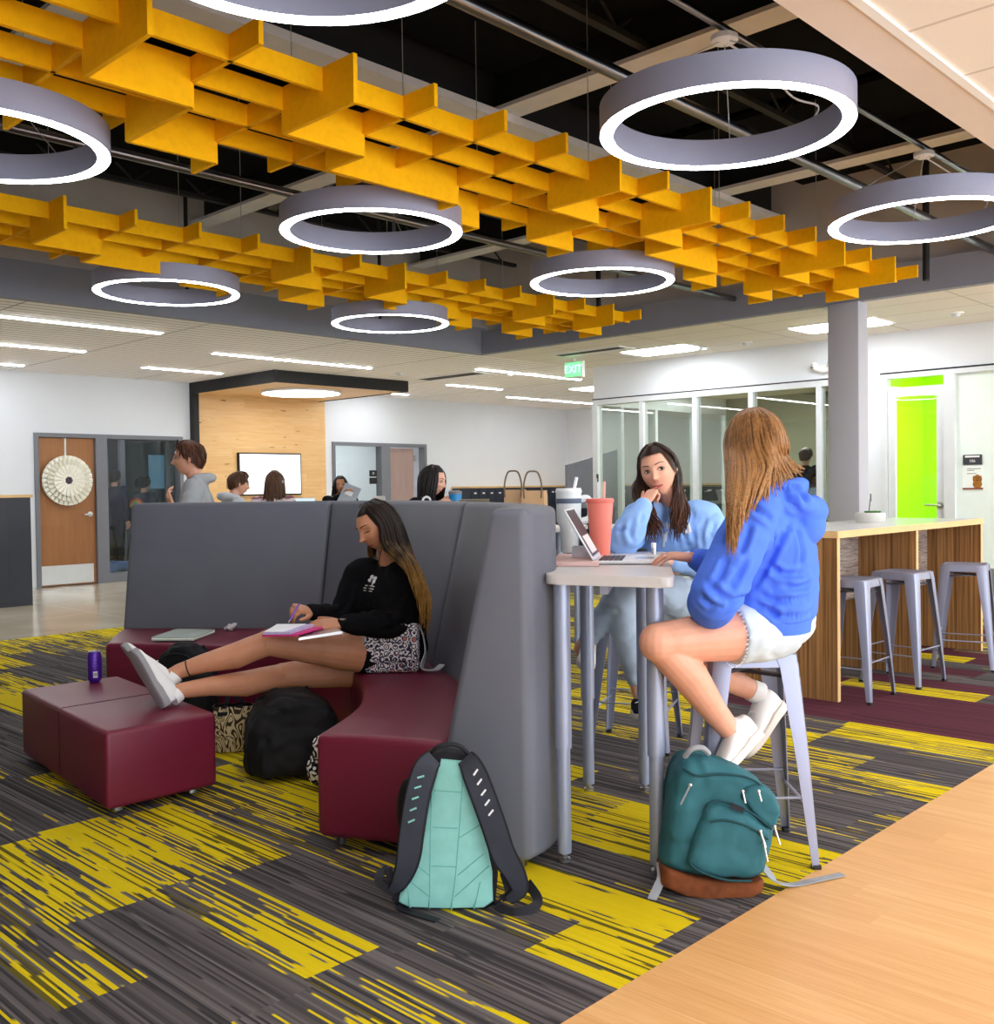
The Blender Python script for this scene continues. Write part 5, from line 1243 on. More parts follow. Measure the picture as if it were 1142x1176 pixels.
def girl_c():
    s = SC; base = V(3.385, 1.97, 0.765)
    hd = at(866, 512, 3.68); R = hframe(CF * 0.93 - CR * 0.42 - CUP * 0.05, CUP * 1.0 - CR * 0.08)
    hipc = at(884, 712, 3.76); nb = at(884, 570, 3.72); ch = at(892, 630, 3.74)
    fw = (-CR * 0.9 + CF * 0.35).normalized(); fw = V(fw.x, fw.y, 0).normalized(); rt = fw.cross(V(0, 0, 1)).normalized()   # rt points away from the camera
    shL, elL, wrL = at(866, 594, 3.54), at(822, 682, 3.46), at(812, 712, 3.62)
    shR, elR, wrR = at(868, 590, 3.92), at(836, 655, 4.02), at(797, 641, 3.98)
    hpL, knL, anL = at(880, 724, 3.66), at(757, 738, 3.52), at(838, 838, 3.62)
    hpR, knR, anR = at(876, 727, 3.88), at(768, 748, 3.74), at(862, 792, 3.86)
    mb = MB(); add_head(mb, hd, R, s)
    mb.tube([hd + R @ (V(0, -0.03, -0.05) * s), nb.lerp(hd, 0.35), nb], [0.05 * s, 0.05 * s, 0.056 * s], 16, round_=True)
    torso_loft(mb, [(hipc - V(0, 0, 0.05), rt, fw, 0.15, 0.10), (ch, rt, fw, 0.15, 0.09), (nb - V(0, 0, 0.06), rt, fw, 0.15, 0.08), (nb - V(0, 0, .01), rt, fw, 0.06, 0.055)])
    for a, b, c in ((shR, elR, wrR), (shL, elL, wrL)): mb.tube([a, b, c], [0.05, 0.042, 0.029], 14, round_=True)
    add_hand(mb, wrR, at(763, 637, 3.98) - wrR, V(0, 0, 1) - CF * 0.2, 1, s * 0.94, ((18, 24, 16),) * 4, 0.10)
    add_hand(mb, wrL, at(792, 735, 3.66) - wrL, -CF, 1, s * 0.94, ((30, 30, 20),) * 4, 0.05)
    for h_, k_, a_ in ((hpL, knL, anL), (hpR, knR, anR)):
        d = (a_ - k_).normalized(); q = fw - d * fw.dot(d); q.normalize()
        limb2(mb, h_, k_, a_ + d * 0.03, (0.100, 0.069), (0.063, 0.037), 18, True, q * -0.012)
    o = person_from(mb, 0.0046, M['skinC'], 'girl in bright blue hoodie and denim shorts seen from behind on a stool', base)
    face_parts(o, o.data, hd, R, s, srgb(196, 112, 104), flat('brown_brow', srgb(110, 72, 40), 0.8))
    def top(m):
        torso_loft(m, [(hipc - V(0, 0, 0.015), rt, fw, 0.205, 0.150), (hipc + V(0, 0, 0.035), rt, fw, 0.225, 0.172), (hipc.lerp(ch, .5), rt, fw, 0.215, 0.162), (ch, rt, fw, 0.21, 0.145), (nb - V(0, 0, 0.10), rt, fw, 0.195, 0.125), (nb - V(0, 0, 0.03), rt, fw, 0.11, 0.095), (nb + V(0, 0, 0.01), rt, fw, 0.078, 0.072)])
        m.tube(catmull([shL.lerp(nb, .35), shL, shL.lerp(elL, .5), elL, elL.lerp(wrL, .5), wrL - (wrL - elL) * 0.2], 4), clerp([.085, .092, .092, .092, .08, .06], 21), 18, round_=True)
        m.tube(catmull([shR.lerp(nb, .35), shR, shR.lerp(elR, .5), elR, elR.lerp(wrR, .5), elR.lerp(wrR, .92)], 4), clerp([.09, .098, .088, .074, .062, .042], 21), 16, round_=True)
        m.tube([elR.lerp(wrR, .82), elR.lerp(wrR, .94)], [0.044, 0.042], 14, round_=True)
        # hood lying on the upper back
        hb = nb - fw * 0.10
        m.tube(catmull([nb + fw * 0.085 - rt * 0.03 - V(0, 0, 0.03), nb - rt * 0.10 + fw * 0.02 + V(0, 0, 0.0), nb - rt * 0.085 - fw * 0.07 + V(0, 0, 0.03), nb - fw * 0.105 + V(0, 0, 0.035), nb + rt * 0.085 - fw * 0.07 + V(0, 0, 0.03), nb + rt * 0.10 + fw * 0.02, nb + fw * 0.085 + rt * 0.03 - V(0, 0, 0.03)], 5), clerp([.02, .03, .036, .04, .036, .03, .02], 31), 12, round_=True)
        m.tube(catmull([nb - fw * 0.06 - rt * 0.125 + V(0, 0, -0.03), nb - fw * 0.125 - rt * 0.08 + V(0, 0, -0.035), nb - fw * 0.155 + V(0, 0, -0.05), nb - fw * 0.125 + rt * 0.08 + V(0, 0, -0.035), nb - fw * 0.06 + rt * 0.125 + V(0, 0, -.03)], 5), clerp([.035, .046, .05, .046, .035], 21), 14, round_=True)
        m.ball(nb - fw * 0.135 + V(0, 0, -0.11), (0.085, 0.06, 0.065), 18, 12, Matrix((rt, fw, (0, 0, 1))).transposed())
    cl = cloth('hoodie', top, 0.007, M['bluehood'], o, 0.006, (6, 6, 8), 1.0, 0.012, 4)
    crease(cl, base, [[(852, 574), (868, 584), (887, 600)], [(909, 597), (896, 620), (884, 644), (866, 674)], [(866, 674), (850, 688), (832, 698)], [(835, 640), (828, 660), (818, 672)], [(858, 640), (848, 662), (838, 676)], [(812, 668), (826, 682), (842, 690)], [(806, 684), (818, 694)],
        [(886, 650), (900, 660), (925, 658)], [(872, 682), (892, 690), (925, 684)], [(884, 704), (905, 708), (932, 702)], [(915, 606), (922, 630), (920, 650)], [(868, 694), (884, 700), (896, 712)], [(900, 672), (916, 676), (932, 670)], [(890, 612), (884, 628)], [(838, 606), (832, 624)],
        [(862, 552), (885, 540), (912, 538), (930, 552), (936, 572)], [(872, 558), (895, 552), (914, 560), (926, 578)], [(900, 560), (906, 574), (918, 586)], [(862, 600), (856, 622), (850, 636)]], 0.016, 0.012)
    def sh_(m):
        m.ball(hipc + V(0, 0, 0.0), (0.165, 0.17, 0.115), 22, 14)
        for h_, k_ in ((hpL, knL), (hpR, knR)):
            m.tube([h_ - (k_ - h_) * 0.22, h_ - (k_ - h_) * 0.1, h_, h_.lerp(k_, .24), h_.lerp(k_, .33)], [.098, .108, .112, .113, .113], 20)
    cloth('shorts', sh_, 0.008, M['shortdenim'], o, 0.004, (12, 12, 12), 9.0, 0.006)
    obj('hem_band', MB().loft([[hipc + V(0, 0, z) + rt * (w * abs(cos(a)) ** (2 / 2.4) * (1 if cos(a) > 0 else -1)) + fw * (d_ * abs(sin(a)) ** (2 / 2.4) * (1 if sin(a) > 0 else -1)) for a in [2 * pi * k / 40 for k in range(40)]] for z, w, d_ in ((-0.028, .190, .142), (-0.03, .204, .153), (0.018, .214, .160), (0.02, .20, .15))]), M['bluehood'], o)
    mb = MB(); rnd = random.Random(4); d = (knL - hpL).normalized()
    for k in range(44):
        a = 2 * pi * k / 44; q = d.orthogonal().normalized(); w = d.cross(q); p = hpL.lerp(knL, .335) + (q * cos(a) + w * sin(a)) * 0.112
        mb.tube([p, p + d * rnd.uniform(.003, .013) + V(0, 0, -rnd.uniform(0, .006))], 0.0014, 4)
    obj('frayed_hem', mb, M['whiteprint'], o)
    mats = (M['shoewhite'], M['solewhite'], M['white'])
    for an, kn, he, to in ((anL, knL, at(866, 838, 3.66), at(822, 882, 3.54)), (anR, knR, at(893, 806, 3.90), at(851, 862, 3.76))):
        ax = (to - he).normalized(); u_ = (an - he.lerp(to, .3)); u_ = (u_ - ax * u_.dot(ax)).normalized()
        make_shoe(o, he - u_ * 0.03, to - u_ * 0.03, u_, mats, 0.052, 0.105, 'sneaker')
        mb = MB(); mb.tube([an, an.lerp(he, .35)], [0.042, 0.045], 14); obj('sock', mb, M['shoewhite'], o)
    c = wrR; d = (wrR - elR).normalized()
    obj('hair_tie', MB().tube([c - d * 0.018, c - d * 0.012], 0.0335, 14), M['blackcloth'], o); obj('bracelet', MB().tube([c - d * 0.008, c - d * 0.002], 0.033, 14), M['whiteprint'], o)
    obj('nails', MB().ball(at(764, 638, 3.94), 0.004, 8, 6), M['whiteprint'], o)
    P_ = lambda az, el, k=1.0: hp(hd, R, s, az, el, k); G_ = []
    G_.append([P_(-40, 66), P_(-50, 34, 1.03), P_(-58, 4, 1.07), at(836, 536, 3.56), at(838, 580, 3.46), at(838, 645, 3.42)])
    G_.append([P_(-70, 70), P_(-86, 34, 1.03), P_(-92, 0, 1.06), at(842, 540, 3.50), at(842, 580, 3.38), at(843, 640, 3.36)])
    G_.append([P_(-110, 72), P_(-112, 34, 1.03), P_(-114, -4, 1.07), at(856, 545, 3.46), at(852, 575, 3.36), at(848, 620, 3.33)])
    G_.append([P_(-140, 72), P_(-140, 34, 1.03), P_(-140, -6, 1.06), at(880, 538, 3.50), at(874, 556, 3.44), at(862, 588, 3.38)])
    G_.append([P_(-165, 72), P_(-165, 34, 1.02), P_(-165, -6, 1.05), at(894, 530, 3.58), at(902, 546, 3.56), at(905, 556, 3.58)])
    G_.append([P_(170, 72), P_(170, 34, 1.02), P_(170, -6, 1.05), at(900, 525, 3.66), at(914, 536, 3.66), at(922, 545, 3.66)])
    G_.append([P_(130, 72), P_(130, 34, 1.02), P_(130, -6, 1.05), at(900, 530, 3.76), at(912, 538, 3.78), at(922, 540, 3.80)])
    G_.append([P_(90, 72), P_(95, 34, 1.02), P_(95, -6, 1.05), at(868, 545, 3.86), at(868, 575, 3.90)])
    G_.append([P_(55, 66), P_(68, 34, 1.02), P_(75, 2, 1.04), at(848, 545, 3.80), at(846, 585, 3.82)])
    mb = MB(); hair_locks(mb, G_, 380, 0.0085, 0.009, 11, wav=0.002); scalp(mb, hd, R, s, 44, -8, -40, 0.99, 58)
    obj('hair', mb, M['hairC'], o, None)
    return o
girl_c()
# ------------------------------------------------------------------ bags
def nylon(name, c, var=0.1): return flat(name, c, 0.7, 0, 0.25, var, 14, 0.2, 900)
M['mint'] = nylon('mint_quilted_nylon', srgb(134, 194, 186), 0.08); M['mintdark'] = nylon('mint_seam', srgb(96, 162, 154)); M['bagblack'] = nylon('black_bag_fabric', srgb(20, 20, 24)); M['webbing'] = nylon('black_webbing', srgb(34, 34, 40)); M['strapgrey'] = nylon('grey_mesh_strap', srgb(50, 53, 63))
M['tealbag'] = nylon('teal_canvas', srgb(46, 100, 110), 0.1); M['tealdark'] = nylon('teal_seam', srgb(24, 66, 72)); M['suede'] = flat('brown_suede', srgb(116, 64, 36), 0.85, 0, 0.15, 0.2, 30); M['greyweb'] = nylon('grey_webbing', srgb(150, 154, 160))
def ribbon(mb, pts, w, th, nrm, k=6):
    pts = catmull(pts, k); n = len(pts)
    ws = w if isinstance(w, list) else [w]; ws = clerp(ws, n) if len(ws) > 1 else ws * n
    rings = []
    for i in range(n):
        d = (pts[min(i + 1, n - 1)] - pts[max(i - 1, 0)]).normalized(); nn = Vector(nrm(i / (n - 1)) if callable(nrm) else nrm); s = d.cross(nn).normalized(); m = s.cross(d).normalized()
        a, b = s * ws[i] / 2, m * th / 2; rings.append([pts[i] - a - b, pts[i] + a - b, pts[i] + a + b, pts[i] - a + b])
    mb.loft(rings)
def mint_pack():
    b0 = atz(512, 1044, 0.0); t = thing('backpack', 'mint green backpack with black straps leaning on the sofa end, back panel outward', 'backpack', b0, 'backpacks on the floor')
    toC = V(-CF.x, -CF.y, 0).normalized(); rt = V(CR.x, CR.y, 0).normalized(); U = (V(0, 0, 1) - toC * 0.10).normalized()
    D0 = (b0 - CAMP).dot(CF)
    def pp(u, v, o=0.0):                              # point on the leaning panel plane, o metres proud of it
        d = at(u, v, 1) - CAMP; n = (toC + V(0, 0, 0.10)).normalized(); k = (b0 - CAMP).dot(n) / d.dot(n); return CAMP + d * k + n * o
    rings = []
    for dd, k in ((0.012, 0.94), (0.0, 1.0), (-0.10, 1.0), (-0.17, 0.93), (-0.20, 0.7)):
        ol = [(456, 1038), (466, 1043), (512, 1045), (560, 1044), (570, 1037), (572, 1005), (567, 965), (556, 915), (546, 880), (536, 868), (512, 863), (492, 866), (480, 876), (470, 915), (462, 965), (455, 1010)]
        c = pp(513, 955, dd); rings.append([c + (pp(u, v, dd) - c) * k for u, v in ol])
    o = obj('body', MB().loft(rings), M['bagblack'], t, None); bevelmod(o, 0.01, 2, 50)
    ol = [(458, 1035), (470, 1041), (512, 1042.5), (556, 1041.5), (567, 1034), (566, 1000), (558, 960), (547, 915), (531, 872), (507, 870), (497, 905), (485, 950), (474, 995), (460, 1018)]
    c = pp(513, 960, 0.03); rings = [[pp(u, v, 0.008) for u, v in ol], [c + (pp(u, v, 0.020) - c) * 0.975 for u, v in ol], [c + (pp(u, v, 0.026) - c) * 0.86 for u, v in ol]]
    bp = obj('back_panel', MB().loft(rings), M['mint'], t)
    mb = MB()
    for L in ([(497, 905), (495, 950), (494, 1041)], [(532, 890), (528, 950), (524, 1000), (519, 1042)], [(498, 948), (526, 949)], [(496, 992), (524, 993)], [(500, 906), (530, 908)], [(494, 1003), (472, 985)], [(494, 1027), (470, 1008)], [(523, 1027), (562, 992)], [(526, 1003), (556, 978)], [(528, 960), (552, 945)], [(545, 1041), (552, 1010)], [(468, 1010), (472, 1040)]):
        mb.tube([pp(u, v, 0.0255) for u, v in L], 0.0022, 5)
    obj('quilt_seams', mb, M['mintdark'], bp)
    for side, P, ends in ((-1, [(499, 869), (490, 880), (481, 912), (475, 950), (470, 985), (461, 1008), (452, 1020)], 0), (1, [(535, 869), (543, 880), (556, 912), (568, 945), (578, 975), (592, 1000), (596, 1018), (584, 1030)], 0)):
        pts = [pp(u, v, 0.028 + 0.035 * sin(pi * min(1, i / (len(P) - 1)))) for i, (u, v) in enumerate(P)]
        mb = MB(); ribbon(mb, pts, [0.05, 0.072, 0.072, 0.07, 0.05, 0.025], 0.012, toC); st_ = obj('shoulder_strap', mb, M['strapgrey'], t)
        cm = catmull(pts, 6); mb = MB()
        for sg in (-1, 1):
            ws = clerp([0.05, 0.072, 0.072, 0.07, 0.05, 0.025], len(cm))
            mb.tube([cm[i] + ((cm[min(i + 1, len(cm) - 1)] - cm[max(i - 1, 0)]).normalized().cross(toC).normalized()) * sg * ws[i] / 2 for i in range(len(cm))], 0.0065, 6)
        obj('strap_binding', mb, M['bagblack'], st_)
        for k in range(5):
            mb = MB(); i = 8 + k * 2 if side < 0 else 7 + k * 2; i = min(i, len(cm) - 2); d = (cm[i + 1] - cm[i - 1]).normalized(); s = d.cross(toC).normalized()
            q = cm[i] + toC * 0.0075 - s * 0.006 * side; mb.tube([q - s * 0.010 - d * 0.006, q + s * 0.010 + d * 0.006], 0.0032, 6)
            obj('strap_slot', mb, M['white'] if side > 0 else M['mint'], st_)
    obj('grab_handle', MB().tube(catmull([pp(494, 868, .0), pp(502, 857, .03), pp(515, 853, .035), pp(530, 856, .03), pp(541, 870, .0)], 6), 0.008, 8), M['webbing'], t)
    mb = MB(); ribbon(mb, [pp(455, 1022, .03), pp(438, 1012, .03), pp(437, 1002, .03), pp(446, 996, .01)], 0.026, 0.004, toC); ribbon(mb, [pp(446, 996, .01), pp(452, 1012, .02), pp(456, 1022, .02), atz(458, 1041, .012), atz(480, 1050, .006), atz(503, 1057, .004)], 0.03, 0.004, V(0, 0, 1)); obj('strap_tail', mb, M['webbing'], t); mb = MB()
    ribbon(mb, [pp(578, 1000, .02), pp(584, 1022, .03), pp(576, 1030, .02)], 0.024, 0.004, toC); ribbon(mb, [pp(576, 1030, .02), atz(572, 1040, .012), atz(590, 1048, .006), atz(610, 1044, .012), atz(618, 1033, .03), atz(606, 1014, .06)], 0.032, 0.004, lambda f: V(0, 0, 1) * (1 - f) + toC * f)
    obj('strap_tail', mb, M['webbing'], t)
    obj('side_pocket', MB().ball(pp(467, 940, -0.08), (0.03, 0.05, 0.12), 14, 10), M['bagblack'], t)
mint_pack()
def teal_pack():
    b0 = atz(822, 1030, 0.0); t = thing('backpack', 'teal backpack with brown suede base standing by the stool leg', 'backpack', b0, 'backpacks on the floor')
    toC = V(-CF.x, -CF.y, 0).normalized(); rt = V(CR.x, CR.y, 0).normalized(); N = (toC + V(0, 0, 0.12)).normalized()
    def pp(u, v, o=0.0):
        d = at(u, v, 1) - CAMP; k = (b0 - CAMP).dot(N) / d.dot(N); return CAMP + d * k + N * o
    def outline(k, o, c, P): cc = pp(*c, o); return [cc + (pp(u, v, o) - cc) * k for u, v in P]
    P = [(763, 998), (764, 975), (768, 945), (771, 915), (776, 885), (788, 869), (806, 866), (826, 873), (850, 880), (872, 892), (891, 908), (899, 930), (897, 955), (889, 985), (882, 1008), (868, 1014), (820, 1012), (780, 1005)]
    c = (828, 945)
    def body(m): m.loft([outline(0.80, -0.27, c, P), outline(0.95, -0.22, c, P), outline(1.0, -0.12, c, P), outline(0.99, -0.05, c, P), outline(0.90, -0.005, c, P), outline(0.72, 0.012, c, P)])
    cloth('body', body, 0.009, M['tealbag'], t, 0.006, (9, 9, 9), 2.0, 0.012, 5)
    Q = [(760, 1019), (762, 996), (790, 1005), (828, 1012), (868, 1013), (880, 1010), (878, 1026), (866, 1033), (820, 1036), (785, 1030)]
    o = obj('suede_base', MB().loft([outline(0.9, -0.25, (820, 1018), Q), outline(1.0, -0.12, (820, 1018), Q), outline(1.0, -0.02, (820, 1018), Q), outline(0.88, 0.014, (820, 1018), Q)]), M['suede'], t, None); bevelmod(o, 0.012, 2, 50)
    Q = [(786, 990), (792, 968), (800, 945), (806, 930), (812, 920), (826, 919), (856, 930), (876, 944), (884, 952), (882, 975), (874, 1000), (858, 1008), (828, 1006), (800, 1000)]
    def pocket(m): m.loft([outline(1.0, -0.03, (836, 968), Q), outline(1.0, 0.02, (836, 968), Q), outline(0.92, 0.045, (836, 968), Q), outline(0.7, 0.055, (836, 968), Q)])
    pk = cloth('front_pocket', pocket, 0.008, M['tealbag'], t, 0.003, (12, 12, 12), 5.0, 0.006, 4)
    Q2 = [(846, 912), (856, 900), (874, 898), (890, 912), (897, 932), (893, 950), (884, 954), (866, 938)]
    def pocket2(m): m.loft([outline(1.0, -0.06, (872, 925), Q2), outline(1.0, 0.0, (872, 925), Q2), outline(0.85, 0.03, (872, 925), Q2)])
    cloth('upper_pocket', pocket2, 0.008, M['tealbag'], t, 0.003, (12, 12, 12), 7.0, 0.004, 4)
    mb = MB()
    mb.tube(catmull([pp(812, 940, .055), pp(830, 938, .06), pp(855, 945, .06), pp(878, 960, .05)], 5), 0.004, 6)
    mb.tube(catmull([pp(808, 928, .045), pp(814, 919, .04), pp(828, 918, .04), pp(857, 929, .045), pp(884, 950, .03)], 5), 0.004, 6)
    mb.tube(catmull([pp(790, 988, .045), pp(800, 996, .05), pp(830, 1006, .05), pp(860, 1008, .04)], 5), 0.004, 6)
    mb.tube(catmull([pp(785, 882, .0), pp(800, 890, .02), pp(826, 888, .02), pp(860, 893, .01), pp(886, 914, .0), pp(896, 940, -.01)], 5), 0.004, 6)
    obj('zip_seams', mb, M['tealdark'], t)
    mb = MB()
    for a, b in (((789, 898), (778, 920)), ((868, 950), (874, 968)), ((872, 964), (876, 984)), ((848, 905), (851, 918)), ((866, 905), (869, 916)), ((884, 945), (890, 965))): mb.tube([pp(*a, .065), pp(*b, .065)], 0.0035, 6); mb.ball(pp(*a, .062), 0.007, 8, 6)
    obj('zip_pulls', mb, M['steel'], t)
    obj('patch', MB().loft([[pp(836, 918, .052), pp(850, 924, .056), pp(849, 930, .058), pp(835, 924, .056)], [pp(836, 918, .058), pp(850, 924, .062), pp(849, 930, .064), pp(835, 924, .062)]]), M['webbing'], t)
    obj('grab_loop', MB().tube(catmull([pp(790, 872, -.05), pp(796, 862, -.03), pp(808, 860, -.03), pp(818, 868, -.05)], 5), 0.010, 8), M['greyweb'], t)
    mb = MB(); ribbon(mb, [pp(884, 1002, -.08), atz(892, 1012, .03), atz(910, 1016, .006), atz(940, 1010, .006), atz(968, 1004, .006)], 0.03, 0.004, V(0, 0, 1)); obj('strap_tail', mb, M['greyweb'], t); mb = MB(); ribbon(mb, [pp(764, 1000, -.10), atz(760, 1008, .05), atz(756, 1018, .03), atz(749, 1033, .006)], 0.03, 0.004, lambda f: toC * (1 - f) + V(0, 0, 1) * f); obj('strap_tail', mb, M['greyweb'], t)
teal_pack()
def black_pack(name, c, rz, sz, label, lie=False, extra=True):
    t = thing('backpack', label, 'backpack', c, 'backpacks on the floor'); R3 = Matrix.Rotation(rz, 3, 'Z')
    w, d, h = sz; c = Vector(c)
    def body(m):
        P = [(-0.5, 0.0), (-0.52, 0.3), (-0.48, 0.62), (-0.36, 0.86), (-0.15, 0.98), (0.15, 0.98), (0.36, 0.86), (0.48, 0.62), (0.52, 0.3), (0.5, 0.0)]
        rings = []
        for y, k in ((0.5, 0.9), (0.42, 1.0), (0.0, 1.02), (-0.35, 0.98), (-0.5, 0.82)):
            rings.append([c + R3 @ V(x * k * w, y * d + (0.22 * d * z if lie else 0), max(0.012, (0.5 + (z - 0.5) * k) * h)) for x, z in P])
        m.loft(rings)
        m.loft([[c + R3 @ V(x * w * 0.8 * k, -d * (0.45 + e), 0.06 * h + (z * k + (1 - k) * 0.4) * h * 0.55) for x, z in P] for e, k in ((0, 1), (0.16, 0.95), (0.22, 0.75))])
    cloth('body', body, 0.011, M['bagblack'], t, 0.010, (7, 7, 7), rz, 0.018, 5)
    mb = MB(); mb.tube(catmull([c + R3 @ V(-0.42 * w, -0.3 * d, 0.62 * h), c + R3 @ V(-0.2 * w, -0.42 * d, 0.86 * h), c + R3 @ V(0.2 * w, -0.42 * d, 0.86 * h), c + R3 @ V(0.42 * w, -0.3 * d, 0.62 * h)], 6), 0.006, 6); obj('zip_seam', mb, M['webbing'], t)
    for s in (-1, 1):
        mb = MB(); ribbon(mb, [c + R3 @ V(s * 0.15 * w, 0.5 * d, 0.92 * h), c + R3 @ V(s * 0.28 * w, 0.75 * d, 0.7 * h), c + R3 @ V(s * 0.34 * w, 0.72 * d, 0.3 * h), c + R3 @ V(s * 0.4 * w, 0.5 * d, 0.06 * h)], 0.055, 0.012, R3 @ V(0, 1, 0)); obj('shoulder_strap', mb, M['webbing'], t)
    if extra: obj('grab_loop', MB().tube(catmull([c + R3 @ V(-0.1 * w, 0.3 * d, 0.97 * h), c + R3 @ V(-0.07 * w, 0.3 * d, 1.07 * h), c + R3 @ V(0.07 * w, 0.3 * d, 1.07 * h), c + R3 @ V(0.1 * w, 0.3 * d, 0.97 * h)], 5), 0.009, 8), M['webbing'], t)
    return t
q = atz(336, 897, 0.0)
black_pack('backpack', q + V(0.10, 0.13, 0), radians(-28), (0.46, 0.30, 0.40), 'big black backpack slumped on the carpet between the ottoman and sofa seat', extra=False)
q = V(2.985, 5.42, 0); black_pack('backpack', q, radians(-62), (0.36, 0.17, 0.50), 'black backpack behind the legs of the girl on the sofa, against its seat', extra=False)
# patterned cloth beside the black backpack
def m_pattern(name, cols, sc, bg):
    g = G(name); p = g.pos()
    v1 = g.n('ShaderNodeTexVoronoi', feature='F1'); v1.inputs['Scale'].default_value = sc; g.t.links.new(p, v1.inputs['Vector']); v1.inputs['Randomness'].default_value = 0.35
    d = v1.outputs['Distance']; s = g.op('FRACT', g.op('MULTIPLY', d, 3.4)); col = g.mix(g.op('LESS_THAN', s, 0.45), C4(bg), C4(cols[0]))
    n = g.noise(p, sc * 2.4, 1); col = g.mix(g.op('GREATER_THAN', n, 0.60), col, C4(cols[1])); wv = g.white(v1.outputs['Position'])
    col = g.mix(g.op('MULTIPLY', g.op('GREATER_THAN', wv, 0.82), g.op('LESS_THAN', d, 0.28)), col, C4(cols[2]))
    return g.fin(col, 0.8, 0, 0.2)
M['mosaic'] = m_pattern('mosaic_print_fabric', (srgb(46, 48, 74), srgb(60, 60, 84), srgb(196, 106, 96)), 30, srgb(232, 228, 232))
q = at(370, 858, 4.62)
def clothlump(m): m.ball(q, (0.05, 0.03, 0.06), 12, 8); m.ball(q + V(0.02, 0.03, -0.07), (0.05, 0.04, 0.05), 12, 8); m.ball(V(q.x + .03, q.y + .05, 0.10), (0.07, 0.06, 0.095), 14, 8)
mb = MB(); clothlump(mb); me = voxel(mb, 0.008, 3); wrinkle(me, 0.006, (16, 16, 16), 3, 0.012); o = link('patterned_scarf', me, m_pattern('floral_black_white', (srgb(20, 20, 26), srgb(24, 24, 30), srgb(220, 214, 220)), 16, srgb(232, 228, 230))); tag(o, 'black and white patterned cloth peeking out beside the sofa seat corner', 'scarf'); rebase(o, (q.x, q.y, 0.0))
# zebra tote
def tote():
    a, b = atz(247, 864, 0), atz(288, 862, 0); c = (a + b) / 2; rt = (b - a).normalized(); bk = V(-rt.y, rt.x, 0); w = (b - a).length; h = 0.235
    t = thing('tote_bag', 'zebra-striped tote bag with black handles behind the ottoman', 'bag', c)
    g = G('zebra_print'); p = g.pos(); n = g.noise(g.vscale(p, 16, 16, 6), 1.0, 1, 0.5, 1.2); st_ = g.op('FRACT', g.op('MULTIPLY', n, 9.0)); g.fin(g.mix(g.op('LESS_THAN', st_, 0.42), srgb(214, 194, 150), srgb(66, 50, 34)), 0.8, 0, 0.2)
    rings = []
    for z, k, d in ((0.004, 0.9, 0.09), (0.05, 1.0, 0.10), (0.14, 1.02, 0.085), (h, 1.0, 0.05)):
        rings.append([c + rt * (w / 2 * k * 1.15 * (abs(cos(x)) ** .5) * (1 if cos(x) > 0 else -1)) + bk * (0.06 + d * (abs(sin(x)) ** .6) * (1 if sin(x) > 0 else -1)) + V(0, 0, z) for x in [2 * pi * k2 / 24 for k2 in range(24)]])
    obj('body', MB().loft(rings, True, False), g.m, t)
    obj('lining', MB().loft([[p + (c + bk * .06 + V(0, 0, p.z) - p) * 0.06 for p in rings[-1]], [p + V(0, 0, -0.06) for p in rings[2]]], False, True), M['bagblack'], t)
    for s, of in ((-1, -.10), (1, .10)):
        mb = MB(); yo = bk * (0.06 + 0.05 * s); ribbon(mb, [c + rt * -w * .22 + yo + V(0, 0, h - .06), c + rt * -w * .22 + yo + V(0, 0, h), c + rt * -.02 + yo * 1.1 + V(0, 0, h + .05 - (.10 if s < 0 else 0)), c + rt * w * .22 + yo + V(0, 0, h), c + rt * w * .22 + yo + V(0, 0, h - .06)], 0.022, 0.004, bk); obj('handle', mb, M['webbing'], t)
    obj('label_tag', MB().box(c - bk * 0.002 + rt * -0.05 + V(0, 0, h - 0.035), (0.05, 0.006, 0.022), atan2(rt.y, rt.x)), M['webbing'], t)
tote()
# patterned cross-body bag on the sofa
def crossbody():
    bl, br = atz(418, 774, 0.452), atz(481, 773, 0.452); c = (bl + br) / 2; rt = (br - bl).normalized(); bk = V(-rt.y, rt.x, 0); w = (br - bl).length; h = 0.25
    t = thing('crossbody_bag', 'mosaic print crossbody bag with grey strap beside the girl on the sofa', 'bag', c)
    m = Matrix((rt, bk, V(0, 0, 1))).transposed().to_4x4()
    def P(x, y, z): return c + rt * x + bk * y + V(0, 0, z)
    o = obj('body', MB().box(P(0, 0.055, h / 2), (w, 0.10, h), 0, 0.022, 3, m), M['mosaic'], t, None)
    o = obj('flap', MB().box(P(0, 0.048, h * 0.60), (w * 1.02, 0.112, h * 0.80), 0, 0.02, 3, m), M['mosaic'], t, None)
    mb = MB(); ribbon(mb, [P(w * .46, .06, h - .02), P(w * .56, .06, h * .8), P(w * .62, .05, h * .4), P(w * .56, .03, .02), P(w * .80, .02, .012), P(w * .92, .06, .03)], 0.034, 0.005, lambda f: rt * (1 - f) + V(0, 0, 1) * f); ribbon(mb, [P(-w * .44, .06, h - .03), P(-w * .46, -.005, h + .005), P(-w * .30, -.012, h - .01), P(-w * .08, .03, h + .006)], 0.04, 0.006, bk)
    obj('shoulder_strap', mb, nylon('pale_grey_strap', srgb(176, 180, 190)), t)
    obj('strap_ring', MB().tube([P(w * .47, .06, h - .03), P(w * .50, .06, h - .012), P(w * .53, .06, h - .03)], 0.004, 6), M['steel'], t)
crossbody()

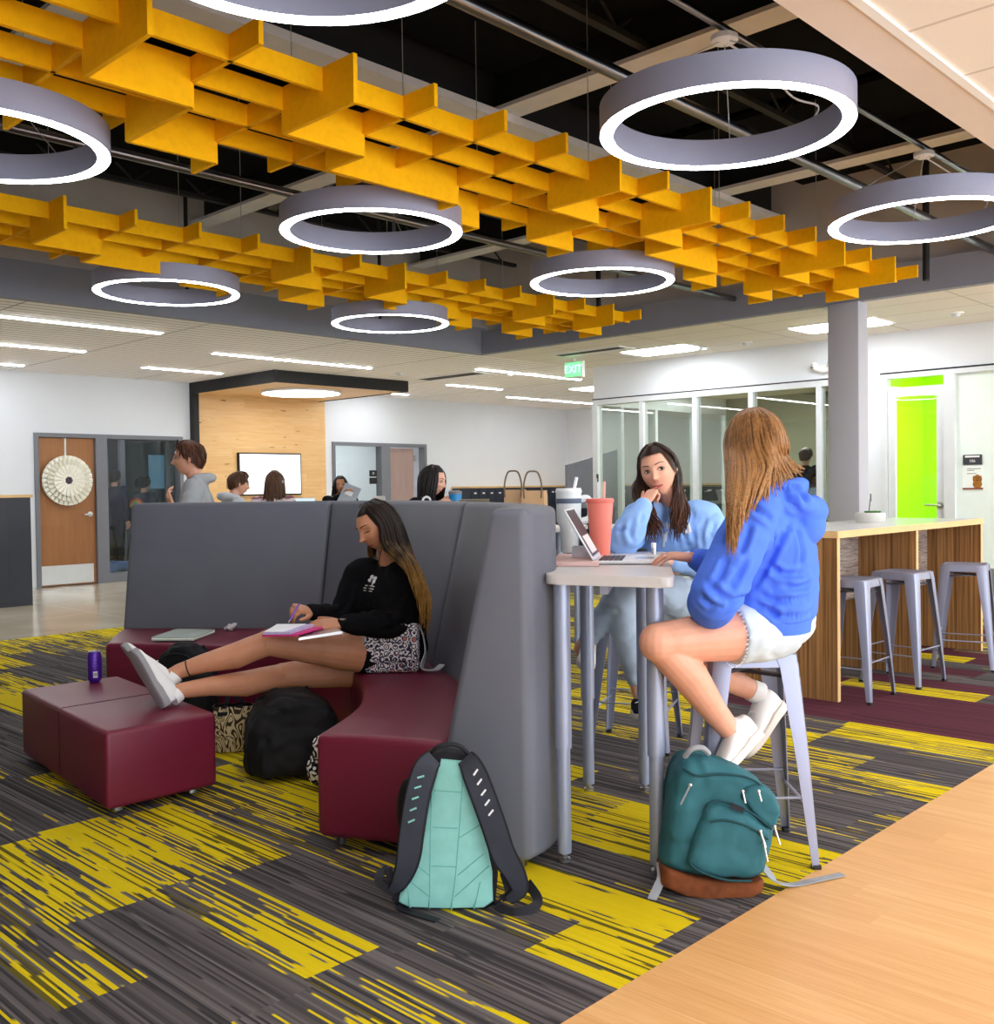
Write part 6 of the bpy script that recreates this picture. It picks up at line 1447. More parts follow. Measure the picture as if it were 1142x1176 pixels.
# ------------------------------------------------------------------ small things on the sofa, ottoman and lap
def slab4(mb, P, th, up=V(0, 0, 1)): mb.loft([P, [p + up * th for p in P]]); return mb
P = [atz(174, 736, 0.455), atz(222, 736, 0.455), atz(247, 727, 0.455), atz(203, 726, 0.455)]
t = thing('folder', 'thin grey-green folder lying on the left end of the maroon seat', 'folder', (P[0] + P[2]) / 2)
M['folder'] = flat('sage_grey_cover', srgb(172, 184, 178), 0.5); obj('lower_cover', slab4(MB(), P, 0.008), M['folder'], t); Pq = [p + V(0.012, 0.02, 0.012) for p in P]; obj('upper_cover', slab4(MB(), Pq, 0.008), M['folder'], t); obj('pages', slab4(MB(), [p + V(.004, .008, .008) for p in P], 0.004), M['paper'], t)
c = atz(267, 722, 0.46); mb = MB()
for k in range(5): mb.ball(c + V(random.uniform(-.05, .05), random.uniform(-.04, .04), random.uniform(.006, .026)), (random.uniform(.018, .034), random.uniform(.014, .03), random.uniform(.012, .024)), 8, 6)
me = voxel(mb, 0.005, 1); wrinkle(me, 0.006, (50, 50, 50), 1, 0.006); o = link('crumpled_wrapper', me, flat('clear_wrapper', srgb(206, 200, 204), 0.2, 0, 0.6, 0.1, 60)); tag(o, 'crumpled shiny wrapper on the maroon seat behind the knees', 'wrapper'); rebase(o, (c.x, c.y, .45))
c = atz(109, 783, 0.372)
t = thing('drink_can', 'tall slim purple drink can standing on the ottoman', 'can', c)
obj('can_body', MB().lathe([(0.0, 0.004), (0.024, 0.0), (0.028, 0.006), (0.035, 0.018), (0.036, 0.022), (0.036, 0.142), (0.030, 0.158), (0.029, 0.162)], c, 28), flat('purple_can_print', srgb(74, 28, 150), 0.3, 0.3, 0.5, 0.06), t)
obj('can_lid', MB().lathe([(0.029, 0.160), (0.030, 0.165), (0.027, 0.165), (0.025, 0.160), (0.0, 0.160)], c, 28), M['steel'], t)
obj('pull_tab', MB().box(c + V(0.004, 0, 0.1635), (0.024, 0.012, 0.002), 0.6, 0.0008), M['steel'], t)
d = (CAMP - c); d.z = 0; d.normalize(); s_ = V(-d.y, d.x, 0); mb = MB()
for z0, a0, a1, z1 in ((0.028, -0.30, 0.30, 0.060),):
    n = 8; lo = [c + (d * cos(a) + s_ * sin(a)) * 0.0365 + V(0, 0, z0) for a in [a0 + (a1 - a0) * i / n + .1 for i in range(n + 1)]]; hi = [p + V(0, 0, z1 - z0) for p in lo]; mb.loft([lo, hi], False, False, False)
obj('white_label', mb, M['whiteprint'], t)
mb = MB()
for i in range(5): a = -0.12 + 0.1 * i; mb.tube([c + (d * cos(a + .02) + s_ * sin(a + .02)) * 0.0368 + V(0, 0, .034), c + (d * cos(a + .02) + s_ * sin(a + .02)) * 0.0368 + V(0, 0, .054)], 0.0012, 4)
obj('label_bars', mb, M['black'], t)
mb = MB()
for z, a in ((0.09, .3), (0.105, .25), (0.12, .3)): mb.tube([c + (d * cos(x) + s_ * sin(x)) * 0.0364 + V(0, 0, z) for x in (-a + .05, -a / 2 + .05, .05, a / 2 + .05, a + .05)], 0.0022, 4)
obj('print_bands', mb, flat('lilac_print', srgb(130, 84, 200), .4), t)
# planner and tablet on her lap
Z = V(0, 0, 1)
A_ = [at(301, 731.5, 4.84), at(340, 731, 4.74), at(371, 722, 4.90), at(318, 722, 5.02)]
t = thing('planner', 'open planner with pink and purple pages on the lap of the girl', 'notebook', A_[0]); 
for k, (nm, m_, o_) in enumerate((('cover', flat('magenta_cover', srgb(214, 40, 130), .5), 0.0), ('pages', flat('lilac_pages', srgb(196, 186, 226), .8, 0, .2, .15, 90), 0.009), ('top_sheet', M['whiteprint'], 0.021))):
    obj(nm, slab4(MB(), [p + Z * (o_ + 0.001) for p in (A_ if k < 1 else [A_[0].lerp(A_[2], .02 * k), A_[1].lerp(A_[0], .18 * k), A_[2].lerp(A_[3], .18 * k), A_[3].lerp(A_[1], .02)])], (0.008, 0.012, 0.002)[k]), m_, t)
A_ = [at(343, 735.5, 4.74), at(394, 727.8, 4.80), at(388, 723, 4.93), at(345, 729, 4.90)]
t = thing('tablet', 'thin silver tablet lying on the lap under her watch hand', 'tablet', A_[0]); obj('case', slab4(MB(), A_, 0.010), M['steel'], t); obj('display', slab4(MB(), [p.lerp((A_[0] + A_[2]) / 2, .06) + Z * .0102 for p in A_], 0.002), M['steel'], t)

# ------------------------------------------------------------------ things on the high table
TZ = 1.0625
hx = (atz(755, 648, TZ) - atz(681, 648, TZ)); hx.z = 0; wl = hx.length; hx.normalize(); hy = V(-hx.y, hx.x, 0); o0 = atz(681, 648.5, TZ)
t = thing('laptop', 'open silver laptop on the high table with a hand on its touchpad', 'laptop', o0)
def LP(x, y, z): return o0 + hx * x + hy * y + V(0, 0, z)
mrot = Matrix((hx, hy, Z)).transposed().to_4x4()
obj('base', MB().box(LP(wl / 2, 0.16, 0.009), (wl, 0.32, 0.013), 0, 0.004, 2, mrot), M['alu'], t)
mb = MB()
for r in range(5):
    for k in range(11): mb.box(LP(0.030 + r * 0.0195, 0.028 + k * 0.0245, 0.0165), (0.0165, 0.021, 0.003), 0, 0.0, 1, mrot)
obj('keyboard', mb, flat('dark_keys', srgb(34, 40, 62), .5), t)
obj('touchpad', MB().box(LP(wl - 0.055, 0.16, 0.0158), (0.075, 0.11, 0.001), 0, 0, 1, mrot), M['steel'], t)
sd = (at(643.5, 586, (o0 - CAMP).dot(CF)) - o0); sl = sd.length; sdn = (hx * -0.50 + Z * 0.87).normalized(); sl = 0.235; sn = sdn.cross(hy).normalized(); 
if sn.dot(hx) < 0: sn = -sn
m2 = Matrix((sdn, hy, sdn.cross(hy))).transposed().to_4x4()
c_ = LP(0.004, 0.16, 0.016) + sdn * sl / 2
lid = obj('lid', MB().box(c_, (sl, 0.32, 0.008), 0, 0.003, 2, m2), M['alu'], t)
obj('display', MB().box(c_ + sn * 0.0045 + sdn * .004, (sl * 0.9, 0.305, 0.002), 0, 0, 1, m2), flat('dark_display', srgb(36, 42, 54), 0.4), lid)
obj('screen_window', MB().box(c_ + sn * 0.0058 - sdn * .05, (sl * 0.34, 0.22, 0.001), 0, 0, 1, m2), emit('warm_screen_window', srgb(120, 64, 66)[:3], .25), lid)
P = [atz(633, 650, TZ), atz(688, 650.5, TZ), atz(690, 640, TZ), atz(642, 640, TZ)]
t = solo('pink_notebook', slab4(MB(), [p + V(0, 0, .001) for p in P], 0.014), flat('pale_pink_cover', srgb(244, 206, 200), .6), 'pale pink notebook at the table edge below the laptop screen', 'notebook')
def tumbler_coral():
    c = atz(690, 640, TZ); k = (c - CAMP).dot(CF) / F; t = thing('tumbler', 'tall coral pink tumbler with straw on the high table', 'tumbler', c)
    h = 64 * k; r0, r1 = 10.5 * k, 15.3 * k
    obj('cup', MB().lathe([(0, 0.002), (r0 * .9, 0), (r0, .006), (r1 * .97, h * .93), (r1 * .97, h)], c, 36), flat('coral_plastic', srgb(246, 138, 122), 0.4, 0, .4, .02), t)
    obj('lid', MB().lathe([(r1 * 1.02, h * .975), (r1 * 1.05, h), (r1 * 1.03, h + .012), (r1 * .9, h + .014), (0, h + .012)], c, 36), flat('coral_lid', srgb(240, 120, 106), 0.4), t)
    obj('straw', MB().tube([c + V(0, 0, h * .3) + CR * .012, c + V(0, 0, h + 23 * k) + CR * .02], 0.006, 10), flat('pink_straw', srgb(248, 176, 166), .4), t)
    obj('straw_tag', MB().box(c + CR * -.012 + V(0, 0, h + 17 * k), (.004, .026, .075), YAW * -1), M['whiteprint'], t); obj('tag_top', MB().box(c + CR * -.010 + V(0, 0, h + 27 * k), (.006, .03, .034), YAW * -1), M['black'], t)
tumbler_coral()
def tumbler_white():
    c = atz(654, 634, TZ); k = (c - CAMP).dot(CF) / F; t = thing('tumbler', 'big white tumbler with side handle and straw beside the sofa back', 'tumbler', c); W_ = flat('white_enamel', srgb(224, 232, 234), .35, 0, .5, .02)
    h = 70 * k
    obj('cup', MB().lathe([(0, .002), (9.5 * k, 0), (10 * k, .005), (10.5 * k, h * .42), (14 * k, h * .50), (14.5 * k, h * .92), (14.5 * k, h)], c, 36), W_, t)
    obj('lid', MB().lathe([(15 * k, h * .97), (15.2 * k, h), (14 * k, h + .014), (0, h + .012)], c, 36), W_, t)
    obj('band', MB().lathe([(14.7 * k, h * .80), (14.9 * k, h * .81), (14.9 * k, h * .87), (14.7 * k, h * .88)], c, 36, None, False, False), flat('dark_logo_band', srgb(90, 104, 128), .5), t)
    obj('handle', MB().tube(catmull([c + CR * 13 * k + V(0, 0, h * .86), c + CR * 21 * k + V(0, 0, h * .88), c + CR * 25 * k + V(0, 0, h * .76), c + CR * 24 * k + V(0, 0, h * .56), c + CR * 13 * k + V(0, 0, h * .50)], 6), 4.2 * k, 10), W_, t)
    obj('straw', MB().tube([c + CR * 6 * k + V(0, 0, h), c + CR * 9.5 * k + V(0, 0, h + 16 * k)], 1.9 * k, 10), M['whiteprint'], t)
tumbler_white()
c = atz(724, 633.2, TZ); t = thing('phone', 'black phone lying flat beside the elbow of the girl in light blue', 'phone', c); obj('case', MB().box(c + V(0, 0, .006), (.15, .075, .010), atan2(CR.y, CR.x) + .1, .004), M['black'], t); obj('lens', MB().ball(c + V(-.05, .01, .011), .006, 8, 6), M['steel'], t)
c = atz(751, 636, TZ); t = thing('lip_balm', 'small silver tube standing by the black phone', 'tube', c); obj('tube', MB().lathe([(0, 0), (.011, 0), (.011, .045), (0, .046)], c, 14), M['steel'], t); obj('cap', MB().lathe([(.0115, .028), (.0115, .05), (0, .051)], c, 14), M['white'], t)
c = atz(668, 643, TZ); t = solo('tissue_pack', MB().box(c + V(0, 0, .03), (.075, .06, .058), atan2(hx.y, hx.x), .004), M['whiteprint'], 'small white pack between laptop screen and white tumbler', 'pack')
c = atz(665, 633, TZ) + V(0, 0.0, 0); mb = MB(); 
for k in range(4): mb.ball(c + V(.02 * cos(k * 1.7), .02 * sin(k * 1.7), .014), (.013, .012, .012), 10, 6)
o = solo('snack_pouch', mb, flat('orange_snack', srgb(226, 96, 40), .6, 0, .3, .25, 40), 'tiny orange snack heap beside the white tumbler', 'snack')
c = atz(707, 634, TZ); k = (c - CAMP).dot(CF) / F; t = thing('bottle', 'small cream and tan bottle behind the coral tumbler', 'bottle', c); obj('bottle_body', MB().lathe([(0, 0), (9 * k, 0), (9 * k, 15 * k), (7 * k, 21 * k), (0, 22 * k)], c, 20), flat('tan_bottle', srgb(206, 178, 138), .5), t); obj('cap', MB().lathe([(8 * k, 19 * k), (8 * k, 28 * k), (5 * k, 32 * k), (0, 32 * k)], c, 20), M['whiteprint'], t)
# planter on the bar
c = atz(1000, 599.5, 1.0725); k = (c - CAMP).dot(CF) / F; t = thing('succulent_planter', 'low white bowl of green succulents on the bar counter', 'planter', c)
obj('bowl', MB().lathe([(0, 0), (15.5 * k, 0), (16.5 * k, 2 * k), (16.5 * k, 10.5 * k), (15 * k, 11 * k), (14.5 * k, 8 * k), (0, 8 * k)], c, 32), flat('white_ceramic', srgb(214, 212, 208), .5), t)
mb = MB()
for q_ in range(5):
    pc = c + V(random.uniform(-9, 9) * k, random.uniform(-9, 9) * k, 10 * k)
    for l in range(14):
        a = l * 2.4; d = V(cos(a), sin(a), .5 + .06 * l).normalized(); L = (5.5 - .2 * l) * k; mb.tube([pc, pc + d * L * .6, pc + d * L], [1.2 * k, 1.6 * k, .2 * k], 6, flat=.6)
obj('succulents', mb, flat('succulent_green', srgb(70, 134, 52), .6, 0, .3, .3, 60), t); obj('soil', MB().lathe([(14.6 * k, 8.2 * k), (0, 9 * k)], c, 24, None, False, False), flat('dark_soil', srgb(56, 44, 34), .9), t)
obj('plant_tag', MB().tube([c + CR * -2 * k + V(0, 0, 8 * k), c + CR * 0.5 * k + V(0, 0, 30 * k)], .8 * k, 6).box(c + CR * 0.5 * k + V(0, 0, 28 * k), (.006, 2.6 * k, 9 * k), -YAW), M['frame'], t)
# ------------------------------------------------------------------ tables and people behind the sofa
def bgtable(c, sx, sy, rz, h, label):
    t = thing('high_table', label, 'table', (c[0], c[1], 0), 'high tables behind the sofa'); R3 = Matrix.Rotation(rz, 3, 'Z'); c = V(c[0], c[1], 0)
    obj('tabletop', MB().box(c + V(0, 0, h - .018), (sx, sy, .036), rz, .006), M['tabletop'], t)
    for x in (-1, 1):
        for y in (-1, 1):
            p = c + R3 @ V(x * (sx / 2 - .08), y * (sy / 2 - .08), 0); obj('leg', MB().lathe([(0, 0), (.024, 0), (.024, h - .034), (0, h - .034)], p, 12), M['tableleg'], t)
M['greyfleece'] = knit('grey_fleece', srgb(164, 168, 172)); M['greyfleece2'] = knit('pale_grey_fleece', srgb(190, 194, 200)); M['navy'] = knit('navy_cotton', srgb(30, 36, 58)); M['darkpants'] = knit('dark_trousers', srgb(44, 46, 56)); M['bluejean'] = denim('mid_blue_denim', srgb(86, 110, 150))
M['hairblack'] = fibre('black_hair', srgb(14, 11, 12), srgb(40, 32, 32)); M['hairbrown'] = fibre('brown_hair', srgb(58, 36, 24), srgb(104, 70, 48)); M['hairauburn'] = fibre('short_brown_hair', srgb(46, 26, 18), srgb(96, 58, 38))
def m_stripes():
    g = G('rose_striped_knit'); p = g.pos(); x = g.sep(p); n = g.noise(p, 6, 2); s = g.op('FRACT', g.op('ADD', g.op('MULTIPLY', x[2], 14.0), g.op('MULTIPLY', n, 1.2)))
    return g.fin(g.mix(g.op('LESS_THAN', s, 0.45), srgb(222, 206, 210), srgb(150, 96, 112)), 0.95, 0, 0.1)
M['stripe'] = m_stripes()
def bg(u, v, D, f, label, top, hairm, style='long', seat=0.765, s=1.0, pants='darkpants', skinm='skinB', hands=None, stand=False, face=True, look=None, stool=True, lean=0.06, hood=False, hdir=(None, None)):
    hd = at(u, v, D); f = Vector(f); f.z = 0; f.normalize(); rt = f.cross(V(0, 0, 1)).normalized(); look = (look or f)
    R = hframe(look, V(0, 0, 1)); nb = hd - R @ V(0, 0.045, 0.145) * s; Zv = V(0, 0, 1)
    if stand: hip = V(hd.x, hd.y, 0.0) - f * 0.06 + Zv * (hd.z * 0.56)
    else: hip = V(hd.x, hd.y, 0) - f * (lean + 0.08) + Zv * (seat + 0.12)
    ch = hip.lerp(nb, 0.62) - f * 0.01
    sh = [nb + rt * (x * 0.165 * s) - Zv * 0.055 * s for x in (-1, 1)]; el, wr = [], []
    for i, x in enumerate((-1, 1)):
        if hands and hands[i] is not None: w = hands[i]; m = sh[i].lerp(w, .5); e = m - Zv * 0.10 * s + rt * x * 0.05 - f * 0.03
        elif stand: e = sh[i] - Zv * 0.28 * s + rt * x * .05 - f * .02; w = e - Zv * .24 * s + f * .06
        else: e = sh[i] - Zv * .25 * s + f * .08 + rt * x * .04; w = e + f * .22 * s + Zv * 0.02 - rt * x * .06
        el.append(e); wr.append(w)
    hp_ = [hip + rt * (x * .09 * s) for x in (-1, 1)]
    if stand: kn = [h_ - Zv * (hip.z - 0.06) * .50 + f * .02 for h_ in hp_]; an = [V(h_.x, h_.y, 0.09) for h_ in hp_]
    else: kn = [h_ + f * .40 * s + rt * (.05 if i else -.05) - Zv * .04 for i, h_ in enumerate(hp_)]; an = [k_ - Zv * .40 * s - f * .06 for k_ in kn]
    mb = MB(); add_head(mb, hd, R, s)
    mb.tube([hd - R @ V(0, .03, .05) * s, nb], [.05 * s, .055 * s], 14, round_=True)
    torso_loft(mb, [(hip - Zv * .05, rt, f, .14 * s, .09 * s), (ch, rt, f, .14 * s, .09 * s), (nb - Zv * .07 * s, rt, f, .14 * s, .075 * s), (nb - Zv * .01, rt, f, .055 * s, .05 * s)])
    for i in (0, 1):
        limb2(mb, sh[i], el[i], wr[i], (.046 * s, .038 * s), (.036 * s, .026 * s), 12); d = (wr[i] - el[i]).normalized()
        d = hdir[i] or d; nn = Zv - d * d.z if abs(d.z) < .8 else f; add_hand(mb, wr[i], d, nn, 1 if i == 0 else -1, s, ((30, 35, 20),) * 4)
        limb2(mb, hp_[i], kn[i], an[i], (.085 * s, .055 * s), (.052 * s, .036 * s), 12)
        mb.tube([an[i] - f * .03, an[i] - Zv * .045 + f * .06, an[i] - Zv * .055 + f * .16], [.036, .038, .03], 10, round_=True)
    base = V(hip.x, hip.y, 0 if stand else seat); o = person_from(mb, 0.0075, M[skinm], label, base, 3)
    if face: face_parts(o, o.data, hd, R, s, srgb(176, 96, 92), M['lash'])
    def topf(m):
        torso_loft(m, [(hip - Zv * .06, rt, f, .175 * s, .13 * s), (hip + Zv * .03, rt, f, .18 * s, .135 * s), (ch, rt, f, .185 * s, .125 * s), (nb - Zv * .085 * s, rt, f, .185 * s, .10 * s), (nb - Zv * .02 * s, rt, f, .09 * s, .08 * s), (nb + Zv * .012, rt, f, .066 * s, .062 * s)])
        for i in (0, 1): limb2(m, sh[i], el[i], el[i].lerp(wr[i], .9), (.075 * s, .062 * s), (.06 * s, .042 * s), 12)
        if hood: m.tube(catmull([nb - rt * .10 + Zv * .0, nb - f * .10 - rt * .06 + Zv * .02, nb - f * .13 + Zv * .015, nb - f * .10 + rt * .06 + Zv * .02, nb + rt * .10], 4), .045, 10, round_=True)
    cl = cloth('top', topf, 0.013, M[top], o, .006, (7, 7, 11), u * .1, .010, 4)
    def pf(m):
        m.ball(hip - Zv * .03, (.165 * s, .15 * s, .12 * s), 16, 10)
        for i in (0, 1): limb2(m, hp_[i], kn[i], kn[i].lerp(an[i], .95), (.102 * s, .07 * s), (.066 * s, .05 * s), 12)
    cloth('trousers', pf, 0.014, M[pants], o, .004, (9, 9, 12), 3, .006, 3)
    for i in (0, 1): make_shoe(o, an[i] - Zv * .075 - f * .07, an[i] - Zv * .075 + f * .19, Zv, (M['canvasblack'], M['solewhite'], M['white']), .046, .08)
    P_ = lambda az, e_, k=1.0: hp(hd, R, s, az, e_, k); mb = MB()
    if style == 'short':
        scalp(mb, hd, R, s, 34, 2, -34, 1.02, 62)
        gd = []
        for az in range(-180, 181, 30):
            A = abs(az); lo = 30 if A < 50 else (-2 if A < 100 else -30); gd.append([P_(az + 20, 84, 1.03), P_(az + 8, (84 + lo) / 2, 1.07), P_(az, lo, 1.06)])
        hair_locks(mb, gd, 150, .012, .012, int(u), m=8, wav=.004)
    else:
        scalp(mb, hd, R, s, 38, -8, -40, 1.01, 58); L = .26 * s if style == 'long' else .16 * s; gd = []
        for az in (52, 75, 100, 130, 160, 180, 200, 230, 260, 285, 308):
            a = radians(az); off = R @ V(sin(a) * .10, cos(a) * .10 - .02, 0) * s
            gd.append([P_(az, 74), P_(az, 34, 1.03), P_(az, 0, 1.06), hd + off * 1.0 + Zv * (-.13 * s), hd + off * 1.12 - Zv * L + (f * -.02)])
        hair_locks(mb, gd, 150, .009, .008, int(u), wav=.01 if style == 'curly' else .002, m=12)
    obj('hair', mb, M[hairm], o, None)
    if stool and not stand:
        dup(st, (hip.x, hip.y, 0), atan2(f.y, f.x), 'metal stool under the ' + ' '.join(label.split(',')[0].split()[:8]))
    return o, dict(hd=hd, R=R, f=f, rt=rt, nb=nb, ch=ch, wr=wr, top=cl, base=base, s=s)
# standing woman in the grey hooded top
o, q = bg(216, 527, 8.1, -CR * .95 - CF * .25, 'woman in grey hooded top standing behind the sofa and talking with raised hand', 'greyfleece', 'hairauburn', 'short', s=1.16, stand=True, pants='bluejean', skinm='skinC', hands=(at(199, 583, 7.75), None), hood=True, hdir=(CUP * .9 - CR * .45, None))
mb = MB(); 
for sx in (-1, 1): mb.tube([q['hd'] + q['R'] @ V(sx * .035 + .03 * cos(a), .075, .128 + .022 * sin(a)) for a in [2 * pi * k / 12 for k in range(13)]], .004, 6)
mb.tube([q['hd'] + q['R'] @ V(-.01, .078, .13), q['hd'] + q['R'] @ V(.01, .078, .13)], .004, 6); obj('glasses_on_head', mb, M['canvasblack'], o)
# boy and girl at the far table
bg(275, 556, 10.4, CF * .55 + CR * .8, 'boy in pale grey hoodie in front of the wall display', 'greyfleece2', 'hairbrown', 'short', s=1.02, hood=True, look=CF * .45 + CR * .9 - CUP * .12)
o, q = bg(316, 554, 11.4, CF * .95 + CR * .2, 'girl in striped rose sweater with headphones', 'stripe', 'hairbrown', 'long', s=1.12)
mb = MB(); mb.tube([q['hd'] + q['R'] @ V(.088 * cos(a), -.01, .005 + .128 * sin(a)) for a in [pi * k / 12 for k in range(13)]], .009, 8); hpn = obj('headphone_band', mb, M['greyfleece2'], o)
for sx in (-1, 1): obj('ear_cup', MB().ball(q['hd'] + q['R'] @ V(sx * .088, -.01, -.005), (.02, .035, .04), 12, 8, q['R']), M['greyfleece2'], hpn)
p1 = at(318, 600, 12.3)
bgtable((p1.x, p1.y), 1.2, .8, radians(-44), 1.06, 'high table in front of the boy and the girl in stripes')
def bglaptop(u, v, D, dirv, label, lidm='alu', h=.22, w=.32, tz=1.06):
    c = at(u, v, D); c.z = tz; f = Vector(dirv); f.z = 0; f.normalize(); r = f.cross(V(0, 0, 1)).normalized(); t = thing('laptop', label, 'laptop', c, 'laptops behind the sofa'); m = Matrix((r, f, V(0, 0, 1))).transposed().to_4x4()
    obj('base', MB().box(c + V(0, 0, .008), (w, .22, .014), 0, .004, 1, m), M['alu'], t); up = (V(0, 0, 1) + f * .28).normalized(); m2 = Matrix((r, up.cross(r) * -1, up)).transposed().to_4x4()
    l = obj('lid', MB().box(c + f * .11 + V(0, 0, .012) + up * h / 2, (w, .008, h), 0, .003, 1, m2), M[lidm], t); n = up.cross(r).normalized(); n = n if n.dot(f) < 0 else -n
    obj('display', MB().box(c + f * .11 + V(0, 0, .012) + up * h / 2 + n * .0055, (w * .94, .002, h * .9), 0, 0, 1, m2), M['bgscreen'], l); return t
M['bgscreen'] = emit('pale_blue_screen', srgb(150, 190, 215)[:3], .7)
bglaptop(343, 590, 12.2, CF * .9 + CR * .1, 'open laptop with pale blue screen right of the girl in stripes')
# woman holding papers
q0 = at(391, 557, 13.2)
o, q = bg(391, 557, 13.2, -CF * .9 + CR * .2, 'woman with dark curly hair holding up a grey folder', 'blackcloth', 'hairblack', 'curly', s=1.0, skinm='skinA', hands=(None, at(396, 566, 12.95)))
c = at(401, 569, 12.9); t = thing('folder', 'grey folder held up by the woman with dark curly hair', 'folder', c); m = hframe(-CF + CUP * .3, CUP * .9 + CR * .35).to_4x4()
obj('cover', MB().box(c, (.22, .012, .28), 0, .003, 1, m), flat('grey_cover', srgb(168, 176, 186), .6), t); obj('sheet', MB().box(c + V(*(-CF)) * .008 + V(0, 0, .03), (.10, .003, .06), 0, 0, 1, m), M['whiteprint'], t)
bglaptop(452, 585, 11.0, -CF * .5 - CR * .85, 'open white laptop seen from its back, left of the girl in black', 'white', .24, .32)
p1 = at(446, 600, 11.2); bgtable((p1.x, p1.y), 0.9, .7, radians(-44), 1.06, 'high table in front of the woman holding a folder')
# girl in black with blue bottle
o, q = bg(498, 552, 8.3, CR * .9 - CF * .30, 'girl in black with long black hair resting her chin by a blue cup', 'blackcloth', 'hairblack', 'long', s=1.06, hands=(at(510, 579, 8.1), at(506, 578, 8.25)), look=CR * .92 - CF * .35 - CUP * .18)
mb = MB(); d = at(490, 575, 8.05); mb.tube([d + CR * .03 * cos(a) + CUP * .03 * sin(a) for a in [2 * pi * k / 12 for k in range(13)]], .010, 6); obj('round_logo', mb, M['whiteprint'], q['top'])
def bgtz(u, D, z=1.062): p = at(u, 560, D); p.z = z; return p
p1, p2 = bgtz(505, 8.3), bgtz(620, 8.0)
bgtable(((p1.x + p2.x) / 2 + .22, (p1.y + p2.y) / 2 - .02), 1.15, .62, atan2(p2.y - p1.y, p2.x - p1.x), 1.06, 'high table behind the sofa carrying the paper bags')
c = bgtz(523, 8.05); k = 8.05 / F; t = thing('drinking_cup', 'bright blue cup on the table beside the girl in black', 'cup', c); h = c.z; top_ = at(523, 566, 8.05).z - c.z
obj('cup_body', MB().lathe([(0, 0), (6 * k, 0), (7.6 * k, top_), (0, top_ + .003)], c, 24), flat('blue_cup', srgb(20, 136, 200), .35), t); obj('lid', MB().lathe([(7.8 * k, top_ - .01), (7.8 * k, top_ + .01), (4 * k, top_ + .02), (0, top_ + .02)], c, 24), M['frame'], t)
bglaptop(538, 585, 8.2, -CF * 1.0 + CR * .15, 'open grey laptop seen from its back, left of the paper bags', 'greylid' if 'greylid' in M else 'steel', .225, .30)
def paperbag(u0, u1, D, vt, label):
    a, b = bgtz(u0, D), bgtz(u1, D - .05); c = (a + b) / 2; rt = (b - a).normalized(); bk = V(-rt.y, rt.x, 0); w = (b - a).length; h = at((u0 + u1) / 2, vt, D).z - c.z; t = thing('paper_bag', label, 'bag', c + bk * .06, 'paper bags on the table')
    m = Matrix((rt, bk, V(0, 0, 1))).transposed().to_4x4(); kb = flat('kraft_paper', srgb(208, 170, 130), .8, 0, .2, .05); r = []
    for z, o_ in ((0, 0), (h * .5, .004), (h, .0)): r.append([c + rt * x * w / 2 + bk * (.06 + y * (.06 + o_)) + V(0, 0, z) for x, y in ((-1, -1), (1, -1), (1, 1), (-1, 1))])
    obj('body', MB().loft(r, True, False), kb, t)
    r2 = [[p.lerp(c + bk * .06 + V(0, 0, p.z), .03) for p in q_] for q_ in reversed(r)]; obj('inside', MB().loft(r2, False, False), kb, t)
    for s in (-1,):
        p0 = c + bk * .06 * (1 + s); obj('handle', MB().tube(catmull([p0 - rt * .07 + V(0, 0, h - .03), p0 - rt * .072 + V(0, 0, h + .08), p0 - rt * .045 + V(0, 0, h + .17), p0 + V(0, 0, h + .185), p0 + rt * .045 + V(0, 0, h + .17), p0 + rt * .072 + V(0, 0, h + .08), p0 + rt * .07 + V(0, 0, h - .03)], 5), .007, 8), flat('twisted_cord', srgb(120, 104, 84), .9), t)
paperbag(579, 600, 8.3, 567, 'brown paper bag with looped handle, left one of the two on the table')
paperbag(599, 625, 8.1, 568, 'paler paper bag with looped handle, right one of the two on the table')
# people behind the glass
bg(133, 549, 17.3, CF * .95 + CR * .2, 'man in navy shirt standing with his back turned in the glazed dark room', 'navy', 'hairblack', 'short', s=1.02, stand=True)
o, q = bg(167, 556, 17.6, CF * .95 + CR * .35, 'person in dark rainbow shirt in the glazed dark room', 'navy', 'hairblack', 'short', s=1.0, seat=.6, stool=True)
for k, c_ in enumerate(((200, 70, 50), (222, 130, 50), (226, 190, 70), (96, 160, 90), (70, 130, 170))):
    r_ = .15 - .024 * k; cc = q['ch'] - q['f'] * .155 + V(0, 0, .0); obj('rainbow_band', MB().tube([cc + q['rt'] * r_ * cos(a) + V(0, 0, r_ * sin(a)) for a in [pi * j / 14 for j in range(15)]], .012, 6), flat('rainbow_%d' % k, srgb(*c_), .8), q['top'])
bg(926, 524, 14.2, CF * .8 + CR * .6, 'boy with brown hair in dark jacket behind the glass by the column', 'blackcloth', 'hairbrown', 'short', s=.95, stand=False, seat=.765)
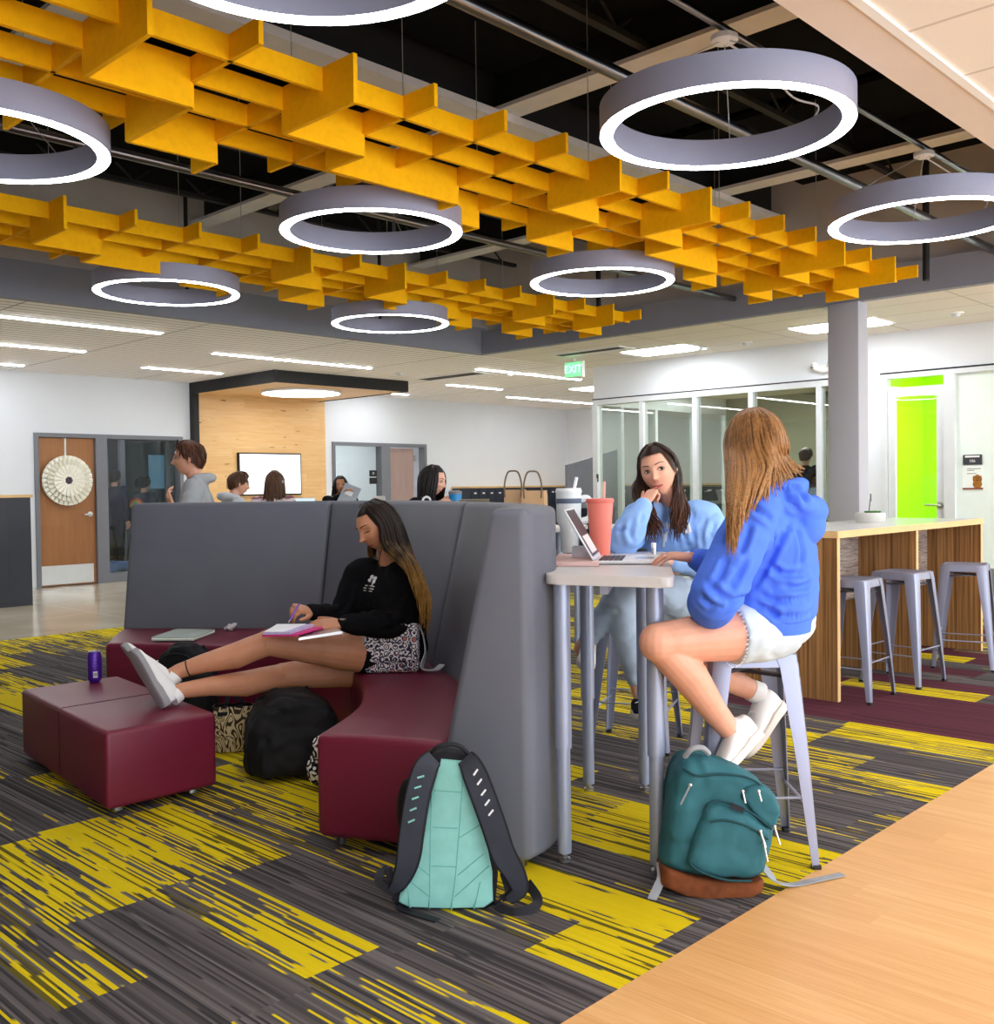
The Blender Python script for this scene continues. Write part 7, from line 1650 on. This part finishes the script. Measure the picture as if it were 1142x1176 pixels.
# person lying on the study floor just behind the glass
def lying():
    c = V(7.55, 15.75, 0.12); d = V(1, .25, 0).normalized(); s = V(-d.y, d.x, 0); mb = MB(); hd = c + d * 1.15 + V(0, 0, .02); R = hframe(-s * .3 + V(0, 0, 1), d); add_head(mb, hd, R, 1.0)
    torso_loft(mb, [(c + d * x, s, V(0, 0, 1), w, h) for x, w, h in ((.35, .14, .09), (.6, .14, .09), (.9, .16, .09), (.98, .06, .06))]); mb.tube([c + d * .95, hd], [.05, .05], 12, round_=True)
    for x in (-1, 1):
        limb2(mb, c + d * .38 + s * x * .09, c - d * .02 + s * x * .10 + V(0, 0, .1), c - d * .42 + s * x * .09 - V(0, 0, .03), (.085, .055), (.05, .036), 12); a = c - d * .44 + s * x * .09 - V(0, 0, .04); mb.tube([a, a - d * .04 + V(0, 0, .05), a - d * .06 + V(0, 0, .15)], [.036, .04, .028], 10, round_=True)
        limb2(mb, c + d * .86 + s * x * .19, c + d * .6 + s * x * .27, c + d * .40 + s * x * .10 + V(0, 0, .14), (.046, .038), (.036, .026), 10); add_hand(mb, c + d * .40 + s * x * .10 + V(0, 0, .14), -d * .5 - s * x * .8, V(0, 0, 1), x, .95)
    o = person_from(mb, .0085, M['skinB'], 'barefoot person lying on the floor of the glazed dark room', V(c.x, c.y, 0), 3)
    def tf(m): torso_loft(m, [(c + d * x, s, V(0, 0, 1), w, h) for x, w, h in ((.28, .16, .11), (.6, .17, .115), (.9, .19, .11), (.99, .08, .07))]); [limb2(m, c + d * .86 + s * x * .19, c + d * .6 + s * x * .27, c + d * .44 + s * x * .14 + V(0, 0, .13), (.07, .055), (.05, .04), 10) for x in (-1, 1)]
    cloth('top', tf, .013, M['greyfleece'], o, .004)
    def pf(m): [limb2(m, c + d * .38 + s * x * .09, c - d * .02 + s * x * .10 + V(0, 0, .1), c - d * .36 + s * x * .09 - V(0, 0, .02), (.1, .07), (.064, .048), 12) for x in (-1, 1)]
    cloth('trousers', pf, .013, M['bluejean'], o, .004)
    mb = MB(); scalp(mb, hd, R, 1.0, 36, 0, -30, 1.03, 62); obj('hair', mb, M['hairbrown'], o, None)
lying()
# ------------------------------------------------------------------ daylight and render look
w = bpy.data.worlds.new('daylight'); S.world = w; w.use_nodes = True
bg = w.node_tree.nodes['Background']; bg.inputs[0].default_value = (0.84, 0.92, 1.0, 1); bg.inputs[1].default_value = 3.4
S.view_settings.view_transform = 'Standard'; S.view_settings.look = 'None'; S.view_settings.gamma = 1.0
S.view_settings.use_curve_mapping = False; S.view_settings.exposure = 0.55
S.cycles.use_denoising = True
S.cycles.max_bounces = 10; S.cycles.diffuse_bounces = 6; S.cycles.transparent_max_bounces = 16
